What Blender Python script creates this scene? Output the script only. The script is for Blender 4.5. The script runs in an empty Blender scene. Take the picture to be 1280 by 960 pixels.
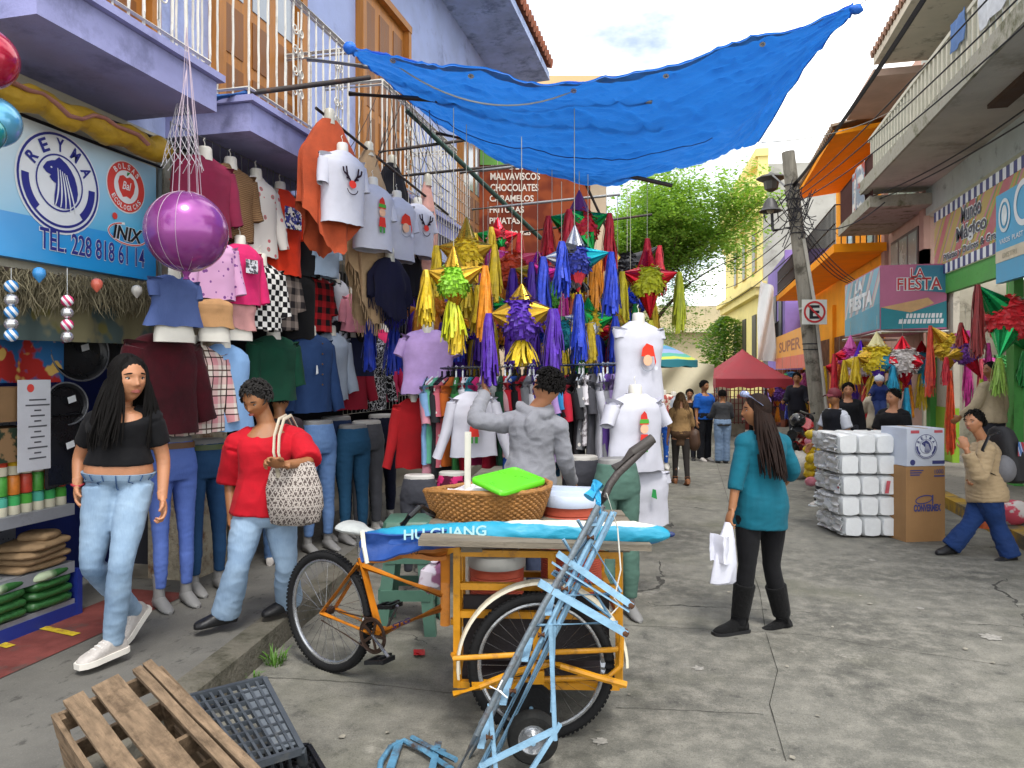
import bpy, bmesh, math, random
from mathutils import Vector, Matrix, noise
PI = math.pi
rnd = random.Random(11)
S = bpy.context.scene; COL = S.collection
# ---------------------------------------------------------------- camera model: street runs along +Y, X to the right
YAW = math.radians(13.7); FPX = 924.0; HZ = 466.0; CH = 1.72
F = Vector((-math.sin(YAW), math.cos(YAW), 0)); R = Vector((math.cos(YAW), math.sin(YAW), 0)); Z = Vector((0, 0, 1))
V = Vector
def cam(l, d, z): return R*l + F*d + Z*z
def at(u, v, d): return R*((u-640)/FPX*d) + F*d + Z*(CH+(HZ-v)/FPX*d)
def gd(v, z=0.0): return FPX*(CH-z)/(v-HZ)
def gnd(u, v, z=0.0): return at(u, v, gd(v, z))
def wl(u, v, X):
    dx = F.x + R.x*(u-640)/FPX
    return at(u, v, X/dx)
def wd(u, X): return X/(F.x + R.x*(u-640)/FPX)
def srgb(h):
    h = h.lstrip('#')
    o = []
    for i in (0, 2, 4):
        c = int(h[i:i+2], 16)/255
        o.append(c/12.92 if c <= .04045 else ((c+.055)/1.055)**2.4)
    return (*o, 1)
def nz(p, s=1.0): return noise.noise(V(p)*s)
# ---------------------------------------------------------------- materials
_mc = {}
class NT:
    def __init__(s, name):
        s.m = bpy.data.materials.new(name); s.m.use_nodes = True
        s.t = s.m.node_tree; s.t.nodes.clear()
        s.out = s.n('ShaderNodeOutputMaterial'); s.b = s.n('ShaderNodeBsdfPrincipled')
        s.l(s.b, 0, s.out, 0)
        s.tc = s.n('ShaderNodeTexCoord')
    def n(s, k, **kw):
        x = s.t.nodes.new(k)
        for a, b in kw.items(): setattr(x, a, b)
        return x
    def l(s, a, i, b, j): s.t.links.new(a.outputs[i], b.inputs[j])
    def noise(s, scale, detail=4, rough=.55, vec=None, stretch=None):
        x = s.n('ShaderNodeTexNoise'); x.inputs['Scale'].default_value = scale
        x.inputs['Detail'].default_value = detail; x.inputs['Roughness'].default_value = rough
        src = vec or (s.tc, 'Object')
        if stretch:
            mp = s.n('ShaderNodeMapping'); mp.inputs['Scale'].default_value = stretch
            s.l(src[0], src[1], mp, 0); src = (mp, 0)
        s.l(src[0], src[1], x, 'Vector'); return x
    def ramp(s, src, si, lo, hi, a=0., b=1.):
        x = s.n('ShaderNodeMapRange'); x.inputs[1].default_value = lo; x.inputs[2].default_value = hi
        x.inputs[3].default_value = a; x.inputs[4].default_value = b
        s.l(src, si, x, 0); return x
    def mix(s, fac, a, b, blend='MIX'):
        x = s.n('ShaderNodeMix', data_type='RGBA', blend_type=blend)
        for k, q in ((0, fac), (6, a), (7, b)):
            if isinstance(q, tuple) and hasattr(q[0], 'outputs'): s.l(q[0], q[1], x, k)
            else: x.inputs[k].default_value = q
        return (x, 2)
    def col(s, q):
        if isinstance(q, tuple) and hasattr(q[0], 'outputs'): s.l(q[0], q[1], s.b, 'Base Color')
        else: s.b.inputs['Base Color'].default_value = q
    def math(s, op, a, b=0.):
        x = s.n('ShaderNodeMath', operation=op)
        for k, q in ((0, a), (1, b)):
            if isinstance(q, tuple): s.l(q[0], q[1], x, k)
            else: x.inputs[k].default_value = q
        return (x, 0)
    def bump(s, src, strength, dist=.01):
        x = s.n('ShaderNodeBump'); x.inputs['Strength'].default_value = strength; x.inputs['Distance'].default_value = dist
        s.l(src[0], src[1], x, 'Height'); s.l(x, 0, s.b, 'Normal'); return x
def M(c, rough=.65, var=.15, vs=5., bump=.2, bs=70., metal=0., sheen=0., trans=0., dirt=0., dcol='#3a352c', ds=3., coat=0., emit=0., sss=0., dist=.01, stretch=None):
    key = ('M', c, rough, var, vs, bump, bs, metal, sheen, trans, dirt, dcol, ds, coat, emit, sss, dist, stretch)
    if key in _mc: return _mc[key]
    t = NT('surface'); c4 = srgb(c)
    n1 = t.noise(vs, 5, .6, stretch=stretch)
    k = t.ramp(n1, 0, .3, .7, 1-var, 1+var)
    q = t.mix(1.0, c4, (k, 0), 'MULTIPLY')
    if dirt:
        n2 = t.noise(ds, 8, .7); k2 = t.ramp(n2, 0, .62-.25*dirt, .75-.2*dirt, 0, min(1, .4+dirt))
        q = t.mix((k2, 0), q, srgb(dcol))
    t.col(q)
    b = t.b.inputs
    r2 = t.ramp(n1, 0, .3, .7, max(.02, rough-.08), min(1, rough+.08)); t.l(r2, 0, t.b, 'Roughness')
    b['Metallic'].default_value = metal
    if sheen: b['Sheen Weight'].default_value = sheen; b['Sheen Roughness'].default_value = .5
    if rough >= .75: b['Specular IOR Level'].default_value = .22
    if trans: b['Transmission Weight'].default_value = trans
    if coat: b['Coat Weight'].default_value = coat; b['Coat Roughness'].default_value = .08
    if emit: b['Emission Color'].default_value = c4; b['Emission Strength'].default_value = emit
    if sss: b['Subsurface Weight'].default_value = sss; b['Subsurface Radius'].default_value = (.01, .004, .002); b['Subsurface Scale'].default_value = 1.0
    if bump:
        n3 = t.noise(bs, 4, .6, stretch=stretch); t.bump((n3, 0), bump, dist)
    _mc[key] = t.m; return t.m
def CL(c, var=.14, rough=.85, bump=.35):           # woven or knitted cloth
    return M(c, rough, var, 9., bump, 160., sheen=.03, dist=.004)
def cloth2(c1, c2, kind, sc, c3=None):               # patterned cloth
    key = ('C2', c1, c2, kind, sc, c3)
    if key in _mc: return _mc[key]
    t = NT('patterned_cloth'); a, b = srgb(c1), srgb(c2)
    if kind in ('check', 'gingham', 'plaid'):
        sep = t.n('ShaderNodeSeparateXYZ')
        mp = t.n('ShaderNodeMapping'); mp.inputs['Scale'].default_value = (sc, sc, sc); t.l(t.tc, 'Object', mp, 0); t.l(mp, 0, sep, 0)
        def st(o, w=.5, ph=0.):
            f = t.math('FRACT', t.math('ADD', (sep, o), ph+100)); return t.math('LESS_THAN', f, w)
        if kind == 'check':
            x = t.math('SUBTRACT', st(0), st(2)); q = t.mix(t.math('ABSOLUTE', x), a, b)
        elif kind == 'gingham':
            x = t.math('MULTIPLY', t.math('ADD', st(0), st(2)), .5); q = t.mix(x, a, b)
        else:
            q = t.mix(t.math('MULTIPLY', t.math('ADD', st(0, .45), st(2, .45)), .5), a, b)
            c = srgb(c3)
            q = t.mix(t.math('MAXIMUM', st(0, .08, .3), st(2, .08, .3)), q, c)
            q = t.mix(t.math('MAXIMUM', st(0, .06, .62), st(2, .06, .62)), q, srgb('#2a2422'))
    elif kind == 'dots':
        v = t.n('ShaderNodeTexVoronoi'); v.inputs['Scale'].default_value = sc; t.l(t.tc, 'Object', v, 'Vector')
        q = t.mix(t.math('LESS_THAN', (v, 0), .24), a, b)
        if c3: q = t.mix(t.math('LESS_THAN', (v, 0), .12), q, srgb(c3))
    elif kind == 'scribble':
        n = t.noise(sc, 2, .4); n2 = t.noise(sc*1.7, 1, .4)
        e = t.math('LESS_THAN', t.math('ABSOLUTE', t.math('SUBTRACT', (n, 0), .5)), .02)
        e2 = t.math('LESS_THAN', t.math('ABSOLUTE', t.math('SUBTRACT', (n2, 0), .5)), .016)
        q = t.mix(t.math('MAXIMUM', e, e2), a, b)
    elif kind == 'knit':
        w = t.n('ShaderNodeTexWave', wave_type='BANDS', bands_direction='Z'); w.inputs['Scale'].default_value = sc
        w.inputs['Distortion'].default_value = 1.5; t.l(t.tc, 'Object', w, 'Vector')
        q = t.mix((w, 1), a, b); t.bump((w, 1), .6, .006)
    elif kind == 'blot':
        n = t.noise(sc, 3, .6); k = t.ramp(n, 0, .47, .53); q = t.mix((k, 0), a, b)
        if c3:
            n2 = t.noise(sc*1.4, 2, .5); q = t.mix((t.ramp(n2, 0, .56, .6), 0), q, srgb(c3))
    elif kind == 'ethnic':
        sep = t.n('ShaderNodeSeparateXYZ'); t.l(t.tc, 'Object', sep, 0)
        wv = t.math('FRACT', t.math('MULTIPLY', (sep, 2), sc)); tri = t.math('ABSOLUTE', t.math('SUBTRACT', wv, .5))
        zz = t.math('ABSOLUTE', t.math('SUBTRACT', t.math('FRACT', t.math('MULTIPLY', t.math('ADD', (sep, 0), (sep, 1)), sc*1.6)), .5))
        d = t.math('ABSOLUTE', t.math('SUBTRACT', tri, zz)); e = t.math('LESS_THAN', d, .1)
        e2 = t.math('LESS_THAN', t.math('ABSOLUTE', t.math('SUBTRACT', wv, .04)), .06)
        n = t.noise(90, 1, .3); e3 = t.math('GREATER_THAN', (n, 0), .57)
        q = t.mix(t.math('MAXIMUM', t.math('MAXIMUM', e, e2), e3), a, b)
    elif kind == 'stripe':
        sep = t.n('ShaderNodeSeparateXYZ'); t.l(t.tc, 'Object', sep, 0)
        q = t.mix(t.math('LESS_THAN', t.math('FRACT', t.math('ADD', t.math('MULTIPLY', (sep, 2), sc), 50.)), .5), a, b)
    elif kind == 'denim':
        n = t.noise(3, 5, .6); q = t.mix((t.ramp(n, 0, .28, .78), 0), a, b)
        n2 = t.noise(120, 2, .5, stretch=(1, 1, .25)); t.bump((n2, 0), .35, .004)
        q = t.mix(t.math('MULTIPLY', (n2, 0), .14), q, (*[min(1, x*1.6) for x in b[:3]], 1))
    t.col(q); t.b.inputs['Roughness'].default_value = .85; t.b.inputs['Specular IOR Level'].default_value = .22
    _mc[key] = t.m; return t.m
def DEN(c1, c2): return cloth2(c1, c2, 'denim', 1)
def paper(c, sat=.12): return M(c, .5, sat, 14., .5, 45., sheen=.1)
def metallic(c, rough=.25): return M(c, rough, .12, 8., .35, 22., metal=.75)
# ---------------------------------------------------------------- mesh builder
def frame(d, up=None):
    d = V(d).normalized(); up = V(up) if up is not None else V((0, 0, 1))
    if abs(d.dot(up.normalized())) > .97: up = V((0, 1, 0)) if abs(d.y) < .9 else V((1, 0, 0))
    x = d.cross(up).normalized(); y = x.cross(d).normalized()
    return x, y, d
class MB:
    def __init__(s): s.v = []; s.f = []
    def add(s, vs, fs):
        o = len(s.v); s.v += [V(p) for p in vs]; s.f += [tuple(i+o for i in f) for f in fs]; return s
    def obox(s, c, ax, ay, az):
        c, ax, ay, az = V(c), V(ax), V(ay), V(az)
        vs = [c+ax*i+ay*j+az*k for k in (-1, 1) for j in (-1, 1) for i in (-1, 1)]
        if ax.cross(ay).dot(az) < 0:
            return s.add(vs, [(0, 1, 3, 2), (4, 6, 7, 5), (0, 4, 5, 1), (2, 3, 7, 6), (0, 2, 6, 4), (1, 5, 7, 3)])
        return s.add(vs, [(0, 2, 3, 1), (4, 5, 7, 6), (0, 1, 5, 4), (2, 6, 7, 3), (0, 4, 6, 2), (1, 3, 7, 5)])
    def box(s, c, size, rz=0.):
        m = Matrix.Rotation(rz, 3, 'Z')
        return s.obox(c, m@V((size[0]/2, 0, 0)), m@V((0, size[1]/2, 0)), V((0, 0, size[2]/2)))
    def bar(s, p, q, w, h, up=None):
        p, q = V(p), V(q); x, y, d = frame(q-p, up)
        return s.obox((p+q)/2, x*w/2, y*h/2, (q-p)/2)
    def loft(s, rings, c0=True, c1=True):
        n = len(rings[0]); o = len(s.v)
        for r in rings: s.v += [V(p) for p in r]
        for i in range(len(rings)-1):
            for j in range(n):
                a = o+i*n+j; b = o+i*n+(j+1) % n
                s.f.append((a, b, b+n, a+n))
        if c0: s.f.append(tuple(o+j for j in reversed(range(n))))
        if c1: s.f.append(tuple(o+(len(rings)-1)*n+j for j in range(n)))
        return s
    def tube(s, pts, r, n=8, caps=True, flat=None, closed=False):
        pts = [V(p) for p in pts]; m = len(pts)
        rs = r if isinstance(r, (list, tuple)) else [r]*m
        rings = []; x = None
        for i, p in enumerate(pts):
            d = (pts[(i+1) % m]-pts[i-1]) if closed else (pts[min(i+1, m-1)]-pts[max(i-1, 0)])
            if d.length < 1e-9: d = V((0, 0, 1))
            d.normalize()
            if x is None: x, y, _ = frame(d)
            else:
                x = (x-d*x.dot(d))
                x = x.normalized() if x.length > 1e-6 else frame(d)[0]
                y = d.cross(x)
            fy = flat if flat else 1.
            rings.append([p+x*math.cos(a)*rs[i]+y*math.sin(a)*rs[i]*fy for a in (2*PI*k/n for k in range(n))])
        if closed: rings.append(rings[0]); caps = False
        return s.loft(rings, caps, caps)
    def ell(s, c, r, nu=16, nv=10, m=None):
        c = V(c); r = (r, r, r) if not isinstance(r, (tuple, list, Vector)) else r
        m = m or Matrix.Identity(3)
        rings = []
        for i in range(1, nv):
            th = PI*i/nv
            rings.append([c+m@V((r[0]*math.sin(th)*math.cos(a), r[1]*math.sin(th)*math.sin(a), -r[2]*math.cos(th))) for a in (2*PI*k/nu for k in range(nu))])
        o = len(s.v); s.loft(rings, False, False)
        s.v += [c+m@V((0, 0, -r[2])), c+m@V((0, 0, r[2]))]; b, t = len(s.v)-2, len(s.v)-1
        L = o+(nv-2)*nu
        for k in range(nu):
            s.f.append((b, o+(k+1) % nu, o+k)); s.f.append((t, L+k, L+(k+1) % nu))
        return s
    def lathe(s, prof, c=(0, 0, 0), n=20, axis=(0, 0, 1), c0=True, c1=True):
        x, y, d = frame(axis); c = V(c)
        rings = [[c+d*h+(x*math.cos(a)+y*math.sin(a))*max(r, 1e-4) for a in (2*PI*k/n for k in range(n))] for r, h in prof]
        return s.loft(rings, c0, c1)
    def quad(s, a, b, c, d): return s.add([a, b, c, d], [(0, 1, 2, 3)])
    def grid(s, fn, nu, nv, thick=0.):
        P = [[V(fn(i/nu, j/nv)) for i in range(nu+1)] for j in range(nv+1)]
        def put(Q, flip):
            o = len(s.v)
            for row in Q: s.v += row
            for j in range(nv):
                for i in range(nu):
                    a = o+j*(nu+1)+i; q = (a, a+1, a+nu+2, a+nu+1)
                    s.f.append(q[::-1] if flip else q)
            return o
        o = put(P, False)
        if thick:
            Q = []
            for j in range(nv+1):
                row = []
                for i in range(nu+1):
                    t1 = P[j][min(i+1, nu)]-P[j][max(i-1, 0)]; t2 = P[min(j+1, nv)][i]-P[max(j-1, 0)][i]
                    row.append(P[j][i]-t1.cross(t2).normalized()*thick)
                Q.append(row)
            o2 = put(Q, True)
            idx = [j for j in range(nu+1)]+[k*(nu+1)+nu for k in range(1, nv+1)]+[nv*(nu+1)+j for j in range(nu-1, -1, -1)]+[k*(nu+1) for k in range(nv-1, 0, -1)]
            for a, b in zip(idx, idx[1:]+idx[:1]): s.f.append((o+b, o+a, o2+a, o2+b))
        return s
    def poly(s, pts, off):                  # flat outline extruded by off (true thickness)
        n = len(pts); off = V(off); pts = [V(p) for p in pts]
        s.add(pts+[p+off for p in pts], [tuple(range(n))[::-1], tuple(range(n, 2*n))]+[(i, (i+1) % n, (i+1) % n+n, i+n) for i in range(n)])
        return s
    def xf(s, m):
        s.v = [m@p for p in s.v]; return s
    def wrinkle(s, amp, sc=(9, 9, 4), seed=0.):
        for i, p in enumerate(s.v):
            q = V((p.x*sc[0]+seed, p.y*sc[1], p.z*sc[2]+seed*.7))
            s.v[i] = p + noise.noise_vector(q)*amp + noise.noise_vector(q*2.7)*amp*.35
        return s
def mesh_of(name, mb, smooth=True, ang=40):
    me = bpy.data.meshes.new(name); me.from_pydata([tuple(p) for p in mb.v], [], mb.f); me.update()
    bm = bmesh.new(); bm.from_mesh(me); bmesh.ops.recalc_face_normals(bm, faces=bm.faces); bm.to_mesh(me); bm.free()
    if smooth:
        me.polygons.foreach_set('use_smooth', [True]*len(me.polygons))
        me.set_sharp_from_angle(angle=math.radians(ang))
    return me
_mats_inv = {}
def obj(name, mb, mat, parent=None, world=False, smooth=True, ang=40, kind=None, label=None):
    if world and parent is not None:
        inv = _mats_inv.get(parent.name)
        if inv is not None: mb.xf(inv)
    me = mesh_of(name, mb, smooth, ang); me.materials.append(mat)
    o = bpy.data.objects.new(name, me); COL.objects.link(o)
    if parent is not None:
        o.parent = parent
        if parent.name in _mats_inv: _mats_inv[o.name] = _mats_inv[parent.name]
    if kind: o['kind'] = kind
    if label: o['label'] = label
    return o
def thing(name, label, cat, loc=(0, 0, 0), rz=0., group=None):
    o = bpy.data.objects.new(name, None); COL.objects.link(o); o.location = loc; o.rotation_euler = (0, 0, rz)
    o.empty_display_size = .1
    o['label'] = label; o['category'] = cat
    if group: o['group'] = group
    _mats_inv[o.name] = (Matrix.Translation(V(loc))@Matrix.Rotation(rz, 4, 'Z')).inverted()
    return o
def tag(o, label, cat, group=None):
    o['label'] = label; o['category'] = cat
    if group: o['group'] = group
    return o
def copy_tree(o, loc=None, rz=None, label=None, parent=None):
    c = o.copy(); COL.objects.link(c)
    if parent is not None: c.parent = parent
    if loc is not None: c.location = loc
    if rz is not None: c.rotation_euler = (0, 0, rz)
    if label: c['label'] = label
    for ch in list(o.children): copy_tree(ch, parent=c)
    return c
def fuse(name, mb, mat, parent=None, voxel=.01, it=3, wr=0., wsc=(9, 9, 5), seed=0., world=True, label=None):
    if world and parent is not None and parent.name in _mats_inv: mb.xf(_mats_inv[parent.name])
    me = mesh_of('tmp', mb, False); o = bpy.data.objects.new('tmp', me); COL.objects.link(o)
    m = o.modifiers.new('r', 'REMESH'); m.mode = 'VOXEL'; m.voxel_size = voxel
    if it: k = o.modifiers.new('s', 'SMOOTH'); k.iterations = it; k.factor = .5
    dg = bpy.context.evaluated_depsgraph_get(); dg.update()
    me2 = bpy.data.meshes.new_from_object(o.evaluated_get(dg)); me2.name = name
    bpy.data.objects.remove(o); bpy.data.meshes.remove(me)
    if wr:
        nn = [v.normal.copy() for v in me2.vertices]
        for v, n in zip(me2.vertices, nn):
            p = v.co; q = V((p.x*wsc[0]+seed, p.y*wsc[1]+seed*1.3, p.z*wsc[2]))
            h = noise.noise(q)+.5*noise.noise(q*2.1)
            r = 1-abs(noise.noise(q*1.3+V((5, 7, 3))))*2
            r2 = 1-abs(noise.noise(V((p.x*wsc[0]*1.6+seed, p.y*wsc[1]*1.6, p.z*wsc[2]*1.9))+V((9, 1, 4))))*2.4
            v.co = p+n*wr*(h*.45+max(0, r)*.55+max(0, r2)*.4)
    me2.polygons.foreach_set('use_smooth', [True]*len(me2.polygons)); me2.update()
    me2.materials.clear(); me2.materials.append(mat)
    o = bpy.data.objects.new(name, me2); COL.objects.link(o)
    if parent is not None:
        o.parent = parent
        if parent.name in _mats_inv: _mats_inv[o.name] = _mats_inv[parent.name]
    if label: o['label'] = label
    return o
def text_mesh(txt, bold=0., shear=0.):
    cu = bpy.data.curves.new('t', 'FONT'); cu.body = txt; cu.size = 1; cu.offset = bold; cu.shear = shear; cu.resolution_u = 3
    o = bpy.data.objects.new('t', cu); COL.objects.link(o)
    dg = bpy.context.evaluated_depsgraph_get(); dg.update()
    me = bpy.data.meshes.new_from_object(o.evaluated_get(dg))
    vs = [v.co.copy() for v in me.vertices]; fs = [tuple(p.vertices) for p in me.polygons]
    bpy.data.objects.remove(o); bpy.data.curves.remove(cu); bpy.data.meshes.remove(me)
    return vs, fs
def lettering(txt, o, xd, yd, w, h, mat, parent=None, bold=.012, shear=0., mb=None, world=True, off=.003, name='lettering'):
    """flat letters filling a w x h box whose lower left corner is o; xd, yd unit directions."""
    vs, fs = text_mesh(txt, bold, shear)
    if not vs: return
    x0 = min(v.x for v in vs); x1 = max(v.x for v in vs); y0 = min(v.y for v in vs); y1 = max(v.y for v in vs)
    o, xd, yd = V(o), V(xd).normalized(), V(yd).normalized(); n = xd.cross(yd)
    P = [o+xd*((v.x-x0)/(x1-x0)*w)+yd*((v.y-y0)/(y1-y0)*h)+n*off for v in vs]
    if mb is not None: mb.add(P, fs); return
    m = MB().add(P, fs)
    return obj(name, m, mat, parent, world=world, smooth=False)
def shape(pts, o, xd, yd, sc, mat, parent, off=.004, name='emblem', world=True):
    """filled outline on a sign (2-D points in sign units); tessellated by fill"""
    o, xd, yd = V(o), V(xd).normalized(), V(yd).normalized(); n = xd.cross(yd)
    m = MB().add([o+xd*p[0]*sc+yd*p[1]*sc+n*off for p in pts], [tuple(range(len(pts)))])
    return obj(name, m, mat, parent, world=world, smooth=False)
def ringband(mb, o, xd, yd, rx, ry, wd_, off=.004, a0=0., a1=2*PI, n=48):
    o, xd, yd = V(o), V(xd).normalized(), V(yd).normalized(); nn = xd.cross(yd)
    def P(k, r): a = a0+(a1-a0)*k/n; return o+xd*math.cos(a)*(rx-r)+yd*math.sin(a)*(ry-r)+nn*off
    for k in range(n): mb.quad(P(k, 0), P(k+1, 0), P(k+1, wd_), P(k, wd_))
def disc(mb, o, xd, yd, rx, ry, off=.003, n=40):
    o, xd, yd = V(o), V(xd).normalized(), V(yd).normalized(); nn = xd.cross(yd)
    mb.add([o+xd*math.cos(2*PI*k/n)*rx+yd*math.sin(2*PI*k/n)*ry+nn*off for k in range(n)], [tuple(range(n))])
def arctext(txt, o, xd, yd, r, ry, a0, a1, size, mat, parent, off=.005, bold=.02, w=.8):
    """letters set round an ellipse from angle a0 to a1"""
    o, xd, yd = V(o), V(xd).normalized(), V(yd).normalized(); mb = MB(); n = len(txt)
    for i, ch in enumerate(txt):
        if ch == ' ': continue
        a = a0+(a1-a0)*(i/(n-1) if n > 1 else .5)
        c = o+xd*math.cos(a)*r+yd*math.sin(a)*ry
        up = xd*math.cos(a)+yd*math.sin(a); rt = up.cross(xd.cross(yd)) ; rt = up.cross(xd.cross(yd)).normalized()
        if a1 > a0: up = -up; rt = -rt
        lettering(ch, c-rt*size*w/2-up*size/2, rt, up, size*w*(.35 if ch in 'I1.' else 1), size, None, mb=mb, bold=bold, off=off)
    return obj('lettering', mb, mat, parent, world=True, smooth=False)
# ---------------------------------------------------------------- people
SKIN = M('#b07a58', .5, .07, 14., .12, 180., sss=.12); SKIN2 = M('#94633f', .5, .07, 14., .12, 180., sss=.1)
HAIRB = M('#0b0807', .78, .25, 30., .3, 220.); HAIRD = M('#20130e', .78, .25, 30., .3, 220.); HAIRG = M('#2c2a29', .8, .5, 60., .4, 220.)
HAIRL = M('#6b5138', .78, .3, 30., .3, 220.)
EYEW = M('#b3a89e', .25, .02, 5, 0); EYEB = M('#160c08', .15, .02, 5, 0); LIP = M('#8a4a42', .4, .08, 30, .1, 200.)
def basis(fwd, up=(0, 0, 1)):
    fwd = V(fwd).normalized(); up = V(up); s = fwd.cross(up).normalized(); u = s.cross(fwd)
    return Matrix((s, fwd, u)).transposed()      # columns: right, forward, up
def g2(x, s): return math.exp(-(x/s)**2)
def head_mesh(mb, c, B, s, nu=56, nv=44):
    def P(nx, ny, nzz):
        t = max(0., -nzz)
        x = nx*.077*(1-.18*t*t-.04*t); y = ny*(.090 if ny > 0 else .100); z = nzz*.115
        if ny < 0 and nzz < -.3: y *= 1-.35*(-nzz-.3)
        if ny > 0:
            w = min(1., ny*1.6)
            y += w*(.024*g2(x, .0095)*max(0., min(1., (.014-z)/.046))*(1. if z > -.034 else max(0., 1-(-.034-z)/.010)))
            y += w*.008*(g2(x-.012, .008)+g2(x+.012, .008))*g2(z+.031, .009)
            y -= w*.010*(g2(x-.031, .016)+g2(x+.031, .016))*g2(z-.002, .012)
            y += w*.004*g2(z-.022, .010)*g2(x, .05)
            y += w*.005*(g2(x-.042, .016)+g2(x+.042, .016))*g2(z+.024, .02)
            y += w*.009*g2(x, .019)*(g2(z+.057, .006)+g2(z+.068, .006))-w*.004*g2(x, .022)*g2(z+.0625, .0035)
            y -= w*.004*g2(x, .03)*g2(z+.08, .007)
            y += w*.008*g2(x, .022)*g2(z+.1, .016)
        return c+B@V((x, y, z))*s
    rings = []
    for i in range(1, nv):
        th = PI*i/nv
        rings.append([P(math.sin(th)*math.cos(a), math.sin(th)*math.sin(a), -math.cos(th)) for a in (2*PI*k/nu for k in range(nu))])
    mb.loft(rings)
    for sx in (-1, 1):
        mb.ell(c+B@V((sx*.074, -.008, -.012))*s, (.008*s, .017*s, .028*s), 10, 8, B)
def face_parts(p, c, B, s, brow=HAIRB):
    e = MB(); ir = MB(); br = MB(); lp = MB()
    for sx in (-1, 1):
        e.ell(c+B@V((sx*.031, .067, .000))*s, (.0145*s, .010*s, .0068*s), 14, 10, B)
        ir.ell(c+B@V((sx*.031, .0735, .000))*s, (.0072*s, .0045*s, .0070*s), 12, 8, B)
        ir.tube([c+B@V((sx*(.031+q*.0155), .0745-.006*q*q, .0068-.004*q*q))*s for q in (-1, -.5, 0, .5, 1)], .0024*s, 5)
        br.tube([c+B@V((sx*(.031+q*.021), .0835-.009*(q+.4)**2, .0215+.003*(1-q*q)-.002*q))*s for q in (-1, -.5, 0, .5, 1)], [.003*s, .0042*s, .0042*s, .0036*s, .0015*s], 6)
    for zz, r in ((-.0585, .0048), (-.0665, .0056)):
        lp.tube([c+B@V((q*.023, .0945-.014*q*q, zz-.001*abs(q)+(.003 if zz < -.06 else -.003)*q*q))*s for q in (-1, -.6, -.25, 0, .25, .6, 1)], [r*k*s for k in (.25, .7, 1, .9, 1, .7, .25)], 7)
    obj('eye', e, EYEW, p, True); obj('iris', ir, EYEB, p, True); obj('eyebrow', br, brow, p, True); obj('lips', lp, LIP, p, True)
def hand_mesh(mb, w, d, nrm, side, s, curl=.5):
    """palm and five fingers; d finger direction, nrm palm normal, side towards the thumb"""
    d = V(d).normalized(); nrm = V(nrm); nrm = (nrm-d*nrm.dot(d)).normalized(); t = V(side); t = (t-d*t.dot(d)-nrm*t.dot(nrm)).normalized()
    def L(a, b, c): return w+(d*a+t*b+nrm*c)*s
    B = Matrix((t, d, nrm)).transposed()
    mb.tube([L(-.03, 0, 0), L(.01, 0, 0)], [.026*s, .025*s], 10)
    mb.ell(L(.048, 0, 0), (.041*s, .052*s, .017*s), 14, 10, B)
    for b, ln, st in ((.029, .066, .084), (.010, .076, .090), (-.010, .070, .087), (-.029, .055, .078)):
        pts = [L(st-.03, b*.85, 0)]; a = .12*curl; x, z = st, 0.
        pts.append(L(st, b, 0.))
        for k, f in enumerate((.42, .32, .26)):
            a += curl*(.35+.35*k)
            x += math.cos(a)*ln*f; z += math.sin(a)*ln*f
            pts.append(L(x, b*1.05, z))
        mb.tube(pts, [.0085*s, .0088*s, .0085*s, .0078*s, .006*s], 8)
    mb.tube([L(.012, .018, .004), L(.03, .043, .010), L(.055, .055, .018), L(.078, .053, .024+.01*curl)], [.013*s, .012*s, .0105*s, .007*s], 8)
def tube_chain(pts, rs, sub=4):
    P = []; Rr = []
    for i in range(len(pts)-1):
        for k in range(sub):
            t = k/sub; P.append(pts[i].lerp(pts[i+1], t)); Rr.append(rs[i]+(rs[i+1]-rs[i])*t)
    P.append(pts[-1]); Rr.append(rs[-1])
    for _ in range(2):
        P = [P[0]]+[(P[i-1]+P[i]*2+P[i+1])/4 for i in range(1, len(P)-1)]+[P[-1]]
        Rr = [Rr[0]]+[(Rr[i-1]+Rr[i]*2+Rr[i+1])/4 for i in range(1, len(Rr)-1)]+[Rr[-1]]
    return P, Rr
PROF = [(-.16, .085, .075), (-.08, .145, .108), (.02, .168, .118), (.2, .158, .112), (.42, .133, .098), (.6, .140, .104), (.78, .155, .112), (.9, .150, .096), (.97, .112, .072), (1.03, .058, .056)]
def prof(t):
    if t <= PROF[0][0]: return PROF[0][1:]
    for a, b in zip(PROF, PROF[1:]):
        if t <= b[0]:
            k = (t-a[0])/(b[0]-a[0]); k = k*k*(3-2*k) if False else k
            return (a[1]+(b[1]-a[1])*k, a[2]+(b[2]-a[2])*k)
    return PROF[-1][1:]
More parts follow.
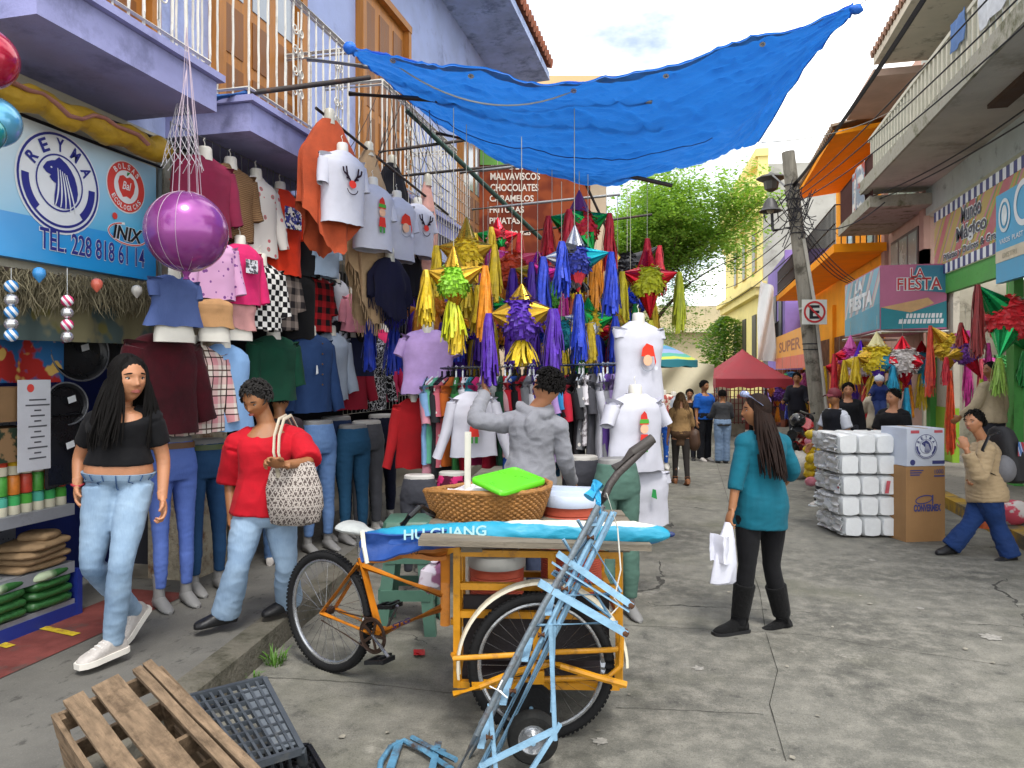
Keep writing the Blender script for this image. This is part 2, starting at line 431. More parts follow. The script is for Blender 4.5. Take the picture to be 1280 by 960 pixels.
def pose(base, fwd, h, larm=(5, 8, 12), rarm=(5, 8, 12), lleg=(0, 0), rleg=(0, 0), lean=0., headf=None, inl=0, inr=0):
    """joint positions of a standing or walking figure; arm = (forward, outward, elbow) and leg = (forward, knee) in degrees"""
    s = h/1.65; B = basis(fwd); r = math.radians; J = {'s': s}
    def ld(a, out=0, sx=0): return V((sx*math.sin(r(out)), math.sin(r(a))*math.cos(r(out)), -math.cos(r(a))*math.cos(r(out))))
    loc = {'pelvis': V((0, 0, .90))}
    ln = V((0, math.sin(r(lean)), math.cos(r(lean))))
    loc['neck'] = loc['pelvis']+ln*.475
    loc['head'] = loc['neck']+V((0, .025+.05*math.sin(r(lean)), .165))
    for k, sx, arm, leg, inn in (('L', -1, larm, lleg, inl), ('R', 1, rarm, rleg, inr)):
        sh = loc['neck']+V((sx*.165, 0, -.045)); loc['sh'+k] = sh
        el = sh+ld(arm[0], arm[1], sx)*.275; loc['el'+k] = el
        loc['wr'+k] = el+(ld(arm[0]+arm[2], arm[1]-inn, sx))*.235
        hp = loc['pelvis']+V((sx*.085, 0, -.03)); loc['hip'+k] = hp
        kn = hp+ld(leg[0])*.405; loc['kn'+k] = kn
        loc['an'+k] = kn+ld(leg[0]-leg[1])*.39
        loc['ft'+k] = leg[0]-leg[1]
    low = min(loc['anL'].z, loc['anR'].z)-.075
    for k, q in loc.items():
        J[k] = q if k.startswith('ft') else V(base)+B@V((q.x, q.y, q.z-low))*s
    J['fwd'] = V(fwd).normalized(); J['hfwd'] = V(headf).normalized() if headf is not None else J['fwd']; J['hup'] = V((0, 0, 1))
    return J
def torso_rings(J, t0, t1, off, n=28, bulk=1., scoop=0., flare=0., m=12, wb=1., keep=False):
    s = J['s']; rings = []
    side0 = (J['hipR']-J['hipL']).normalized(); side1 = (J['shR']-J['shL']).normalized()
    ax = J['neck']-J['pelvis']
    for i in range(m+1):
        t = t0+(t1-t0)*i/m
        hw, hd = prof(max(t, .02) if keep else t)
        bk = 1+(bulk-1)*max(0., 1-max(0., t-.6)*2.4)
        sd = side0.lerp(side1, max(0., min(1., t))); fr = ax.normalized().cross(sd).normalized() if False else V(sd.cross(-ax.normalized())).normalized()
        if fr.dot(J['fwd']) < 0: fr = -fr
        fl = 1+flare*max(0., .3-t)
        c = J['pelvis']+ax*t+fr*(.012*s*math.sin(PI*max(0, min(1, t))))
        ring = []
        for k in range(n):
            a = 2*PI*k/n; ca, sa = math.cos(a), math.sin(a)
            sq = 1/max(abs(ca)**2.25+abs(sa)**2.25, 1e-6)**(1/2.25)
            dd = hd*bk*(1.0+(.12*wb*g2(t-.72, .13) if sa > 0 else (.10*g2(t-.02, .16))))
            p = c+sd*(hw*bk*s*fl+off)*ca*sq+fr*(dd*s*fl+off)*sa*sq
            if scoop and t > .8: p -= ax.normalized()*scoop*max(0., sa)*(t-.8)/.2
            ring.append(p)
        rings.append(ring)
    return rings
def arm_pts(J, k): return [J['sh'+k].lerp(J['neck'], .10)-Z*.022*J['s'], J['el'+k], J['wr'+k]]
def shoulder(mb, J, k, o, bulk):
    s = J['s']; a = arm_pts(J, k)[0]; nk = J['neck']-Z*.012*s
    mb.tube([nk, nk.lerp(a, .5)+Z*.004*s, a], [.044*s+o*.6, .043*s+o, .047*s*bulk**.4+o], 14); mb.ell(a, .048*s*bulk**.4+o, 14, 10)
def part_chain(pts, rs, frac):
    P, Q = tube_chain(pts, rs, 8); n = max(2, int(round(len(P)*frac))); return P[:n], Q[:n]
def surf(J, t, a, off, bulk=1.): return torso_rings(J, t, t+.001, off, n=72, m=1, bulk=bulk)[0][int(a/5) % 72]
def foot_mesh(mb, an, B, s, h=.085, ln=.255, w=.046, sole=0.):
    """shoe or foot: lofted from heel to toe under the ankle"""
    rings = []
    for y, hw, z1 in ((-.065, .012, .05), (-.06, .030, .075), (-.03, .036, h), (.03, .038, h*.92), (.08, .044, h*.66), (.13, w, h*.5), (.165, w*.86, h*.40), (.188, w*.5, h*.30), (.193, w*.2, h*.2)):
        y = y*ln/.258; ring = []
        for k in range(16):
            a = 2*PI*k/16; ca, sa = math.cos(a), math.sin(a)
            z = -.078+(z1*.5+z1*.5*sa) if sa > 0 else -.078+max(0, z1*.5+z1*.62*sa)
            ring.append(an+B@V((hw*(abs(ca)**.7)*(1 if ca > 0 else -1)+sole*0, y, z))*s)
        rings.append(ring)
    mb.loft(rings)
WHS = M('#e0dcd6', .7, .05, 10, 0)
def hair_long(p, c, B, s, mat, ln=.38, n=150, back=.06, tip=.002, spread=1., part=0., behind=False, seed=3):
    r_ = random.Random(seed); mb = MB()
    mb.ell(c+B@V((0, -.014, .020))*s, (.0835*s, .097*s, .107*s), 24, 18, B)
    up = B.transposed()@V((0, 0, 1))
    for i in range(n):
        sx = -1 if i % 2 else 1
        a = r_.random()**(1. if behind else 1.25); L = ln*(.82+.3*r_.random())
        th = math.radians(62-170*a)                  # along the parting from forehead to nape
        st = V((part, math.cos(th)*.088-.015, math.sin(th)*.100+.028))
        psi = math.radians(48-135*a) if not behind else math.radians(25-95*a)
        wv = r_.random()
        en = V((sx*math.cos(psi)*(.088+.010*wv), math.sin(psi)*(.094)-.012, -.03+.03*(1-a)))
        P = []
        for k in range(6):
            t = k/5; q = st.lerp(en, t); q = q+V((sx*.020, 0, .022))*math.sin(PI*t)
            P.append(q)
        down = V((sx*.016*spread, -back*(.6+.8*a)*.5, -1.))
        q = en.copy(); ph = r_.random()*6; lat = r_.uniform(-.5, 1.)*(.12 if behind else .05)*sx*spread
        for k in range(1, 9):
            t = k/8; dr = down+V((sx*.05*(1-t), -.10*(1-t) if a > .3 else .0, 0))
            q = q+dr*(L/8)+V((math.sin(ph+t*(9 if behind else 5))*(.008 if behind else .004)+lat/8, math.cos(ph*1.3+t*4)*.004, 0))
            P.append(q)
        W = []
        for j, q in enumerate(P):
            wpt = c+B@q*s
            W.append(wpt)
        rr = [.003]+[.0060]*5+[.0078-.006*(k/8) for k in range(8)]
        mb.tube(W, [x*s for x in rr], 5)
    return obj('hair', mb, mat, p, True)
def hair_short(p, c, B, s, mat, vol=.012, n=380, seed=5, curl=0.):
    r_ = random.Random(seed); mb = MB()
    mb.ell(c+B@V((0, -.014, .026))*s, (.081*s, .094*s, .096*s), 24, 18, B)
    for i in range(n):
        a = r_.uniform(0, 2*PI); zz = r_.uniform(-.25, 1.)
        q = V((math.cos(a)*math.sqrt(1-zz*zz), math.sin(a)*math.sqrt(1-zz*zz), zz))
        if q.y > .25 and zz < .62: continue
        b = V((q.x*.081, q.y*.094-.014, q.z*.096+.026))
        t1 = V((r_.uniform(-1, 1), r_.uniform(-1, 1)+.5, r_.uniform(-.8, .2))); t1 -= q*t1.dot(q); t1.normalize(); t1 *= .62 if n > 500 else 1.
        P = [b-q*.004, b+q*vol*.7+t1*.012, b+q*vol+t1*.030, b+q*vol*(.4 if not curl else 1.2)+t1*.044+V((0, 0, -.006))]
        mb.tube([c+B@x*s for x in P], [.005*s, .0058*s, .005*s, .0015*s], 4)
    return obj('hair', mb, mat, p, True)
def person(label, J, skin=SKIN, bulk=1., hair=None, top=None, bottom=None, shoes=None, face=True, vox=.007, hands=(.5, .5), palm=(None, None), wb=1., group=None, seed=1., brow=HAIRB, hdir=(None, None), feetdir=(None, None), headk=.95):
    s = J['s']; base = V((J['pelvis'].x, J['pelvis'].y, min(J['anL'].z, J['anR'].z)-.078*s))
    p = thing('person', label, 'person', base, 0., group)
    HB = basis(J['hfwd'], J['hup'])
    mb = MB()
    mb.loft(torso_rings(J, -.16, 1.03, 0., bulk=bulk, wb=wb))
    hs = s*headk
    head_mesh(mb, J['head'], HB, hs)
    nb = J['neck']-(J['neck']-J['pelvis']).normalized()*.03*s
    P, Q = tube_chain([nb, J['neck']+Z*.02*s, J['head']+HB@V((0, -.022, -.05))*hs], [.066*s, .053*s, .052*s]); mb.tube(P, Q, 16)
    for i, k in enumerate('LR'):
        P, Q = tube_chain(arm_pts(J, k), [.047*s*bulk**.5, .037*s*bulk**.4, .025*s], 6); mb.tube(P, Q, 14)
        shoulder(mb, J, k, 0., bulk)
        d = (J['wr'+k]-J['el'+k]).normalized()
        if hdir[i] is not None: d = V(hdir[i]).normalized()
        inw = (J['pelvis']-J['hip'+k]); inw = inw-d*inw.dot(d)
        nrm = palm[i] if palm[i] is not None else (inw if inw.length > .01 else J['fwd'])
        tdir = J['fwd'] if abs(d.dot(J['fwd'])) < .9 else V((0, 0, 1))
        hand_mesh(mb, J['wr'+k], d, nrm, tdir, s*1.08, hands[i])
        P, Q = tube_chain([J['hip'+k]+Z*.02*s, J['hip'+k].lerp(J['kn'+k], .5), J['kn'+k], J['kn'+k].lerp(J['an'+k], .35), J['an'+k]-Z*.02*s],
                          [.086*s*bulk**.6, .070*s*bulk**.6, .050*s, .052*s, .036*s]); mb.tube(P, Q, 16)
    FB = {}
    for i, k in enumerate('LR'):
        fd = V(feetdir[i]) if feetdir[i] is not None else J['fwd']
        sh = J['an'+k]-J['kn'+k]
        hf = V((fd.x, fd.y, 0)).normalized()
        pitch = fd.z if feetdir[i] is not None else (math.sin(math.radians(J.get('ft'+k, 0))) if J.get('ft'+k, 0) < -12 else 0.)
        f3 = (hf+Z*pitch).normalized(); sd = f3.cross(Z).normalized()
        FB[k] = Matrix((sd, f3, sd.cross(f3))).transposed()
        foot_mesh(mb, J['an'+k], FB[k], s*.92)
    body = fuse('body', mb, skin, p, vox, 2)
    if face: face_parts(p, J['head'], HB, hs, brow)
    if shoes:
        for k in 'LR':
            m = MB(); st = shoes.get('style', 'shoe')
            foot_mesh(m, J['an'+k], FB[k], s*1.03, h=.11 if st != 'boot' else .11, w=.048)
            if st == 'boot':
                ax = (J['kn'+k]-J['an'+k]).normalized(); P0 = J['an'+k]
                m.tube([P0-ax*.03*s, P0+ax*.05*s, P0+ax*.14*s, P0+ax*shoes['h']*s], [.058*s, .060*s, .066*s, .073*s], 18)
            elif st == 'ankle':
                ax = (J['kn'+k]-J['an'+k]).normalized(); P0 = J['an'+k]
                m.tube([P0-ax*.03*s, P0+ax*.06*s], [.05*s, .05*s], 18)
            so = fuse('shoe' if st == 'shoe' else 'boot', m, shoes['mat'], p, .006, 2, .002, (20, 20, 14), seed)
            if shoes.get('sole'):
                m = MB(); B = FB[k]; sc = s*1.05
                pts = []
                for y, hw in ((-.07, .026), (-.05, .04), (0, .042), (.06, .046), (.12, .053), (.165, .046), (.193, .024)): pts.append((hw, y))
                outl = [V((w_, y, 0)) for w_, y in pts]+[V((-w_, y, 0)) for w_, y in reversed(pts)]
                r0 = [J['an'+k]+B@(q+V((0, 0, -.084)))*sc for q in outl]; r1 = [J['an'+k]+B@(q+V((0, 0, -.055)))*sc for q in outl]
                m.loft([r0, r1]); obj('sole', m, shoes['sole'], so, True)
                if st == 'shoe':
                    m = MB()
                    for q in range(5): y = .035+.022*q; m.tube([J['an'+k]+B@V((x*.030, y, .018-.42*(y-.03)-.010*abs(x)))*sc for x in (-1, -.4, .4, 1)], .0045*sc, 6)
                    obj('laces', m, WHS, so, True)
    if bottom:
        m = MB(); o = bottom.get('off', .012)*1.; fl = bottom.get('flare', 0.); fr = bottom.get('len', 1.)
        if bottom.get('skirt'):
            m.loft(torso_rings(J, bottom['skirt'], bottom.get('waist', .22), o, bulk=bulk, flare=bottom.get('sflare', .1)))
            nm = 'skirt'
        else:
            m.loft(torso_rings(J, -.15, bottom.get('waist', .2), o, bulk=bulk))
            nm = bottom.get('name', 'trousers')
            for k in 'LR':
                pts = [J['hip'+k]+Z*.02*s, J['hip'+k].lerp(J['kn'+k], .5), J['kn'+k], J['kn'+k].lerp(J['an'+k], .35), J['an'+k]+(J['an'+k]-J['kn'+k]).normalized()*.02*s]
                rs = [.088*s*bulk**.6+o, .072*s*bulk**.6+o, .052*s+o, .054*s+o+fl*.3, .038*s+o+fl]
                P, Q = part_chain(pts, rs, fr); m.tube(P, Q, 18)
        fuse(nm, m, bottom['mat'], p, max(vox, .009), 2, bottom.get('wr', .006), bottom.get('wsc', (11, 11, 15)), seed)
        if bottom.get('denim'):
            m = MB(); w0 = bottom['waist']; m.loft(torso_rings(J, w0-.075, w0+.012, o+.005, bulk=bulk, m=3)); wb2 = obj('waistband', m, bottom['mat'], p, True)
            m = MB(); f = [surf(J, w0-.02-.03*k, 90+2*(k > 4)*(k-4), o+.006, bulk) for k in range(8)]; m.tube(f, .0035, 5)
            for sg in (-1, 1): m.tube([surf(J, w0-.09-.02*k-.004*k*k, 90+sg*(22+9*k-.5*k*k), o+.007, bulk) for k in range(6)], .0035, 5)
            for k in range(7): m.tube([surf(J, w0-.085+q*.012, 30+20*k, o+.009, bulk) for q in range(9)], .0032, 5)
            obj('seam', m, DEN('#2f4a70', '#46648c'), wb2, True)
        if bottom.get('belt'):
            m = MB(); w0 = bottom.get('waist', .2); m.loft(torso_rings(J, w0-.07, w0+.005, o+.006, bulk=bulk, m=2)); obj('belt', m, bottom['belt'], p, True)
    if top:
        m = MB(); o = top.get('off', .012); hem = top.get('hem', .0); sl = top.get('sleeve', .3)
        m.loft(torso_rings(J, hem, top.get('neckt', .99), o, bulk=bulk, scoop=top.get('scoop', .03)*s, flare=top.get('flare', .0), wb=wb, keep=True))
        if sl > 0:
            for k in 'LR':
                so = top.get('soff', .012)
                P, Q = part_chain(arm_pts(J, k), [.050*s*bulk**.5+so*.8, .041*s*bulk**.4+so, .028*s+so], sl); m.tube(P, Q, 16)
                shoulder(m, J, k, o, bulk)
        if top.get('hood'):
            bk = -J['fwd']; sd = (J['shR']-J['shL']).normalized(); c = J['neck']
            A_ = [math.radians(q) for q in range(-140, 141, 20)]
            m.tube([c+(bk*math.cos(a)*.085+sd*math.sin(a)*.095+Z*(.035-.045*math.cos(a)))*s for a in A_], [(.020+.026*max(0, math.cos(a*.6)))*s for a in A_], 12)
            m.ell(c+(bk*.088-Z*.085)*s, (.115*s, .038*s, .12*s), 18, 12, basis(J['fwd']))
        t = fuse(top.get('name', 'shirt'), m, top['mat'], p, max(vox, .008), 2, top.get('wr', .006), top.get('wsc', (9, 9, 8)), seed+3)
    if hair:
        kind = hair[0]
        if kind == 'long': hair_long(p, J['head'], HB, hs, hair[1], **hair[2])
        elif kind == 'short': hair_short(p, J['head'], HB, hs, hair[1], **(hair[2] if len(hair) > 2 else {}))
    return p
# ---------------------------------------------------------------- world, sun, camera
w = bpy.data.worlds.new('World'); S.world = w; w.use_nodes = True
nt = w.node_tree; nt.nodes.clear()
def wn(k, **kw):
    x = nt.nodes.new(k)
    for a, b in kw.items(): setattr(x, a, b)
    return x
SUN_EL, SUN_AZ = math.radians(62), math.radians(150)
wo = wn('ShaderNodeOutputWorld'); bg = wn('ShaderNodeBackground'); sky = wn('ShaderNodeTexSky', sky_type='NISHITA', sun_disc=False)
sky.sun_elevation = SUN_EL; sky.sun_rotation = SUN_AZ
tc = wn('ShaderNodeTexCoord'); mp = wn('ShaderNodeMapping'); mp.inputs['Scale'].default_value = (1, 1, 2.2); mp.inputs['Location'].default_value = (7.3, 2.1, 1.9)
cn = wn('ShaderNodeTexNoise'); cn.inputs['Scale'].default_value = 2.3; cn.inputs['Detail'].default_value = 7; cn.inputs['Roughness'].default_value = .55
mr = wn('ShaderNodeMapRange'); mr.inputs[1].default_value = .34; mr.inputs[2].default_value = .50
mx = wn('ShaderNodeMix', data_type='RGBA'); mx.inputs[7].default_value = (10.5, 10.6, 10.6, 1)
L = nt.links.new
L(tc.outputs['Generated'], mp.inputs[0]); L(mp.outputs[0], cn.inputs['Vector']); L(cn.outputs[0], mr.inputs[0])
L(mr.outputs[0], mx.inputs[0]); L(sky.outputs[0], mx.inputs[6]); L(mx.outputs[2], bg.inputs[0]); bg.inputs[1].default_value = .12; L(bg.outputs[0], wo.inputs[0])
sl = bpy.data.lights.new('sun', 'SUN'); sl.energy = 1.5; sl.angle = math.radians(14); sl.color = (1, .96, .9)
so = bpy.data.objects.new('sun', sl); COL.objects.link(so)
# nishita rotation is clockwise from +Y
sd = V((math.sin(SUN_AZ)*math.cos(SUN_EL), math.cos(SUN_AZ)*math.cos(SUN_EL), math.sin(SUN_EL)))
so.rotation_euler = sd.to_track_quat('Z', 'Y').to_euler()
cd = bpy.data.cameras.new('camera'); co = bpy.data.objects.new('camera', cd); COL.objects.link(co); S.camera = co
cd.sensor_width = 36; cd.lens = 36*FPX/1280; cd.shift_y = (HZ-480)/1280; cd.clip_end = 900; cd.clip_start = .05
co.location = (0, 0, CH); co.rotation_euler = (math.radians(90), 0, YAW)
S.view_settings.view_transform = 'Standard'; S.view_settings.look = 'None'; S.view_settings.exposure = .88; S.view_settings.gamma = 1
S.cycles.max_bounces = 6; S.cycles.diffuse_bounces = 3; S.cycles.transparent_max_bounces = 8
S.cycles.use_denoising = True
# ---------------------------------------------------------------- ground
def road_mat():
    t = NT('worn_concrete_road')
    n1 = t.noise(.7, 6, .62); n2 = t.noise(6, 8, .72); n3 = t.noise(120, 4, .7); n4 = t.noise(24, 7, .8); n5 = t.noise(55, 5, .75)
    q = t.mix((t.ramp(n1, 0, .35, .66), 0), srgb('#55544d'), srgb('#7a786f'))
    q = t.mix((t.ramp(n2, 0, .46, .66), 0), q, srgb('#89867c'))
    q = t.mix((t.ramp(n2, 0, .43, .30), 0), q, srgb('#3f3e3a'))
    q = t.mix((t.ramp(n4, 0, .60, .74, 0, .75), 0), q, srgb('#3f3e3a'))
    q = t.mix((t.ramp(n4, 0, .38, .27, 0, .6), 0), q, srgb('#a8a49a'))
    q = t.mix((t.ramp(n3, 0, .52, .70, 0, .7), 0), q, srgb('#3b3a37'))
    q = t.mix((t.ramp(n3, 0, .40, .27, 0, .6), 0), q, srgb('#aaa69b'))
    q = t.mix((t.ramp(n5, 0, .57, .72, 0, .5), 0), q, srgb('#3d3c38')); q = t.mix((t.ramp(n5, 0, .42, .30, 0, .5), 0), q, srgb('#a5a197'))
    nl = t.noise(.9, 3, .5); tone = t.ramp(nl, 0, .55, .72, 0, .45); q = t.mix((tone, 0), q, srgb('#595a44'))
    # cracks
    wv = t.noise(1.6, 5, .6); vm = t.n('ShaderNodeVectorMath', operation='MULTIPLY_ADD'); vm.inputs[1].default_value = (.45, .45, .45)
    t.l(wv, 1, vm, 0); t.l(t.tc, 'Object', vm, 2)
    vo = t.n('ShaderNodeTexVoronoi', feature='DISTANCE_TO_EDGE'); vo.inputs['Scale'].default_value = .30; t.l(vm, 0, vo, 'Vector')
    nk = t.noise(1.1, 2, .5); wid = t.ramp(nk, 0, .47, .68, .0, .0055)
    cr = t.math('LESS_THAN', (vo, 0), (wid, 0)); q = t.mix(t.math('MULTIPLY', cr, .85), q, srgb('#2c2b28'))
    # pale splashes and old gum
    ns = t.noise(1.15, 7, .74); q = t.mix((t.ramp(ns, 0, .62, .72, 0, .7), 0), q, srgb('#b9b5aa'))
    vg = t.n('ShaderNodeTexVoronoi'); vg.inputs['Scale'].default_value = 3.1; t.l(t.tc, 'Object', vg, 'Vector')
    q = t.mix(t.math('MULTIPLY', t.math('LESS_THAN', (vg, 0), .045), .55), q, srgb('#35342f'))
    t.col(q); t.l(t.ramp(n2, 0, .3, .7, .7, .95), 0, t.b, 'Roughness')
    h = t.math('ADD', t.math('MULTIPLY', (n3, 0), .5), t.math('ADD', (n4, 0), t.math('MULTIPLY', cr, -1.5)))
    t.bump(h, .5, .012); return t.m
def walk_mat(c1, c2):
    t = NT('worn_pavement'); n1 = t.noise(1.5, 6, .65); n2 = t.noise(17, 6, .7, stretch=(1, .5, 1)); n3 = t.noise(140, 3, .6)
    q = t.mix((t.ramp(n1, 0, .35, .68), 0), srgb(c1), srgb(c2))
    q = t.mix((t.ramp(n2, 0, .58, .66, 0, .75), 0), q, srgb('#393734'))
    q = t.mix((t.ramp(n3, 0, .55, .75, 0, .4), 0), q, srgb('#8a867d'))
    t.col(q); t.b.inputs['Roughness'].default_value = .85
    t.bump(t.math('ADD', (n2, 0), t.math('MULTIPLY', (n3, 0), .4)), .45, .008); return t.m
g = MB().grid(lambda a, b: V((-80+160*a, -20+220*b, 0)), 8, 8)
obj('road', g, road_mat(), smooth=False, kind='structure')
K0, K1 = gnd(250, 861, .15), gnd(480, 674, .15); kd = (K1-K0).normalized()
def kx(y): return K0.x+(K1.x-K0.x)*(y-K0.y)/(K1.y-K0.y)
pv = walk_mat('#55534f', '#6a6862')
m = MB()
ys = [-3+.12*i for i in range(240)]
def kerb_ring(y):
    x = kx(y)+.012*nz((y*2.3, 0, 0))+.02*nz((y*.6, 3, 0)); r = .02+.012*nz((y*3.1, 7, 0))
    return [V((x, y, -.02)), V((x-.006, y, .15-r)), V((x-r*.4, y, .15-r*.35)), V((x-r, y, .15)), V((x-.17, y, .152))]
rg = [kerb_ring(y) for y in ys]
o = 0
for r_ in rg: m.v += r_
for i in range(len(rg)-1):
    for j in range(4): a = i*5+j; m.f.append((a, a+1, a+6, a+5))
kerbm = M('#68645a', .9, .22, 6, .7, 35., dirt=.5, dcol='#36352a', dist=.02)
obj('kerb', m, kerbm, kind='structure')
m = MB().grid(lambda a, b: V((kx(-3+28.6*b)-.165-(2.4)*a, -3+28.6*b, .151)), 2, 8)
obj('pavement', m, pv, smooth=False, kind='structure')
# red painted strip with worn yellow marks in front of the shop
A, B_ = V((-3.93, 1.0, .156)), V((-3.93, 4.75, .156))
m = MB().quad(V((-3.42, 1.0, .156)), V((-3.46, 4.55, .156)), V((-3.93, 4.55, .156)), V((-3.93, 1., .156)))
obj('painted_pavement_strip', m, M('#6e3a36', .8, .25, 7, .4, 60., dirt=.35, dcol='#4a4642', ds=5), smooth=False, kind='structure')
m = MB()
for (ua, va, ub, vb, wd_) in ((48, 783, 96, 793, .055), (-12, 801, 14, 808, .055)):
    p, q = gnd(ua, va, .160), gnd(ub, vb, .160); d = (q-p).normalized(); n = V((-d.y, d.x, 0))*wd_/2
    m.quad(p-n, q-n, q+n, p+n)
obj('floor_marking', m, M('#b9a02a', .8, .2, 20, .3, 60, dirt=.5, dcol='#6e3a36', ds=14), smooth=False, kind='structure')
def strip(name, pts, w_, mat, z=.004):
    m = MB(); P = []
    for (u, v), (u2, v2) in zip(pts, pts[1:]):
        for k in range(10): P.append(gnd(u+(u2-u)*k/10, v+(v2-v)*k/10+1.6*nz((u*.1+k*.7, v, 0)), z))
    for a, b in zip(P, P[1:]):
        d = (b-a).normalized(); n = V((-d.y, d.x, 0))*w_*(.6+.5*nz((a.x*9, a.y*9, 0))); m.quad(a-n, b-n, b+n, a+n)
    return obj(name, m, mat, smooth=False, kind='structure')
CRK = M('#3d3c37', .95, .2, 20, 0)
for pts in ([(330, 846), (450, 853), (560, 866), (640, 870)], [(770, 884), (860, 888), (965, 893)], [(780, 781), (900, 787), (1010, 793), (1120, 812), (1280, 835)], [(957, 790), (972, 838), (962, 880), (985, 960)], [(890, 560), (915, 640), (950, 740), (957, 790)]): strip('road_joint', pts, .0032, CRK)
m = MB()
for u, v, r_ in ((750, 926, .055), (1238, 796, .10), (873, 835, .05), (967, 735, .06), (1150, 760, .04), (1090, 700, .05)):
    c = gnd(u, v, .005); n = 26; m.add([c+V((math.cos(2*PI*k/n), math.sin(2*PI*k/n), 0))*r_*(.6+.5*nz((k*.55, u, 0))+.3*nz((k*1.9, u, 3))) for k in range(n)], [tuple(range(n))])
obj('road_stain', m, M('#94918a', .9, .3, 40, 0), smooth=False, kind='structure')
# right pavement and kerb
RK = 3.12
m = MB(); m.add([V((RK, 2, -.02)), V((RK, 2, .14)), V((RK+.18, 2, .146)), V((RK, 40, -.02)), V((RK, 40, .14)), V((RK+.18, 40, .146))], [(0, 1, 4, 3), (1, 2, 5, 4)])
obj('kerb', m, M('#a8852f', .85, .25, 3, .5, 40, dirt=.75, dcol='#5c584e', ds=2.5), smooth=False, kind='structure')
obj('pavement', MB().quad(V((RK+.175, 2, .146)), V((4.6, 2, .146)), V((4.6, 40, .146)), V((RK+.175, 40, .146))), walk_mat('#77736b', '#8c887e'), smooth=False, kind='structure')
# ---------------------------------------------------------------- blue house on the left
BLUE = M('#b2bfe8', .85, .12, 1.6, .35, 30., dirt=.34, dcol='#7f86ae', ds=1.3)
LAV = M('#9799c6', .85, .12, 2.2, .4, 25., dirt=.36, dcol='#74769a', ds=2.6)
CREAM = M('#bdb8a6', .85, .12, 2., .35, 30, dirt=.3, dcol='#7d7768', ds=2.)
WOOD = M('#b5752f', .5, .22, 3., .3, 40., stretch=(6, 6, .6)); WOODD = M('#8a5420', .5, .2, 3., .3, 40., stretch=(6, 6, .6))
WHITEP = M('#d8d5cc', .55, .08, 10, .25, 40, dirt=.25, dcol='#a59a85', ds=9)
DARK = M('#17181c', .8, .2, 3); GLASS = M('#8d99a6', .12, .1, 3, 0, coat=.5)
WX = -3.75
bh = thing('blue_house', 'lavender blue two storey house with balconies over the clothes shop', 'house', (WX, 8, 0))
m = MB()
m.obox(V((WX-.15, 8.2, 5.62)), V((.15, 0, 0)), V((0, 6.2, 0)), V((0, 0, 2.18)))
obj('upper_wall', m, BLUE, bh, True)
m = MB(); m.obox(V((WX-.147, 3.45, 2.877)), V((.15, 0, 0)), V((0, 2., 0)), V((0, 0, .56))); m.obox(V((WX-.17, 9.9, 3.16)), V((.15, 0, 0)), V((0, 4.42, 0)), V((0, 0, .24)))
obj('shop_lintel', m, CREAM, bh, True)
PEEL = M('#a39a86', .9, .3, 5, .8, 18, dirt=.5, dcol='#6a4a34', ds=6, dist=.02)
m = MB(); m.obox(V((WX-.10, 5.05, 1.23)), V((.19, 0, 0)), V((0, .22, 0)), V((0, 0, 1.09))); m.wrinkle(.004)
obj('pillar', m, PEEL, bh, True)
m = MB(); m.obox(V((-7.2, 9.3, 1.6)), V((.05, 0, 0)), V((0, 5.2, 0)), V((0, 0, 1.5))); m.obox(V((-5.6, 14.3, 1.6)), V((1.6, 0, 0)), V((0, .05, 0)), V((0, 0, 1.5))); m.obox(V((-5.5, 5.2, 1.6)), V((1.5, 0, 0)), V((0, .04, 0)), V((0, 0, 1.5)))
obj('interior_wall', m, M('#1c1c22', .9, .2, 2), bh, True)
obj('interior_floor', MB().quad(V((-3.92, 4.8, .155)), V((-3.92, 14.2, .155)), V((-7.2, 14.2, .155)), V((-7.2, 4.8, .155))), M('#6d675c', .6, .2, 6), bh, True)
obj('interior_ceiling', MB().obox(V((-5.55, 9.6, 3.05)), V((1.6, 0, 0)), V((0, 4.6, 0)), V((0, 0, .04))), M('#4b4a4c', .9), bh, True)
def door(Y0, Y1, z0, z1, panes=True):
    X = WX
    m = MB(); t = .09
    for y in (Y0, Y1): m.obox(V((X+.04, y, (z0+z1)/2)), V((.06, 0, 0)), V((0, t/2, 0)), V((0, 0, (z1-z0)/2)))
    m.obox(V((X+.045, (Y0+Y1)/2, z1+t/2)), V((.065, 0, 0)), V((0, (Y1-Y0)/2+t/2, 0)), V((0, 0, t/2)))
    d = obj('door', MB().obox(V((X+.0, (Y0+Y1)/2, (z0+z1)/2)), V((.025, 0, 0)), V((0, (Y1-Y0)/2-.05, 0)), V((0, 0, (z1-z0)/2-.005))), WOOD, bh, True)
    obj('door_frame', m, WOOD, d, True)
    m = MB(); pm = MB(); n = 2 if Y1-Y0 < 1.1 else 3; wy = (Y1-Y0-.1)/n
    for i in range(n):
        a = Y0+.05+wy*i
        for (za, zb, gl) in ((z0+.12, z0+.55, 0), (z0+.65, z0+1.05, 0), (z0+1.15, z1-.15, 1)):
            (pm if gl and panes else m).obox(V((X+.028, a+wy/2, (za+zb)/2)), V((.006, 0, 0)), V((0, wy/2-.07, 0)), V((0, 0, (zb-za)/2)))
    obj('door_panel', m, WOODD, d, True)
    if pm.v: obj('pane', pm, GLASS, d, True)
door(3.1, 4.45, 3.72, 6.2); door(5.2, 6.5, 3.72, 6.2); door(7.85, 9.25, 3.72, 6.25, False); door(11.6, 12.9, 3.72, 6.2)
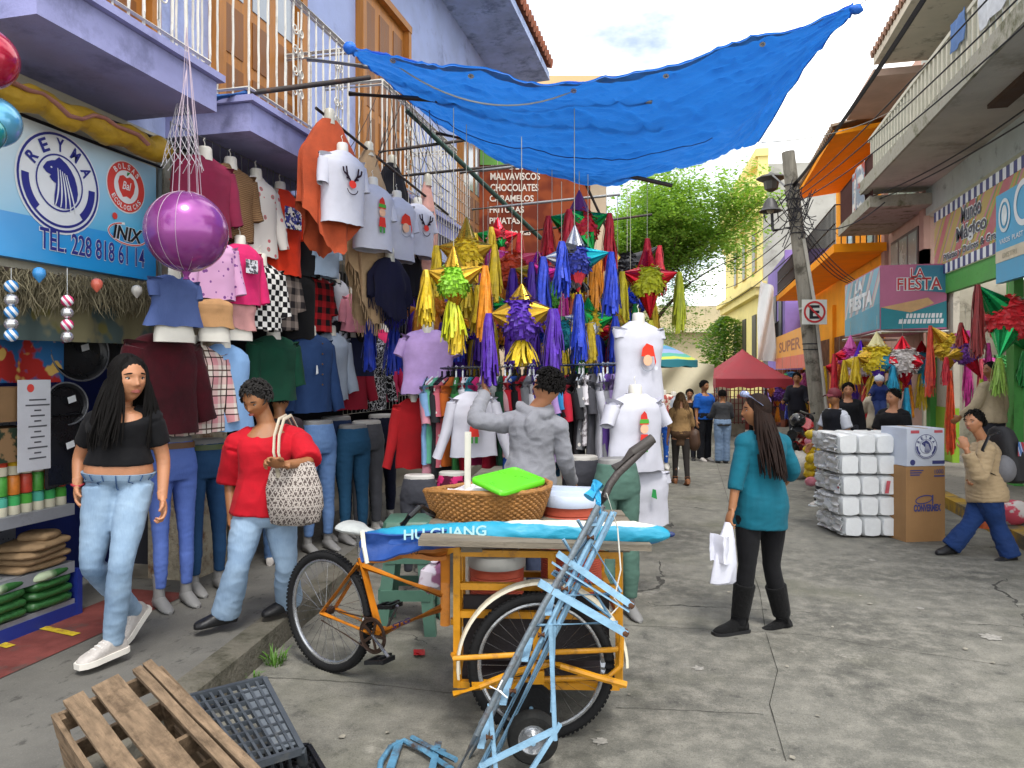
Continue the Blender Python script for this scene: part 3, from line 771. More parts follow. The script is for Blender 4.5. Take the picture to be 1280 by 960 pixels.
def balcony(Y0, Y1, scrolls, label=None):
    X0, X1 = WX, -3.05; z0 = 3.44; yc, hy = (Y0+Y1)/2, (Y1-Y0)/2
    m = MB(); m.obox(V(((X0+X1)/2, yc, z0+.10)), V(((X1-X0)/2, 0, 0)), V((0, hy, 0)), V((0, 0, .10)))
    m.obox(V(((X0+X1)/2+.012, yc, z0+.225)), V(((X1-X0)/2+.03, 0, 0)), V((0, hy+.035, 0)), V((0, 0, .022)))
    b = obj('balcony_slab', m, LAV, bh, True)
    m = MB(); zt = z0+.27; H = 1.0; xr = X1-.03
    def bars(p, q, n):
        for i in range(n+1):
            a = V(p).lerp(V(q), i/n)
            pts = [a+Z*(H*k/10)+V((.0016*math.sin(k*2.2+i), .0016*math.cos(k*2.2+i), 0)) for k in range(11)]
            m.tube(pts, .009, 6)
        for zz, r in ((.05, .013), (H-.04, .013), (H, .019)):
            m.tube([V(p)+Z*zz, V(q)+Z*zz], r, 6)
    bars((xr, Y0+.03, zt), (xr, Y1-.03, zt), max(4, int((Y1-Y0)/.125)))
    bars((X0+.03, Y0+.03, zt), (xr, Y0+.03, zt), 5); bars((X0+.03, Y1-.03, zt), (xr, Y1-.03, zt), 5)
    rl = obj('railing', m, WHITEP, b, True)
    for y in scrolls:
        m = MB()
        for k, (zc, sg) in enumerate(((.25, 1), (.42, -1), (.58, 1), (.75, -1))):
            for sy in (-1, 1):
                pts = []
                for q in range(18):
                    a = q/17*PI*2.6; r = .045*(1-q/24)
                    pts.append(V((xr+.012, y+sy*(.045+r*math.cos(a)*-1), zt+H*zc+sg*r*math.sin(a))))
                m.tube(pts, .006, 5)
        m.tube([V((xr+.012, y, zt+.1)), V((xr+.012, y, zt+.9))], .007, 5)
        obj('scroll_ornament', m, WHITEP, b, True)
balcony(2.9, 4.28, (3.75,)); balcony(4.66, 6.3, (5.35, 6.05)); balcony(7.0, 9.5, (7.7, 8.8))
m = MB(); m.grid(lambda a, b: V((WX-.2+1.2*a, 2+12.4*b, 7.62+.05*a)), 2, 20, .16)
ev = obj('eave', m, M('#a9b8dc', .9, .2, 2.2, .9, 9., dirt=.5, dcol='#6d7c9c', ds=2.6, dist=.03), bh, True)
m = MB()
for i in range(62):
    y = 2.1+i*.2; m.tube([V((WX-.4, y, 8.1)), V((-2.68, y, 7.80))], .1, 8)
obj('roof_tile', m, M('#9a5a40', .85, .25, 4, .5, 40, dirt=.3), bh, True).name = 'tiled_roof'
m = MB()
for (y, zc, l) in ((4.0, 3.36, 5.), ): 
    for k in range(4):
        m.tube([V((WX+.03+.01*k, 2.2+12*t, 3.32-.03*k+.06*math.sin(t*7+k)-.02*math.sin(t*21))) for t in [i/30 for i in range(31)]], .011, 5)
tag(obj('cable_bundle', m, M('#17171a', .7)), 'black sagging cables running under the lavender balconies', 'cable')
# pipe poles carrying the goods
IRON = M('#3b3431', .6, .25, 12, .4, 40, metal=.3, dirt=.4, dcol='#5a3a2a', ds=12); STEEL = M('#8b8d8f', .4, .15, 12, .3, 30, metal=.6, dirt=.3, dcol='#5a4a3c', ds=10)
def pole(label, a, b, r, mat, grp=None, cuff=None):
    o = obj('pole', MB().tube([V(a).lerp(V(b), i/6) for i in range(7)], r, 10), mat)
    tag(o, label, 'pole', grp)
    if cuff: obj('sleeve', MB().tube([V(a), V(a).lerp(V(b), cuff[0])], r*1.35, 10), cuff[1], o)
    return o
# ---------------------------------------------------------------- houses on the right
def panel_house(name, label, cat, loc): return thing(name, label, cat, loc)
GREYC = M('#a39f95', .9, .14, 1.3, .5, 12., dirt=.4, dcol='#6b675d', ds=1.6); CONC = M('#a8a496', .9, .2, 3., .6, 22., dirt=.5, dcol='#5b5c3f', ds=3.)
RX = 4.45
h1 = thing('balcony_house', 'grey house with long concrete balcony above the magic party shop', 'house', (RX, 10, 0))
m = MB(); m.obox(V((RX+.2, 9.9, 6.7)), V((.2, 0, 0)), V((0, 6.4, 0)), V((0, 0, 1.5))); m.obox(V((RX+.2, 9.9, 5.0)), V((.2, 0, 0)), V((0, 6.4, 0)), V((0, 0, .2)))
obj('upper_wall', m, M('#b9c3bd', .85, .1, 2, .3, 20, dirt=.2), h1, True)
m = MB(); m.grid(lambda a, b: V((3.32+1.2*a, 3.4+12.7*b, 5.30+.012*nz((a*3, b*14, 0)))), 4, 40, -.22)
bs = obj('balcony_slab', m, M('#bdb8af', .9, .14, 1.4, .6, 9., dirt=.34, dcol='#857e70', ds=1.1, dist=.02), h1, True)
m = MB(); m.grid(lambda a, b: V((3.315+.006*nz((0, b*60, a)), 3.4+12.7*b, 5.29+.25*a)), 3, 60, -.04)
obj('slab_edge', m, CONC, bs, True)
m = MB(); m.obox(V((3.95, 10.2, 5.275)), V((.12, 0, 0)), V((0, .9, 0)), V((0, 0, .03)))
lamp = obj('light_trough', m, M('#4a3423', .7), bs, True)
m = MB()
for i in range(64):
    y = 3.6+i*.195
    m.obox(V((3.45, y, 5.98)), V((.02, 0, 0)), V((0, .03, 0)), V((0, 0, .36)))
m.obox(V((3.45, 9.8, 6.36)), V((.03, 0, 0)), V((0, 6.3, 0)), V((0, 0, .03))); m.obox(V((3.45, 9.8, 5.6)), V((.03, 0, 0)), V((0, 6.3, 0)), V((0, 0, .03)))
obj('balustrade', m, M('#c9c4b2', .8, .12, 4, .3), bs, True)
m = MB(); m.grid(lambda a, b: V((3.5-.0*a, 13.3+2.6*b, 5.56+.8*a)), 2, 6, .05); obj('tiled_panel', m, M('#b3c2bf', .5, .12, 20, .4, 24), bs, True)
m = MB(); m.obox(V((3.98, 9.7, 7.85)), V((.52, 0, 0)), V((0, 6.1, 0)), V((0, 0, .08))); ev = obj('eave', m, M('#c6bba8', .9, .1, 1.4, .3, 20, dirt=.25), h1, True)
m = MB()
for i in range(60): m.tube([V((3.42, 3.7+i*.205, 7.98)), V((4.6, 3.7+i*.205, 8.2))], .08, 7)
obj('roof_covering', m, M('#8c6a58', .9, .3, 4), ev, True)
# ground floor: green shop front
GRN = M('#4f9f4a', .6, .16, 3, .3, 30, dirt=.25, dcol='#3c6b35'); LIME = M('#8ab530', .7, .1, 3, .3, 30)
def Yw(u): return wl(u, 466, RX).y
m = MB()
m.obox(V((RX-.04, 13.4, 3.30)), V((.05, 0, 0)), V((0, 2.1, 0)), V((0, 0, .17)))
m.obox(V((RX-.05, 15.45, 1.77)), V((.06, 0, 0)), V((0, .12, 0)), V((0, 0, 1.62))); m.obox(V((RX-.05, 11.75, 1.6)), V((.06, 0, 0)), V((0, .13, 0)), V((0, 0, 1.45)))
obj('shop_front_frame', m, GRN, h1, True)
m = MB(); m.obox(V((RX+.04, 14.85, 1.9)), V((.05, 0, 0)), V((0, .45, 0)), V((0, 0, 1.25))); obj('shop_wall', m, M('#c7bfb0', .8, .12, 3, .3, 20, dirt=.25), h1, True)
m = MB(); m.obox(V((RX+.03, 14.85, .62)), V((.055, 0, 0)), V((0, .455, 0)), V((0, 0, .48))); obj('painted_dado', m, LIME, h1, True)
m = MB(); m.obox(V((RX+1.6, 13.2, 1.8)), V((.05, 0, 0)), V((0, 3., 0)), V((0, 0, 1.65))); m.obox(V((RX+.8, 16.2, 2.5)), V((.8, 0, 0)), V((0, .05, 0)), V((0, 0, 2.4)))
m.obox(V((RX+.12, 8.9, 2.5)), V((.1, 0, 0)), V((0, 2.7, 0)), V((0, 0, 2.36)))
obj('ground_floor_wall', m, M('#b0aa9a', .85, .15, 2, .3, 20, dirt=.3), h1, True)
m = MB()
for j in range(4):
    for i in range(16): m.obox(V((RX+1.5-.0, 11.2+i*.27, .75+j*.55)), V((.05, 0, 0)), V((0, .1, 0)), V((0, 0, .14+.05*rnd.random())))
obj('stock_shelf', m, M('#9b5f5a', .6, .6, 3.5), h1, True)
# pink house
h2 = thing('pink_house', 'pale pink house with barred windows between grey balcony and orange house', 'house', (RX, 17.6, 0))
PINK = M('#c3a294', .85, .1, 2, .3, 20, dirt=.2, dcol='#8d7a6c')
m = MB(); m.obox(V((RX+.25, 17.75, 4.)), V((.2, 0, 0)), V((0, 1.6, 0)), V((0, 0, 4.2))); obj('wall', m, PINK, h2, True)
for y_, z_, h_ in ((16.15, 5.8, 2.), (19.2, 5.8, 2.), (16.15, 3.2, .95)): obj('pilaster', MB().obox(V((RX+.02, y_, z_)), V((.06, 0, 0)), V((0, .15, 0)), V((0, 0, h_))), M('#b08d80', .85, .1, 2), h2, True)
m = MB(); m.obox(V((3.95, 17.05, 7.6)), V((.5, 0, 0)), V((0, 1.3, 0)), V((0, 0, .07))); obj('eave', m, M('#c6a998', .9, .12, 2), h2, True)
m = MB(); m.obox(V((3.9, 17.2, 5.05)), V((.55, 0, 0)), V((0, 1.6, 0)), V((0, 0, .11))); sb = obj('balcony_slab', m, CONC, h2, True)
m = MB()
for i in range(26): m.tube([V((3.42, 15.7+i*.125, 5.16)), V((3.42, 15.7+i*.125, 6.0))], .014, 5)
m.tube([V((3.42, 15.7, 6.0)), V((3.42, 18.8, 6.0))], .02, 6)
obj('railing', m, M('#6b4640', .6), sb, True)
obj('hanging_cloth', MB().grid(lambda a, b: V((3.37+.02*math.sin(a*9), 16.1+1.2*a, 5.15+.85*b)), 12, 4, .01), cloth2('#dcd8d2', '#8f9aa8', 'blot', 3., '#b05a50'), sb, True)
for (ya, yb, za, zb) in ((16.6, 18.8, 5.3, 7.3), (16.5, 18.6, 3.1, 4.7)):
    f = obj('window', MB().obox(V((RX+.03, (ya+yb)/2, (za+zb)/2)), V((.04, 0, 0)), V((0, (yb-ya)/2, 0)), V((0, 0, (zb-za)/2))), M('#5a4a44', .6), h2, True)
    m = MB()
    for i in range(3): m.obox(V((RX-.016, ya+(yb-ya)*(i+.5)/3, (za+zb)/2)), V((.004, 0, 0)), V((0, (yb-ya)/6-.06, 0)), V((0, 0, (zb-za)/2-.07)))
    obj('pane', m, M('#9aa39c', .25, .15, 2), f, True)
# orange house
ORG = M('#f2a52c', .85, .1, 1.5, .25, 20, dirt=.15, dcol='#b87522'); ORD = M('#f79a14', .8, .1, 1.5, .25, 20)
h3 = thing('orange_house', 'bright orange house with orange eave and wrought iron balcony', 'house', (RX, 25, 0))
m = MB(); m.obox(V((RX+.3, 22.5, 3.8)), V((.25, 0, 0)), V((0, 3.1, 0)), V((0, 0, 3.7))); m.obox(V((RX+.3, 29.5, 2.4)), V((.24, 0, 0)), V((0, 3.9, 0)), V((0, 0, 2.3))); obj('wall', m, ORG, h3, True)
m = MB(); m.grid(lambda a, b: V((3.2+1.35*a, 18.45+6.6*b, 7.25+.15*a)), 2, 10, -.1); obj('eave', m, ORD, h3, True)
m = MB()
for i in range(32): m.tube([V((3.15, 18.5+i*.207, 7.43)), V((4.6, 18.5+i*.207, 7.75))], .09, 6)
obj('roof_covering', m, M('#7d6a58', .9, .3, 3), h3, True)
m = MB(); m.obox(V((3.87, 25.2, 4.7)), V((.58, 0, 0)), V((0, 6.2, 0)), V((0, 0, .1))); sb = obj('balcony_slab', m, ORD, h3, True)
m = MB()
for i in range(70): m.tube([V((3.33, 19.1+i*.177, 4.8)), V((3.33, 19.1+i*.177, 5.75))], .012, 4)
for zz in (4.9, 5.3, 5.75): m.tube([V((3.33, 19.05, zz)), V((3.33, 31.4, zz))], .018, 5)
for i in range(8): m.tube([V((3.33+i*.14, 19.08, 4.8)), V((3.33+i*.14, 19.08, 5.75))], .014, 4)
for i in range(8): ringband(m, V((3.39+i*.14, 19.07, 5.12)), V((1, 0, 0)), Z, .06, .09, .012, n=14)
m.tube([V((3.33, 19.08, 5.75)), V((4.45, 19.08, 5.75))], .018, 5)
obj('railing', m, M('#3c3c3e', .5, .1, 5, 0, metal=.4), sb, True)
for yy in (20.6, 23.2):
    f = obj('window', MB().obox(V((RX+.04, yy, 5.9)), V((.04, 0, 0)), V((0, .5, 0)), V((0, 0, 1.1))), M('#6b6357', .6, .2, 4), h3, True)
    obj('pane', MB().obox(V((RX-.005, yy, 5.95)), V((.01, 0, 0)), V((0, .36, 0)), V((0, 0, .9))), GLASS, f, True)
for yy in (19.8, 22.6, 25.8): obj('pillar', MB().obox(V((RX+.03, yy, 2.0)), V((.1, 0, 0)), V((0, .25, 0)), V((0, 0, 1.9))), ORG, h3, True)
obj('shop_opening', MB().obox(V((RX+.03, 24, 1.5)), V((.04, 0, 0)), V((0, 4.5, 0)), V((0, 0, 1.35))), M('#6e4a34', .9, .6, 3), h3, True)
# purple house
h4 = thing('purple_house', 'purple house with dark shutters behind the utility pole', 'house', (4.1, 36, 0))
m = MB(); m.obox(V((4.1, 36.6, 3.4)), V((.3, 0, 0)), V((0, 3.6, 0)), V((0, 0, 3.3))); m.obox(V((4.9, 33.1, 3.5)), V((1.1, 0, 0)), V((0, .12, 0)), V((0, 0, 3.4))); obj('wall', m, M('#8a74b8', .85, .1, 2, .2), h4, True)
for yy in (34.4, 36.6, 38.8):
    obj('window', MB().obox(V((3.79, yy, 4.3)), V((.04, 0, 0)), V((0, .55, 0)), V((0, 0, 1.0))), M('#2c2838', .5), h4, True)
m = MB()
for i in range(40): m.tube([V((3.55, 33.2+i*.18, 2.9)), V((3.55, 33.2+i*.18, 3.9))], .02, 4)
m.tube([V((3.55, 33.1, 3.9)), V((3.55, 40.2, 3.9))], .03, 4)
obj('railing', m, M('#202024', .5), h4, True)
# yellow house with cornice
h5 = thing('yellow_house', 'pale yellow classical house with heavy dentil cornice and grey side wall', 'house', (3.6, 46, 0))
YEL = M('#e6d48c', .85, .08, 1., .3, 10, dirt=.12, dcol='#b3a05c')
yd = V((-.09, 1, 0)).normalized(); yn = V((-yd.y, yd.x, 0)); y0 = V((3.55, 40.6, 0))
def yb(a0, a1, o0, o1, z0, z1, m): m.obox(y0+yd*(a0+a1)/2-yn*(-(o0+o1)/2)+Z*(z0+z1)/2, yd*(a1-a0)/2, yn*(o1-o0)/2, Z*(z1-z0)/2)
m = MB(); yb(0, 14, -6, 0, 0, 11.2, m)
for zz in [1.2+.55*i for i in range(18)]: pass
obj('wall', m, YEL, h5, True)
m = MB(); yb(-.3, 14.2, -.2, .8, 11.4, 11.9, m); yb(-.1, 14.2, -.2, .45, 10.8, 11.4, m); yb(-.05, 14.1, -.2, .25, 10.1, 10.4, m); yb(-.2, 14.2, -.2, .6, 6.2, 6.5, m); yb(-.1, 14.2, -.2, .35, 5.8, 6.2, m)
yb(-.1, .1, -.3, .22, 11.9, 13.4, m); yb(0, 14, -.3, .1, 11.9, 13.0, m); yb(-.2, 14.2, -.3, .35, 13.0, 13.4, m)
cr = obj('cornice', m, YEL, h5, True)
m = MB()
for i in range(30): yb(.1+i*.46, .3+i*.46, 0, .5, 12.55, 12.99, m)
obj('dentil', m, M('#e2d08a', .8), cr, True)
m = MB(); yb(-.06, -.005, -8.5, -.05, 0, 12.6, m); obj('side_wall', m, M('#a5a39c', .9, .14, .8, .4, 6, dirt=.4, dcol='#7a786f', ds=.7), h5, True)
for a in (2.2, 5.6, 9.0):
    m = MB(); yb(a-.6, a+.6, -.1, .06, 7.2, 9.6, m); f = obj('window', m, M('#b59a52', .8), h5, True)
    m = MB(); yb(a-.45, a+.45, -.1, .075, 7.3, 9.4, m); obj('pane', m, M('#6a6650', .4), f, True)
    m = MB(); yb(a-.6, a+.6, -.1, .06, 1.5, 4.9, m); f = obj('window', m, M('#4a4536', .6), h5, True)
# cream building closing the street
h6 = thing('cream_building', 'low cream building with tiled roof closing the street behind the tree', 'building', (0, 62, 0))
c0 = at(905, 466, 62)
m = MB(); m.obox(at(850, 466, 66)+Z*(2.0), R*14, F*3, Z*3.7); obj('wall', m, M('#b5a98c', .85, .1, .6, .3, 6, dirt=.25), h6, True)
m = MB(); m.obox(at(850, 466, 62.7)+Z*3.6, R*14.3, F*.5, Z*.18); m.obox(at(850, 466, 62.8)+Z*.8, R*14.1, F*.3, Z*.1); obj('cornice', m, M('#c5bb9e', .8), h6, True)
for k in range(9): obj('window', MB().obox(at(850, 466, 62.85)+R*(-11.5+k*2.9)+Z*-.4, R*.6, F*.15, Z*1.1), M('#77705e', .6), h6, True)
# tan roofed house beyond the blue house, seen over the blue tarpaulin
h7 = thing('tan_house', 'tan rendered house with broad cream eave beyond the blue house', 'house', at(720, 466, 19)*1 - Z*CH)
p0 = at(700, 466, 19); p0.z = 0
m = MB(); m.obox(p0+Z*4.2+F*1.0-R*1.4, R*2.6, F*1.0, Z*4.15); obj('wall', m, M('#c9b49a', .85, .1, 1., .2), h7, True)
m = MB(); m.obox(p0+Z*8.72+F*.6-R*.4, R*3.6, F*1.9, Z*.12); ev = obj('eave', m, M('#d3b083', .8, .08, 1, .2), h7, True)
m = MB(); m.obox(p0+Z*8.57-F*1.27-R*.4, R*3.62, F*.05, Z*.04); obj('gutter', m, M('#8a5232', .6), ev, True)
# ---------------------------------------------------------------- party shop on the far left
PX = -3.66
def sp(u, v): return wl(u, v, PX)
yL = sp(-75, 200).y; a0 = sp(195, 210); a1 = sp(195, 352)
zt, zb = a0.z, a1.z
sg = thing('shop_sign', 'large blue and white shop sign with round lion emblem and telephone number', 'sign', (PX, (yL+a0.y)/2, zb))
def sign_mat():
    t = NT('printed_board'); sep = t.n('ShaderNodeSeparateXYZ'); t.l(t.tc, 'Generated', sep, 0)
    f = t.math('ADD', t.math('MULTIPLY', (sep, 1), .55), t.math('MULTIPLY', (sep, 2), -.75)); k = t.ramp(f[0], 0, -.62, .2)
    q = t.mix((k, 0), srgb('#e9f2f3'), srgb('#35b2e2'))
    k2 = t.math('GREATER_THAN', t.math('ADD', t.math('MULTIPLY', (sep, 1), 1.), t.math('MULTIPLY', (sep, 2), -.35)), .78)
    q = t.mix(t.math('MULTIPLY', k2, .35), q, srgb('#0a7fd0'))
    k3 = t.math('LESS_THAN', t.math('ADD', (sep, 2), t.math('MULTIPLY', (sep, 1), -.05)), .30); q = t.mix(t.math('MULTIPLY', k3, .7), q, srgb('#0f8fe0'))
    n = t.noise(1.2, 4); q = t.mix((t.ramp(n, 0, .5, .9, 0, .2), 0), q, srgb('#cfe6ee'))
    t.col(q); t.b.inputs['Roughness'].default_value = .38; return t.m
obj('sign_board', MB().obox(V((PX-.03, (yL+a0.y)/2, (zt+zb)/2)), V((.03, 0, 0)), V((0, (a0.y-yL)/2, 0)), V((0, 0, (zt-zb)/2))), sign_mat(), sg, True)
YD = V((0, 1, 0)); NAVY = M('#2a2f86', .45, .05, 5, 0); WH = M('#e6ebee', .45, .04, 5, 0); REDS = M('#d8473f', .45, .05, 5, 0); BLK = M('#15161c', .45, .05, 5, 0)
c = sp(74, 229); r = .292
def lion_emblem(par, c, xd, r, navy=NAVY, white=WH):
    m = MB(); disc(m, c, xd, Z, r*1.04, r*1.04, .004); obj('emblem_disc', m, white, par, True, smooth=False)
    m = MB(); ringband(m, c, xd, Z, r, r, r*.05, .007); ringband(m, c, xd, Z, r*.58, r*.58, r*.035, .007)
    ringband(m, c, xd, Z, r*.90, r*.90, r*.17, .007, math.radians(178), math.radians(228)); ringband(m, c, xd, Z, r*.90, r*.90, r*.17, .007, math.radians(-48), math.radians(2)); ringband(m, c, xd, Z, r*.90, r*.90, r*.05, .007, math.radians(228), math.radians(312))
    obj('emblem_ring', m, navy, par, True, smooth=False)
    arctext('REYMA', c, xd, Z, r*.77, r*.77, math.radians(150), math.radians(30), r*.27, navy, par, off=.008, bold=.03, w=.72)
    head = [(-.05, .97), (.1, .90), (.3, .80), (.52, .60), (.70, .36), (.82, .05), (.86, -.25), (.80, -.52), (.66, -.72), (.45, -.88), (.2, -.93), (-.02, -.93), (-.28, -.86), (-.27, -.5), (-.22, -.25), (-.20, -.05), (-.38, .02), (-.5, .14), (-.42, .22), (-.62, .26), (-.8, .40), (-.74, .5), (-.62, .66), (-.4, .76), (-.25, .80)]
    shape([(p[0]*.52, p[1]*.54) for p in head], c, xd, Z, r, navy, par, .008)
    m = MB()
    for k in range(5):
        pts = []
        for q in range(10):
            t = q/9; x = -.12+.10*k+(.26+.10*k)*t**1.2-.30*(t**2.2)*(1.2-.1*k); y = .52-.04*k-1.36*t
            pts.append((x*.55, y*.56))
        for q in range(9):
            wq = .020*(1-abs(q/9-.55)); wp = .020*(1-abs((q+1)/9-.55))
            P = [c+xd*(pts[q][0]-wq)*r+Z*pts[q][1]*r, c+xd*(pts[q][0]+wq)*r+Z*pts[q][1]*r, c+xd*(pts[q+1][0]+wp)*r+Z*pts[q+1][1]*r, c+xd*(pts[q+1][0]-wp)*r+Z*pts[q+1][1]*r]
            nn = xd.cross(Z)*.0095; m.quad(*[p+nn for p in P])
    disc(m, c+xd*(-.22*r)+Z*.27*r, xd, Z, .025*r, .018*r, .0095, 8)
    obj('emblem_stripe', m, white, par, True, smooth=False)
lion_emblem(sg, c, YD, r)
c2 = sp(157, 234); r2 = .165
m = MB(); disc(m, c2, YD, Z, r2*1.05, r2*1.05, .004); obj('badge_rim', m, WH, sg, True, smooth=False)
m = MB(); disc(m, c2, YD, Z, r2, r2, .006); obj('badge_disc', m, REDS, sg, True, smooth=False)
m = MB(); disc(m, c2, YD, Z, r2*.66, r2*.66, .0075); obj('badge_centre', m, WH, sg, True, smooth=False)
ap = [(0, .36), (.18, .44), (.38, .36), (.46, .12), (.38, -.2), (.2, -.44), (0, -.38), (-.2, -.44), (-.38, -.2), (-.46, .12), (-.38, .36), (-.18, .44)]
shape(ap, c2, YD, Z, r2, REDS, sg, .009)
shape([(0, .44), (.03, .6), (.2, .62), (.1, .5)], c2, YD, Z, r2, M('#3f8f4a', .5, .05, 5, 0), sg, .0095)
lettering('Bal', c2-YD*.04-Z*.02, YD, Z, .08, .055, WH, sg, off=.0105, shear=.3)
arctext('BOLSAS', c2, YD, Z, r2*.83, r2*.83, math.radians(135), math.radians(45), r2*.22, WH, sg, off=.008, w=.7)
arctext('ECOLOGICAS', c2, YD, Z, r2*.83, r2*.83, math.radians(215), math.radians(325), r2*.20, WH, sg, off=.008, w=.7)
q = sp(140, 299); q2 = sp(178, 299)
wI = q2.y-q.y
m = MB(); ringband(m, q+YD*wI*.5+Z*.055, YD, Z, wI*.66, .075, .016, .005, math.radians(100), math.radians(400)); obj('logo_swoosh', m, WH, sg, True, smooth=False)
m = MB(); ringband(m, q+YD*wI*.5+Z*.055, YD, Z, wI*.64, .072, .008, .006, math.radians(110), math.radians(390)); obj('logo_swoosh', m, REDS, sg, True, smooth=False)
lettering('INIX', q+Z*.005, YD, Z, wI, .10, WH, sg, bold=.06, shear=.2, off=.0065); lettering('INIX', q+Z*.01, YD, Z, wI*.97, .092, BLK, sg, bold=.03, shear=.2, off=.008)
m = MB(); disc(m, q+YD*wI*.06+Z*.155, YD, Z, .022, .022, .008); obj('logo_dot', m, REDS, sg, True, smooth=False)
t0 = sp(48, 321); t1 = sp(180, 340)
zq = min(t0.z, t1.z)
lettering('TEL. 228 818 61 14', V((PX, t0.y, zb+.075)), YD, Z, t1.y-t0.y, .135, WH, sg, bold=.035, off=.005)
lettering('TEL. 228 818 61 14', V((PX, t0.y+.004, zb+.079)), YD, Z, t1.y-t0.y-.008, .127, NAVY, sg, bold=.012, off=.007)
# painted word on the lintel
p0, p1 = wl(-90, 160, -3.76), wl(112, 160, -3.76)
wl_ = thing('wall_lettering', 'black FIESTAS letters painted on the cream lintel above the blue sign', 'lettering', (-3.76, p0.y, 3.26))
lettering('FIESTAS', V((WX-.015, p0.y, zt+.015)), YD, Z, p1.y-p0.y, .15, BLK, wl_, bold=.03)
# rolled awning
P = [wl(-40, 95, -3.5).lerp(wl(208, 192, -3.5), i/16)+V((0, 0, .02*math.sin(i*1.7))) for i in range(17)]
aw = thing('rolled_awning', 'mustard yellow awning rolled up above the blue shop sign', 'awning', P[0])
m = MB(); m.tube(P, [.070+.006*math.sin(i*2.1) for i in range(15)]+[.09, .05], 14)
fuse('awning_roll', m, M('#ad8a1e', .6, .22, 5, .4, 40, dirt=.3, dcol='#7a5a14', ds=7), aw, .012, 2, .007, (6, 9, 22), 2.)
m = MB(); m.tube([p+V((.074+.004*math.sin(i*1.3), 0, .028*math.sin(i*.9)+.01)) for i, p in enumerate(P[1:14])], .022, 8, flat=.5); obj('awning_stripe', m, M('#a87468', .7, .15, 8, .3), aw, True)
# wall clutter: meter box
mb_ = thing('meter_box', 'grey electric meter box on the wall beside the purple balloon', 'box', wl(208, 235, -3.72))
m = MB(); m.box(wl(208, 225, -3.72), (.1, .16, .36)); obj('case', m, M('#9a988c', .6, .15, 6, .3, dirt=.4), mb_, True)
m = MB(); m.tube([wl(200, 205, -3.7), wl(200, 420, -3.7)], .016, 8); obj('conduit', m, M('#8d9aa0', .6), mb_, True)
lettering('71', wl(211, 236, -3.66), YD, Z, .07, .075, M('#c0502a', .6), mb_)
# display behind the woman
ds = thing('display_shelf', 'grey metal display shelf unit full of cans and packets in the party shop', 'shelf', (-4.1, 3.6, .15))
SHX = -3.88; yA, yB = 2.6, wl(92, 640, SHX).y
GRYM = M('#8d9096', .5, .1, 6, .2, 40, metal=.2, dirt=.2)
zS = [wl(88, 631, SHX).z, wl(88, 703, SHX).z, .26]
for zz in zS:
    m = MB(); m.obox(V((SHX-.23, (yA+yB)/2, zz-.015)), V((.23, 0, 0)), V((0, (yB-yA)/2, 0)), V((0, 0, .02))); m.obox(V((SHX, (yA+yB)/2, zz-.03)), V((.008, 0, 0)), V((0, (yB-yA)/2, 0)), V((0, 0, .035)))
    obj('shelf_board', m, GRYM, ds, True)
m = MB(); m.obox(V((SHX-.47, (yA+yB)/2, .85)), V((.01, 0, 0)), V((0, (yB-yA)/2, 0)), V((0, 0, .7))); obj('back_panel', m, cloth2('#64676e', '#3a3c42', 'dots', 40), ds, True)
m = MB(); m.obox(V((SHX-.22, (yA+yB)/2, .195)), V((.235, 0, 0)), V((0, (yB-yA)/2+.02, 0)), V((0, 0, .04))); m.obox(V((SHX-.2, yB+.03, .3)), V((.22, 0, 0)), V((0, .02, 0)), V((0, 0, .15))); obj('plinth', m, M('#1d2f80', .5, .1, 6), ds, True)
CANC = ['#4b9a3c', '#c8a428', '#2a6fb5', '#3f9f5a', '#b8402c', '#8fb13a', '#4aa08c', '#d07a2a', '#2f7d45', '#c9b43c']
n = 0
CN = {'#4b9a3c': 'green', '#c8a428': 'yellow', '#2a6fb5': 'blue', '#3f9f5a': 'mint green', '#b8402c': 'red', '#8fb13a': 'lime', '#4aa08c': 'teal', '#d07a2a': 'orange', '#2f7d45': 'dark green', '#c9b43c': 'pale yellow'}
rows = ['bottom', 'middle', 'top']
for i in range(9):
    for j in range(3):
        cc = CANC[(i*3+j*4+(i//3)) % 10]; y = yB-.05-i*.084; z = zS[0]+.005+j*.118
        o = thing('paint_can', '%s paint can in the %s layer of cans, column %d from the shelf end' % (CN[cc], rows[j], i+1), 'can', (SHX-.06, y, z), rnd.random()*6, 'cans stacked on the upper shelf')
        obj('body', MB().lathe([(.036, 0), (.038, .004), (.038, .1), (.036, .104)], n=14), cloth2(cc, '#c9c4ae', 'stripe', 9.4) if j != 1 else M(cc, .4, .2, 30, 0), o)
        obj('lid', MB().lathe([(.033, .104), (.035, .106), (.035, .113), (.01, .115)], n=14), M(cc, .4), o)
def pillow(name, label, c, size, rz, mat, grp=None, cat='package', seed=0):
    o = obj(name, MB(), mat)
    m = MB()
    def sgn(x, e): return math.copysign(abs(x)**e, x)
    rings = []
    for i in range(1, 12):
        th = PI*i/12
        rings.append([V((sgn(math.sin(th), .55)*sgn(math.cos(a), .35)*size[0]/2, sgn(math.sin(th), .55)*sgn(math.sin(a), .35)*size[1]/2, -sgn(math.cos(th), .8)*size[2]/2)) for a in (2*PI*k/28 for k in range(28))])
    m.loft(rings); m.wrinkle(min(size)*.12, (14, 14, 14), seed)
    me = mesh_of(name, m); me.materials.append(mat); bpy.data.objects.remove(o)
    o = bpy.data.objects.new(name, me); COL.objects.link(o); o.location = c; o.rotation_euler = (0, 0, rz)
    return tag(o, label, cat, grp)
KR = M('#8d7558', .75, .2, 8, .6, 25, dist=.02); GP = M('#2c5c2e', .35, .25, 6, .5, 25, dist=.02); GP2 = cloth2('#2c5c2e', '#a9b89a', 'blot', 3.)
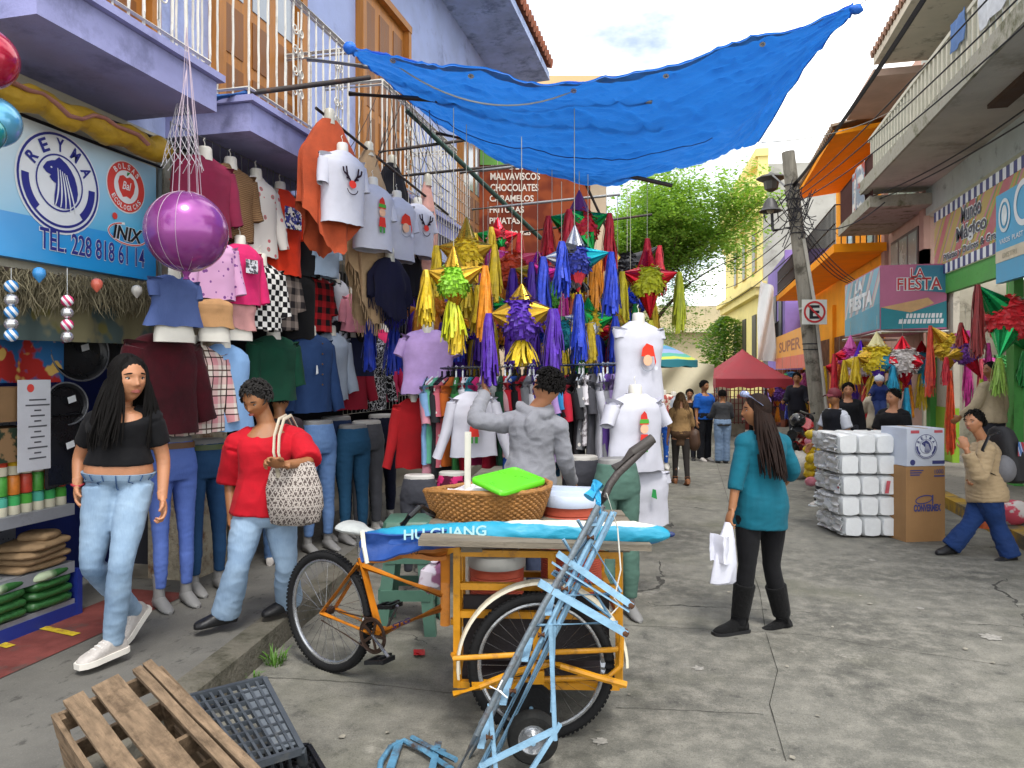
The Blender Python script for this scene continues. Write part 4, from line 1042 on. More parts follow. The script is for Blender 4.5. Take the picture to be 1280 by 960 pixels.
for k in range(5): pillow('kraft_packet', ['lowest flat kraft paper packet on middle shelf', 'second kraft paper packet from the bottom of the middle shelf pile', 'third kraft paper packet in the middle shelf pile', 'kraft paper packet just below the rolled one on middle shelf', 'small rolled kraft packet lying on top of the kraft pile'][k], V((SHX-.14+.01*k, yB-.22+.03*(k % 2)-(.0 if k < 4 else -.06), zS[1]+.03+.042*k)), (.30, .38, .055) if k < 4 else (.2, .2, .06), .1*k, KR, 'kraft packets on the shelf', seed=k)
for k in range(4):
    for s_ in range(2):
        pillow('green_packet', '%s green plastic packet in the %s pile on the bottom shelf' % (['lowest', 'second', 'third', 'topmost'][k], ['far', 'near'][s_]), V((SHX-.14, yB-.17-.34*s_, zS[2]+.035+.058*k)), (.34, .33, .075), .05*k, GP if k < 3 else GP2, 'green packets on the bottom shelf', seed=k*3+s_)
obj('shop_backdrop', MB().grid(lambda a, b: V((-4.42+.02*math.sin(a*30), 1.5+3.4*a, .2+2.2*b)), 40, 8, .01), M('#1e2a66', .9, .2, 3)).name
bpy.data.objects['shop_backdrop']['label'] = 'dark blue cloth hanging at the back of the party shop'; bpy.data.objects['shop_backdrop']['category'] = 'cloth'
BLKP = M('#191a1d', .28, .2, 5, .1)
def tray(label, u, v, X, r, ry, tilt, rect=False):
    c = wl(u, v, X); o = thing('serving_tray', label, 'tray', c, 0, 'black trays on the shop wall')
    m = MB()
    if rect:
        m.obox(c, V((.01, 0, 0)), V((0, r, tilt)), V((0, -tilt*.6, ry))); 
        obj('pan', m, BLKP, o, True); m = MB()
        for (a, b) in ((V((.014, 0, ry)), 0), (V((.014, 0, -ry)), 0)): m.tube([c+V((.014, -r, a.z-tilt*0)), c+V((.014, r, a.z))], .012, 8)
        for sy in (-1, 1): m.tube([c+V((.014, sy*r, -ry)), c+V((.014, sy*r, ry))], .012, 8)
        obj('rim', m, M('#2b2c30', .3), o, True)
    else:
        m.lathe([(r*.02, 0), (r*.8, .002), (r*.86, .02), (r, .03), (r, .036), (r*.84, .026), (r*.78, .008), (.001, .006)], c, 36, V((1, -.25, .1)))
        obj('pan', m, BLKP, o, True)
        m = MB(); x, y, d = frame(V((1, -.25, .1))); m.tube([c+d*.035+(x*math.cos(a)+y*math.sin(a))*r for a in (2*PI*k/40 for k in range(40))], .006, 6, closed=True); obj('rim', m, M('#5b5d63', .25), o, True)
    m = MB(); m.obox(c+V((.042, .02, .03)), V((.001, 0, 0)), V((0, .03, .008)), V((0, -.005, .02))); obj('price_label', m, WH, o, True)
tray('large round black tray hanging left of the woman in the black top', 97, 440, -3.95, .195, .2, 0)
tray('round black tray half hidden behind the hair of the woman in the black top', 152, 440, -3.95, .185, .2, 0)
tray('smaller round black tray hung under the large round tray', 80, 505, -3.92, .135, .1, 0)
tray('tall rectangular black tray leaning under the round trays', 78, 562, -3.88, .13, .22, .02, True)
o = tag(obj('printed_cloth', MB().grid(lambda a, b: V((-3.97+.03*math.sin(a*14), 2.9+1.05*a, 1.66+.30*b)), 30, 8, .008), cloth2('#a22a26', '#2a5f92', 'blot', 5., '#c9a55a')), 'red and blue printed party cloth draped left of the round trays', 'cloth')
po = thing('price_poster', 'white printed price list poster left of the black trays', 'poster', wl(42, 580, -3.85))
pa, pb_ = wl(22, 475, -3.85), wl(63, 585, -3.85)
m = MB().obox((pa+pb_)/2, V((.002, 0, 0)), V((0, (pb_.y-pa.y)/2, 0)), V((0, 0, (pa.z-pb_.z)/2))); obj('sheet', m, M('#c9cbd2', .5, .05, 6), po, True)
m = MB(); c = V((-3.85, (pa.y+pb_.y)/2+.02, pa.z-.05)); disc(m, c-YD*.05, YD, Z, .025, .025, .004, 14); obj('logo_dot', m, REDS, po, True, smooth=False)
m = MB()
for (k, wq) in enumerate((.12, .17, .05, .1, .05, .13, .05, .1, .05, .14, .05, .12)):
    m.quad(*[c+YD*a+Z*(-.075-k*.032+b)+V((.004, 0, 0)) for a, b in ((-wq/2, 0), (wq/2, 0), (wq/2, .009), (-wq/2, .009))])
obj('text_line', m, M('#55565c', .6), po, True, smooth=False)
# cardboard boxes under the cloth
for k, (v0, lab) in enumerate(((505, 'brown cardboard box beside the price poster, upper of two'), (555, 'brown cardboard box with dark print beside the price poster, lower of two'))):
    tag(obj('cardboard_box', MB().box(wl(2, v0, -4.0), (.25, .34, .2)).wrinkle(.003), M('#86694a', .8, .15, 5) if k == 0 else cloth2('#8a6d4e', '#2c3a2c', 'blot', 9)), lab, 'box', 'cardboard boxes in the party shop')
# moss garland
m = MB()
for i in range(1500):
    u = rnd.uniform(-60, 186); t = (u+60)/246; v = 330+26*t+rnd.uniform(-4, 20); p = wl(u, v, -3.62+rnd.uniform(-.05, .05)); L_ = rnd.uniform(.05, .24)*(1.1-.4*t)
    pts = [p]; d = V((rnd.uniform(-.5, .5), rnd.uniform(-.9, .9), -.5))
    for k in range(4):
        d = (d+V((rnd.uniform(-.6, .6), rnd.uniform(-.9, .9), -.55))).normalized(); pts.append(pts[-1]+d*L_/4)
    m.tube(pts, [.004, .0035, .003, .002, .001], 3, False)
tag(obj('moss_garland', m, M('#77705a', .9, .45, 9, 0), smooth=False), 'shaggy grey green moss garland hanging below the blue shop sign', 'garland')
tag(obj('canvas_valance', MB().grid(lambda a, b: wl(-60+250*a, (352+24*a)+ (70-15*a)*b, -3.72)+V((.01*math.sin(a*40), 0, 0)), 40, 5, .01), cloth2('#7b7558', '#4c5a58', 'blot', 3., '#6e6a3e')), 'dull olive printed valance behind the moss garland', 'cloth')
SILV = metallic('#c9c9cc', .2)
def bstripe(c1): 
    key = ('bst', c1)
    if key in _mc: return _mc[key]
    t = NT('striped_bauble'); wv = t.n('ShaderNodeTexWave', wave_type='BANDS', bands_direction='DIAGONAL'); wv.inputs['Scale'].default_value = 14; wv.inputs['Distortion'].default_value = 1.; t.l(t.tc, 'Object', wv, 'Vector')
    t.col(t.mix((t.ramp(wv, 1, .45, .55), 0), srgb(c1), srgb('#dfe3e8'))); t.b.inputs['Roughness'].default_value = .2; _mc[key] = t.m; return t.m
for (u, vs_, cl, nm) in ((14, (358, 375, 390, 405, 419), '#2f7fc0', 'blue'), (84, (376, 391, 406, 421), '#c23a6a', 'pink')):
    top = wl(u, 335, -3.4)
    o = thing('bauble_string', 'string of shiny %s and silver baubles hanging below the moss garland' % nm, 'ornament', top, 0, 'bauble strings under the moss')
    obj('thread', MB().tube([top, wl(u, vs_[-1], -3.4)], .002, 4), WH, o, True)
    for k, v in enumerate(vs_):
        m = MB(); m.ell(V((0, 0, 0)), .033, 16, 12); b = obj('bauble', m, bstripe(cl) if k % 2 == 0 else SILV, o); b.location = wl(u, v, -3.4)-top
for (u, v, cl, lab) in ((49, 343, '#3f8fd0', 'tiny sky blue balloon on the moss garland'), (121, 356, '#e2705a', 'tiny coral balloon on the moss garland'), (171, 364, '#dcd8cf', 'tiny white balloon at the end of the moss garland')):
    p = wl(u, v, -3.5); m = MB(); m.lathe([(.004, -.045), (.012, -.035), (.03, -.012), (.034, .008), (.028, .028), (.012, .038), (.001, .040)], p, 16); tag(obj('small_balloon', m, M(cl, .25, .03, 5, 0, coat=.4)), lab, 'balloon', 'small balloons on the garland')
# big balloons
def balloon(label, u, v, d, r, colr, group, net=True, squash=.94):
    c = at(u, v, d); o = thing('balloon', label, 'balloon', c, 0, group)
    m = MB(); m.ell((0, 0, 0), (r, r, r*squash), 40, 28); obj('skin', m, M(colr, .22, .12, 2.2, .05, 6., metal=.35, coat=.6), o)
    m = MB(); m.lathe([(.02, 0), (.012, .02), (.03, .05)], (0, 0, -r*squash-.045), 12); obj('knot', m, M(colr, .4), o)
    if net:
        m = MB()
        for k in range(7):
            a = k*PI/7+.2
            m.tube([V((math.cos(a)*math.sin(t)*math.cos(.3)*r, math.sin(a)*math.sin(t)*r, math.cos(t)*r*squash))*1.006 for t in (2*PI*q/40 for q in range(41))], .0016, 4)
        for k in range(9):
            a = 2*PI*k/9; m.tube([V((math.cos(a)*r*.35, math.sin(a)*r*.35, r*.9)), V((math.cos(a)*.06, math.sin(a)*.06, r+.35)), V((0, 0, r+.62+(.35 if k < 5 else .1)))], .0022, 4)
        obj('net', m, M('#b9a6b4', .4), o)
    return o
balloon('big metallic purple balloon in a string net beside the blue sign', 233, 290, 4.35, .234, '#8f3f8c', None, True, 1.0)
balloon('crimson metallic balloon cut by the left edge above the blue one', -22, 72, 3.3, .145, '#b01238', 'balloons at the left edge', False)
balloon('sky blue balloon cut by the left edge under the crimson one', -10, 152, 3.35, .120, '#5aa3c8', 'balloons at the left edge', False)
balloon('small teal balloon cut by the left edge under the sky blue one', -22, 165, 3.2, .09, '#1f8a8c', 'balloons at the left edge', False)
# hanging empty nets
for (u0, v0, lab) in ((232, 100, 'bundle of clear string nets tied to the balcony above the purple balloon'),):
    m = MB(); top = at(228, 100, 4.75)
    for k in range(16):
        a = 2*PI*k/16; pts = [top]
        for q in range(1, 7): pts.append(top+V((math.cos(a+q*.5)*.03*q*.7, math.sin(a+q*.5)*.03*q*.7, -.095*q)))
        m.tube(pts, .0022, 4)
    tag(obj('string_net', m, M('#cfccd2', .4)), lab, 'net')
# ---------------------------------------------------------------- garments
FORM = M('#d9d5ca', .45, .06, 6, .05); FORMG = M('#7d7c7b', .5, .06, 6, .05); FORMB = M('#c2bfb9', .5, .06, 6)
def ring(z, hw, hd, n=36, e=2.3, dx=0., dy=0.):
    out = []
    for k in range(n):
        a = 2*PI*k/n; ca, sa = math.cos(a), math.sin(a); q = 1/max(abs(ca)**e+abs(sa)**e, 1e-6)**(1/e)
        out.append(V((hw*ca*q+dx, hd*sa*q+dy, z)))
    return out
def shirt_mesh(W, L, sl=.5, dep=.29, amp=.011, seed=0., ang=11, flare=1., sw=1., nl=16):
    m = MB(); hw = W/2; D = hw*dep*1.25
    prof_ = [(-L, .98*flare, .95), (-L*.8, .95*(1+flare)/2, .93), (-L*.55, .93, .95), (-L*.35, .97, 1.05), (-L*.2, 1.0, 1.0), (-L*.12, .95, .82), (-L*.06, .72, .62), (-L*.02, .46, .5), (0, .34, .42)]
    rr = []
    for (z0, a0_, b0), (z1, a1_, b1) in zip(prof_, prof_[1:]):
        for k in range(4):
            t = k/4; rr.append(ring(z0+(z1-z0)*t, hw*(a0_+(a1_-a0_)*t), D*(b0+(b1-b0)*t)))
    rr.append(ring(0, hw*.34, D*.42)); m.loft(rr, False, False)
    if sl:
        for sx in (-1, 1):
            a = math.radians(ang); p = V((sx*hw*.76, 0, -L*.10)); d = V((sx*math.sin(a), .05, -math.cos(a))); n = max(4, int(sl*14))
            pts = [p+d*(sl*L*i/n)+V((0, .03*L*(i/n)**2, 0)) for i in range(n+1)]
            m.tube(pts, [(.165-.045*i/n)*W*sw for i in range(n+1)], 16, False, flat=.8)
    m.wrinkle(amp, (9, 9, 5), seed)
    for i, p in enumerate(m.v):
        f = min(1., max(0, -p.z/L)); r_ = 1-abs(noise.noise(V((p.x*13+seed, p.y*7, p.z*4.5+p.x*5))))*2.6; r2 = 1-abs(noise.noise(V((p.x*9+p.z*9, p.y*9+seed, p.z*9-p.x*6))))*3
        m.v[i] = p+V((p.x*.25, p.y*1.6, 0))*(amp*7)*(max(0, r_)*.35*(.3+f)+max(0, r2)*.3)-V((0, 0, .006*r2*f))
    return m
NIDX = [0]
def place_xy(u, v0, X, phi):
    p = wl(u, v0, X); n = V((math.cos(math.radians(phi)), -math.sin(math.radians(phi)), 0)); return p, math.atan2(-n.x, n.y)
def hang_shirt(label, u, v0, v1, X, W, mat, sl=.5, phi=16, grp='clothes hanging on the shop front', neck=True, low=0., cat='clothing', d=None, name='hanging_shirt', formmat=None, **kw):
    NIDX[0] += 1
    if d is None: p, rz = place_xy(u, v0, X, phi)
    else:
        p = at(u, v0, d); n = V((math.cos(math.radians(phi)), -math.sin(math.radians(phi)), 0)); rz = math.atan2(-n.x, n.y)
    dd = p.dot(F); L_ = (v1-v0)/FPX*dd
    o = thing(name, label, cat, p, rz, grp)
    obj('garment', shirt_mesh(W, L_, sl, seed=NIDX[0]*3.3, **kw), mat, o)
    if neck:
        h = .055; m = MB(); m.lathe([(.05*W/.4, -.03), (.045*W/.4, .01), (.043*W/.4, h), (.036*W/.4, h+.012)], n=16)
        m.tube([V((0, 0, h)), V((0, 0, h+.04)), V((.012, 0, h+.06)), V((0, 0, h+.075))], .003, 6); obj('bust_form', m, formmat or FORM, o)
    if low:
        m = MB(); m.loft([ring(-L_-low, W*.41, W*.15), ring(-L_-low*.5, W*.41, W*.145), ring(-L_+.05, W*.34, W*.10)]); obj('lower_form', m, formmat or FORM, o)
    o['_w'] = W; o['_l'] = L_
    return o, L_
BURG = CL('#7d2340'); 
X1 = -3.32
hang_shirt('burgundy sweater hanging above the purple balloon', 256, 196, 292, X1, .44, BURG, .75)
hang_shirt('brown cable knit sweater next to the burgundy one', 288, 208, 300, X1, .42, cloth2('#8a6a4a', '#5f4631', 'knit', 22), .6)
hang_shirt('white sweatshirt with small pink print in the upper row', 320, 222, 320, X1, .42, cloth2('#d9d4cf', '#c46a72', 'dots', 13, '#7f8f7a'), .78, sw=.9)
o, L_ = hang_shirt('bright orange red t-shirt with a chest print', 350, 238, 345, X1, .42, CL('#d8381c'), .45, dep=.42)
m = MB(); m.quad(V((-.09, .155, -.34)), V((.09, .155, -.34)), V((.09, .15, -.16)), V((-.09, .15, -.16))); m.wrinkle(.004); obj('chest_print', m, cloth2('#3a3f8a', '#e8e4da', 'blot', 22, '#222222'), o)
hang_shirt('black sweater at the end of the upper row', 377, 252, 345, X1, .42, CL('#1b1b1f'), .6)
hang_shirt('lilac sweatshirt with dark floral dots below the purple balloon', 266, 300, 374, X1+.12, .38, cloth2('#d5a3c8', '#7d4a8a', 'dots', 22), .8)
hang_shirt('denim overall skirt on a white form beside the blue sign', 218, 345, 408, X1+.15, .34, DEN('#3a4a78', '#56689a'), .35, low=.1, flare=1.25)
o, L_ = hang_shirt('hot pink sweatshirt with a cartoon patch', 300, 306, 382, X1+.1, .36, CL('#cf2a68'), .85, dep=.42)
obj('patch', MB().quad(V((-.05, .135, -.22)), V((.06, .135, -.22)), V((.06, .13, -.12)), V((-.05, .13, -.12))), cloth2('#cfd0d6', '#4a4a50', 'blot', 30), o)
hang_shirt('tan corduroy skirt on a white form', 268, 374, 409, X1+.15, .30, CL('#b58a5f'), 0, neck=False, low=.10, flare=1.1)
hang_shirt('dusty rose skirt on a white form', 299, 376, 412, X1+.12, .28, CL('#c28d8a'), 0, neck=False, low=.08, flare=1.1)
hang_shirt('black and white checkerboard shirt', 326, 328, 412, X1+.1, .40, cloth2('#d8d6d2', '#111114', 'check', 12), .7)
hang_shirt('grey gingham shirt beside the checkerboard shirt', 350, 334, 412, X1, .38, cloth2('#8d8078', '#2a2628', 'gingham', 9), .6)
hang_shirt('plain black tank top between the checked shirts', 374, 338, 425, X1, .36, CL('#131316'), 0)
hang_shirt('pale blue denim top with dark hem', 405, 302, 346, X1+.1, .36, DEN('#8ea6c2', '#a9bdd4'), .4)
hang_shirt('red and black plaid shirt hanging under the pale denim top', 396, 346, 414, X1, .36, cloth2('#b01c24', '#141216', 'gingham', 9), .6)
hang_shirt('black t-shirt with white print beside the red plaid shirt', 420, 350, 424, X1, .36, cloth2('#141418', '#c8c8d0', 'blot', 6), .5)
hang_shirt('pink and grey raglan top', 441, 368, 415, X1+.1, .34, CL('#c9808f'), .7)
hang_shirt('black vest high beside the doorway', 458, 362, 428, X1+.1, .34, CL('#121215'), 0)
X2 = -3.30
hang_shirt('dark wine velvet jacket behind the woman in the black top', 205, 416, 542, X2, .50, M('#390812', .85, .4, 7, .5, 26, sheen=.08), .8)
hang_shirt('pink and brown plaid flannel shirt', 242, 432, 542, X2, .50, cloth2('#d9cfc4', '#c98a90', 'plaid', 7.5, '#5f4a42'), .8)
o, L_ = hang_shirt('light blue denim romper with gathered waist', 279, 430, 538, X2+.05, .44, DEN('#6f93bf', '#83a6cf'), 0, flare=1.25)
hang_shirt('dark green v-neck sweater behind the woman in red', 342, 420, 500, X2, .48, CL('#0f3d2c'), .7)
o, L_ = hang_shirt('dark blue denim jacket on a torso form', 387, 416, 515, X2, .50, DEN('#1f3358', '#2f4a78'), .9, dep=.36)
m = MB()
for k in range(5): m.ell(V((0, .155, -.1-k*.09)), .008, 8, 6)
obj('button', m, metallic('#8a6a48'), o)
obj('price_label', MB().quad(V((.06, .165, -.36)), V((.09, .165, -.37)), V((.085, .165, -.29)), V((.07, .165, -.29))), WH, o)
hang_shirt('pale grey denim jacket beside the dark blue one', 413, 416, 500, X2, .46, DEN('#7f8fa6', '#a4afbf'), .8)
hang_shirt('red topped navy hooded jacket', 438, 418, 512, X2, .46, cloth2('#1d2340', '#8f1c30', 'stripe', 1.2), .8)
hang_shirt('black jacket with white scribble print', 464, 420, 512, X2, .46, cloth2('#12131a', '#c8cad0', 'scribble', 14), .8)
hang_shirt('magenta hooded sweatshirt at the doorway', 480, 412, 502, X2, .44, CL('#cc2a5e'), .8)
hang_shirt('rose coloured sweatshirt behind the magenta one', 489, 425, 490, X2-.1, .4, CL('#c03a58'), .8)
# legs forms
def legs(label, u, v0, v1, d0, mat, foot=FORMG, W=.36, rz=None, belt=None, phi=30, wide=1., footlen=.24, zg=.15, skirt=0., short=1., grp='trouser mannequins on the pavement', sep=1., shoeless=False):
    NIDX[0] += 1
    d = d0 or gd(v1, zg); p = at(u, v1, d); p.z = zg
    n = V((math.cos(math.radians(phi)), -math.sin(math.radians(phi)), 0)); rz = math.atan2(-n.x, n.y) if rz is None else rz
    H = (v1-v0)/FPX*d; o = thing('leg_mannequin', label, 'mannequin', p, rz, grp)
    m = MB(); hw = W/2*.86
    m.loft([ring(H*.745, hw*.96, hw*.52), ring(H*.80, hw*1.0, hw*.60), ring(H*.86, hw*.96, hw*.62), ring(H*.92, hw*.86, hw*.56), ring(H*.97, hw*.80, hw*.50)])
    for sx in (-1, 1):
        zs = [(.86, .44, .52), (.78, .50, .59), (.70, .485, .57), (.60, .41, .48), (.50, .345, .39), (.38, .285*wide, .32*wide), (.26, .275*wide, .30*wide), (.16, .225*wide, .24*wide), (.12 + (1-short)*.3, .21*wide, .23*wide)]
        m.loft([ring(H*z, hw*a, hw*b, 18, 2.1, sx*hw*(.50+.05*(1-z))*sep, .02*math.sin(z*6)) for z, a, b in zs][::-1])
    gm = fuse('trousers', m, mat, o, .009, 4, .0035, (10, 10, 18), NIDX[0]*1.7, world=False)
    m = MB(); m.loft([ring(H*.95, hw*.80, hw*.50), ring(H*.99, hw*.78, hw*.48), ring(H*1.0, hw*.70, hw*.42)]); obj('waist_form', m, foot, o)
    if belt: m = MB(); m.loft([ring(H*.93, hw*.90, hw*.59), ring(H*.965, hw*.87, hw*.57)], False, False); obj('belt', m, belt, o)
    if not shoeless:
        for sx in (-1, 1):
            m = MB(); x = sx*hw*.56*sep
            m.loft([ring(H*.02+.05, .036, .05, 14, 2, x, .0), ring(H*.10, .035, .042, 14, 2, x), ring(H*(.2+(1-short)*.35), .042, .046, 14, 2, x)])
            m.loft([[V((x+hw_*math.cos(a), y, max(.002, hz_*(.5+.5*math.sin(a))))) for a in (2*PI*k/12 for k in range(12))] for y, hw_, hz_ in ((-.055, .02, .05), (-.04, .034, .09), (0, .038, .11), (.06, .040, .08), (.12, .042, .05), (.17, .032, .035), (.19, .012, .02))])
            obj('foot', m, foot, o)
    return o
legs('light blue skinny jeans with tan belt on grey legs', 216, 545, 757, None, DEN('#4a62a8', '#6078bd'), belt=M('#6b4a2c', .5), W=.37)
legs('dark blue skinny jeans with olive belt on grey legs', 258, 548, 738, None, DEN('#1c3a5c', '#284a70'), belt=M('#4c5a34', .6), W=.38)
legs('mid blue rolled jeans on grey legs behind the woman in red', 397, 525, 688, None, DEN('#48689a', '#7291bd'), W=.42)
legs('very dark indigo jeans with white tag beside the mid blue pair', 420, 520, 672, None, DEN('#16233f', '#1f3052'), W=.44)
legs('teal blue jeans with white tag third from the doorway', 441, 518, 664, 6.9, DEN('#1f4562', '#2a5678'), W=.42)
legs('grey cargo trousers on pale legs near the doorway', 458, 512, 657, 7.1, CL('#55565c'), foot=FORMB, W=.44)
legs('navy trousers on white legs right at the doorway', 477, 508, 645, 7.7, CL('#181c30'), foot=FORMB, W=.44)
# front hanging row over the kerb
XF = -2.62
def cape(label, u, v0, v1, X, W, mat, phi=30, pointed=True, fringe=False, name='hanging_poncho', grp='shawls hanging over the pavement'):
    NIDX[0] += 1; p, rz = place_xy(u, v0, X, phi); L_ = (v1-v0)/FPX*p.dot(F); o = thing(name, label, 'clothing', p, rz, grp)
    m = MB(); n = 48
    def rg_(t):
        out = []
        for k in range(n):
            a = 2*PI*k/n; ca, sa = math.cos(a), math.sin(a)
            w_ = W/2*(.28+.72*min(1, t*2.2)**.7); dp = W*.10+W*.16*t
            fold = 1+.16*t*math.sin(a*9+NIDX[0])
            zz = -L_*t*(1 if not pointed else (.62+.38*abs(sa)**2))
            out.append(V((w_*ca*fold, dp*sa*fold, zz-(.02 if k % 2 and t == 1 else 0))))
        return out
    m.loft([rg_(i/14) for i in range(15)], False, False); m.wrinkle(.012, (8, 8, 5), NIDX[0]); obj('garment', m, mat, o)
    if fringe:
        f = MB()
        for k in range(60):
            a = 2*PI*k/60; b = V((W/2*math.cos(a)*.98, W*.26*math.sin(a), -L_*(1 if not pointed else (.62+.38*abs(math.sin(a))**2))+.01)); f.tube([b, b+V((.008*rnd.uniform(-1, 1), .008*rnd.uniform(-1, 1), -.06)), b+V((.01*rnd.uniform(-1, 1), .01*rnd.uniform(-1, 1), -.12))], .004, 4)
        obj('fringe', f, mat, o)
    m = MB(); m.lathe([(.05, -.04), (.042, .01), (.040, .07), (.03, .085)], n=14); obj('bust_form', m, M('#b9b4a4', .3, .1, 6, .3, 20), o)
cape('rust red knitted poncho with fringe hanging under the brown pole', 412, 150, 318, XF-.12, .50, CL('#a84a2c', .2, bump=.9), pointed=True)
cape('beige fringed shawl behind the white reindeer shirts', 461, 190, 405, XF-.12, .40, CL('#a58a6a', .2, bump=.8), pointed=True, fringe=True)
cape('pink fringed scarf at the end of the white shirt row', 534, 228, 378, XF, .26, CL('#cf9c90', .2, bump=.8), pointed=False, fringe=True)
cape('black cardigan hanging behind the white shirts', 490, 205, 300, XF-.25, .42, CL('#15151c'), pointed=False)
cape('navy fringed shawl hanging under the santa shirt', 487, 322, 400, XF+.05, .42, CL('#14142c'), pointed=True, fringe=True)
cape('black lace shawl hanging under the end of the white shirt row', 515, 318, 372, XF-.1, .36, CL('#14141a'), pointed=True, fringe=True)
WHC = CL('#c3c3ce', .06)
FACEC = M('#d9a98a', .8)
def flat(par, pts, mat, y, nm='print', dz=0., sc=1.):
    m = MB(); m.add([V((p[0]*sc, y, p[1]*sc+dz)) for p in pts], [tuple(range(len(pts)))]); return obj(nm, m, mat, par, smooth=False)
def circ(cx, cy, rx, ry=None, n=16): ry = ry or rx; return [(cx+rx*math.cos(2*PI*k/n), cy+ry*math.sin(2*PI*k/n)) for k in range(n)]
def prints(o, L_, kind):
    y = .120; z0 = -L_*.48
    if kind == 'reindeer':
        dk = M('#2a1c28', .8); rd = M('#d23a30', .8)
        for sx in (-1, 1):
            m = MB()
            for pts in ([(.015, .02), (.05, .07), (.06, .13)], [(.045, .06), (.085, .085), (.09, .12)], [(.03, .04), (.06, .045)]):
                for a, b in zip(pts, pts[1:]):
                    d = V((b[0]-a[0], 0, b[1]-a[1])).normalized(); n_ = V((-d.z, 0, d.x))*.008; A_ = V((sx*a[0], y, a[1]+z0)); B2 = V((sx*b[0], y, b[1]+z0)); n_.x *= sx
                    m.quad(A_-n_, B2-n_, B2+n_, A_+n_)
            obj('print', m, dk, o, smooth=False)
        flat(o, circ(0, .0, .035, .03), rd, y+.002, dz=z0); m = MB(); ringband(m, V((0, y+.001, z0-.03)), V((-1, 0, 0)), Z, .055, .05, .008, 0, PI*1.05, PI*1.95); obj('print', m, dk, o, smooth=False)
    elif kind == 'elf':
        flat(o, [(-.04, .05), (.04, .05), (.03, .12), (.0, .15), (-.02, .13)], M('#c8342c', .8), y, dz=z0); flat(o, [(-.042, .06), (.042, .06), (.038, .09), (-.036, .09)], M('#4f9a3a', .8), y+.001, dz=z0)
        flat(o, circ(0, .02, .035), FACEC, y, dz=z0); flat(o, [(-.03, -.02), (.03, -.02), (.04, -.1), (-.04, -.1)], M('#c8342c', .8), y, dz=z0)
        flat(o, [(-.03, -.1), (-.008, -.1), (-.008, -.15), (-.03, -.15)], M('#3f8a3a', .8), y, dz=z0); flat(o, [(.03, -.1), (.008, -.1), (.008, -.15), (.03, -.15)], M('#3f8a3a', .8), y, dz=z0)
    elif kind == 'santa':
        flat(o, [(-.06, .02), (.06, .02), (.05, .08), (.01, .12), (-.05, .10), (-.08, -.02), (-.07, -.05)], M('#d23a28', .8), y, dz=z0); flat(o, circ(0, -.01, .042), FACEC, y+.001, dz=z0)
        m = MB(); ringband(m, V((0, y+.002, z0-.035)), V((-1, 0, 0)), Z, .065, .06, .006, 0, PI, 2*PI); obj('print', m, M('#8a8f9a', .8), o, smooth=False); flat(o, circ(-.08, -.07, .016), M('#c9ccd6', .8), y+.001, dz=z0)
for (u, v0, v1, kind, lab) in ((428, 190, 281, 'reindeer', 'white t-shirt with reindeer face, nearest of the hanging white row'), (466, 232, 313, 'elf', 'white t-shirt with a Christmas elf print'), (496, 248, 326, 'santa', 'white t-shirt with a Santa face print'), (522, 256, 321, 'reindeer', 'white t-shirt with reindeer face, farthest of the hanging white row')):
    o, L_ = hang_shirt(lab, u, v0, v1, XF, .40, WHC, .42, grp='white Christmas t-shirts hanging in a row', ang=13, phi=24, amp=.008, dep=.40); prints(o, L_, kind)
    o.children[0]
hang_shirt('lilac t-shirt on a white torso form hanging over the rack', 535, 412, 492, None, .46, CL('#b79ad0'), .34, d=6.2, phi=80, grp=None, ang=22)
# wire grids
def wire_grid(label, X, Ya, Yb, za, zb, st, mat=WHITEP):
    m = MB(); y = Ya
    while y <= Yb+1e-6: m.tube([V((X, y, za)), V((X, y, zb))], .004, 5); y += st
    z = za
    while z <= zb+1e-6: m.tube([V((X, Ya, z)), V((X, Yb, z))], .004, 5); z += st*1.5
    tag(obj('wire_grid', m, mat), label, 'grid', 'wire display grids')
wire_grid('white wire grid fixed under the balconies behind the upper clothes row', -3.42, 4.3, 8.6, 2.6, 3.42, .09, M('#8e9296', .4, .1, 5, 0, metal=.5))
wire_grid('white wire grid hanging over the pavement behind the shirts', -2.74, 6.9, 9.0, 3.0, 4.2, .09)
wire_grid('pale wire grid wall at the clothes doorway', -4.2, 8.4, 11., 1.2, 3.0, .12)
# poles
pole('brown iron pole with blue sleeve sticking out from the balcony', at(268, 122, 5.15), at(462, 97, 6.1), .020, IRON, 'iron poles carrying the stall', (.18, M('#2460a8', .5)))
pole('grey pole running under the near edge of the blue tarpaulin', at(384, 74, 5.9), at(815, 127, 5.75), .019, STEEL, 'iron poles carrying the stall')
pole('rusty pole under the tarpaulin, second from its near edge', at(436, 117, 6.0), at(832, 146, 6.15), .020, IRON, 'iron poles carrying the stall')
pole('dark pole under the far half of the tarpaulin', at(545, 166, 7.0), at(840, 232, 7.1), .020, IRON, 'iron poles carrying the stall')
pole('green iron pipe sloping down along the pavement edge', at(508, 138, 7.2), at(676, 298, 8.3), .026, M('#2f4a40', .6, .2, 9), 'iron poles carrying the stall')
pole('thin grey crossbar above the yellow star pinata', at(575, 216, 7.4), at(748, 197, 7.2), .016, STEEL, 'iron poles carrying the stall')
pole('thin grey crossbar above the red star pinata', at(590, 262, 7.6), at(775, 243, 7.4), .014, STEEL, 'iron poles carrying the stall')
pole('thin dark crossbar right of the red star pinata', at(655, 290, 7.7), at(815, 268, 7.8), .013, IRON, 'iron poles carrying the stall')
pole('slanting dark strut between tarpaulin and pinatas', at(716, 195, 7.2), at(760, 290, 7.6), .013, IRON, 'iron poles carrying the stall')
pole('rust brown rail in front of the third balcony', at(474, 190, 7.0), at(605, 172, 7.9), .016, IRON, 'iron poles carrying the stall')
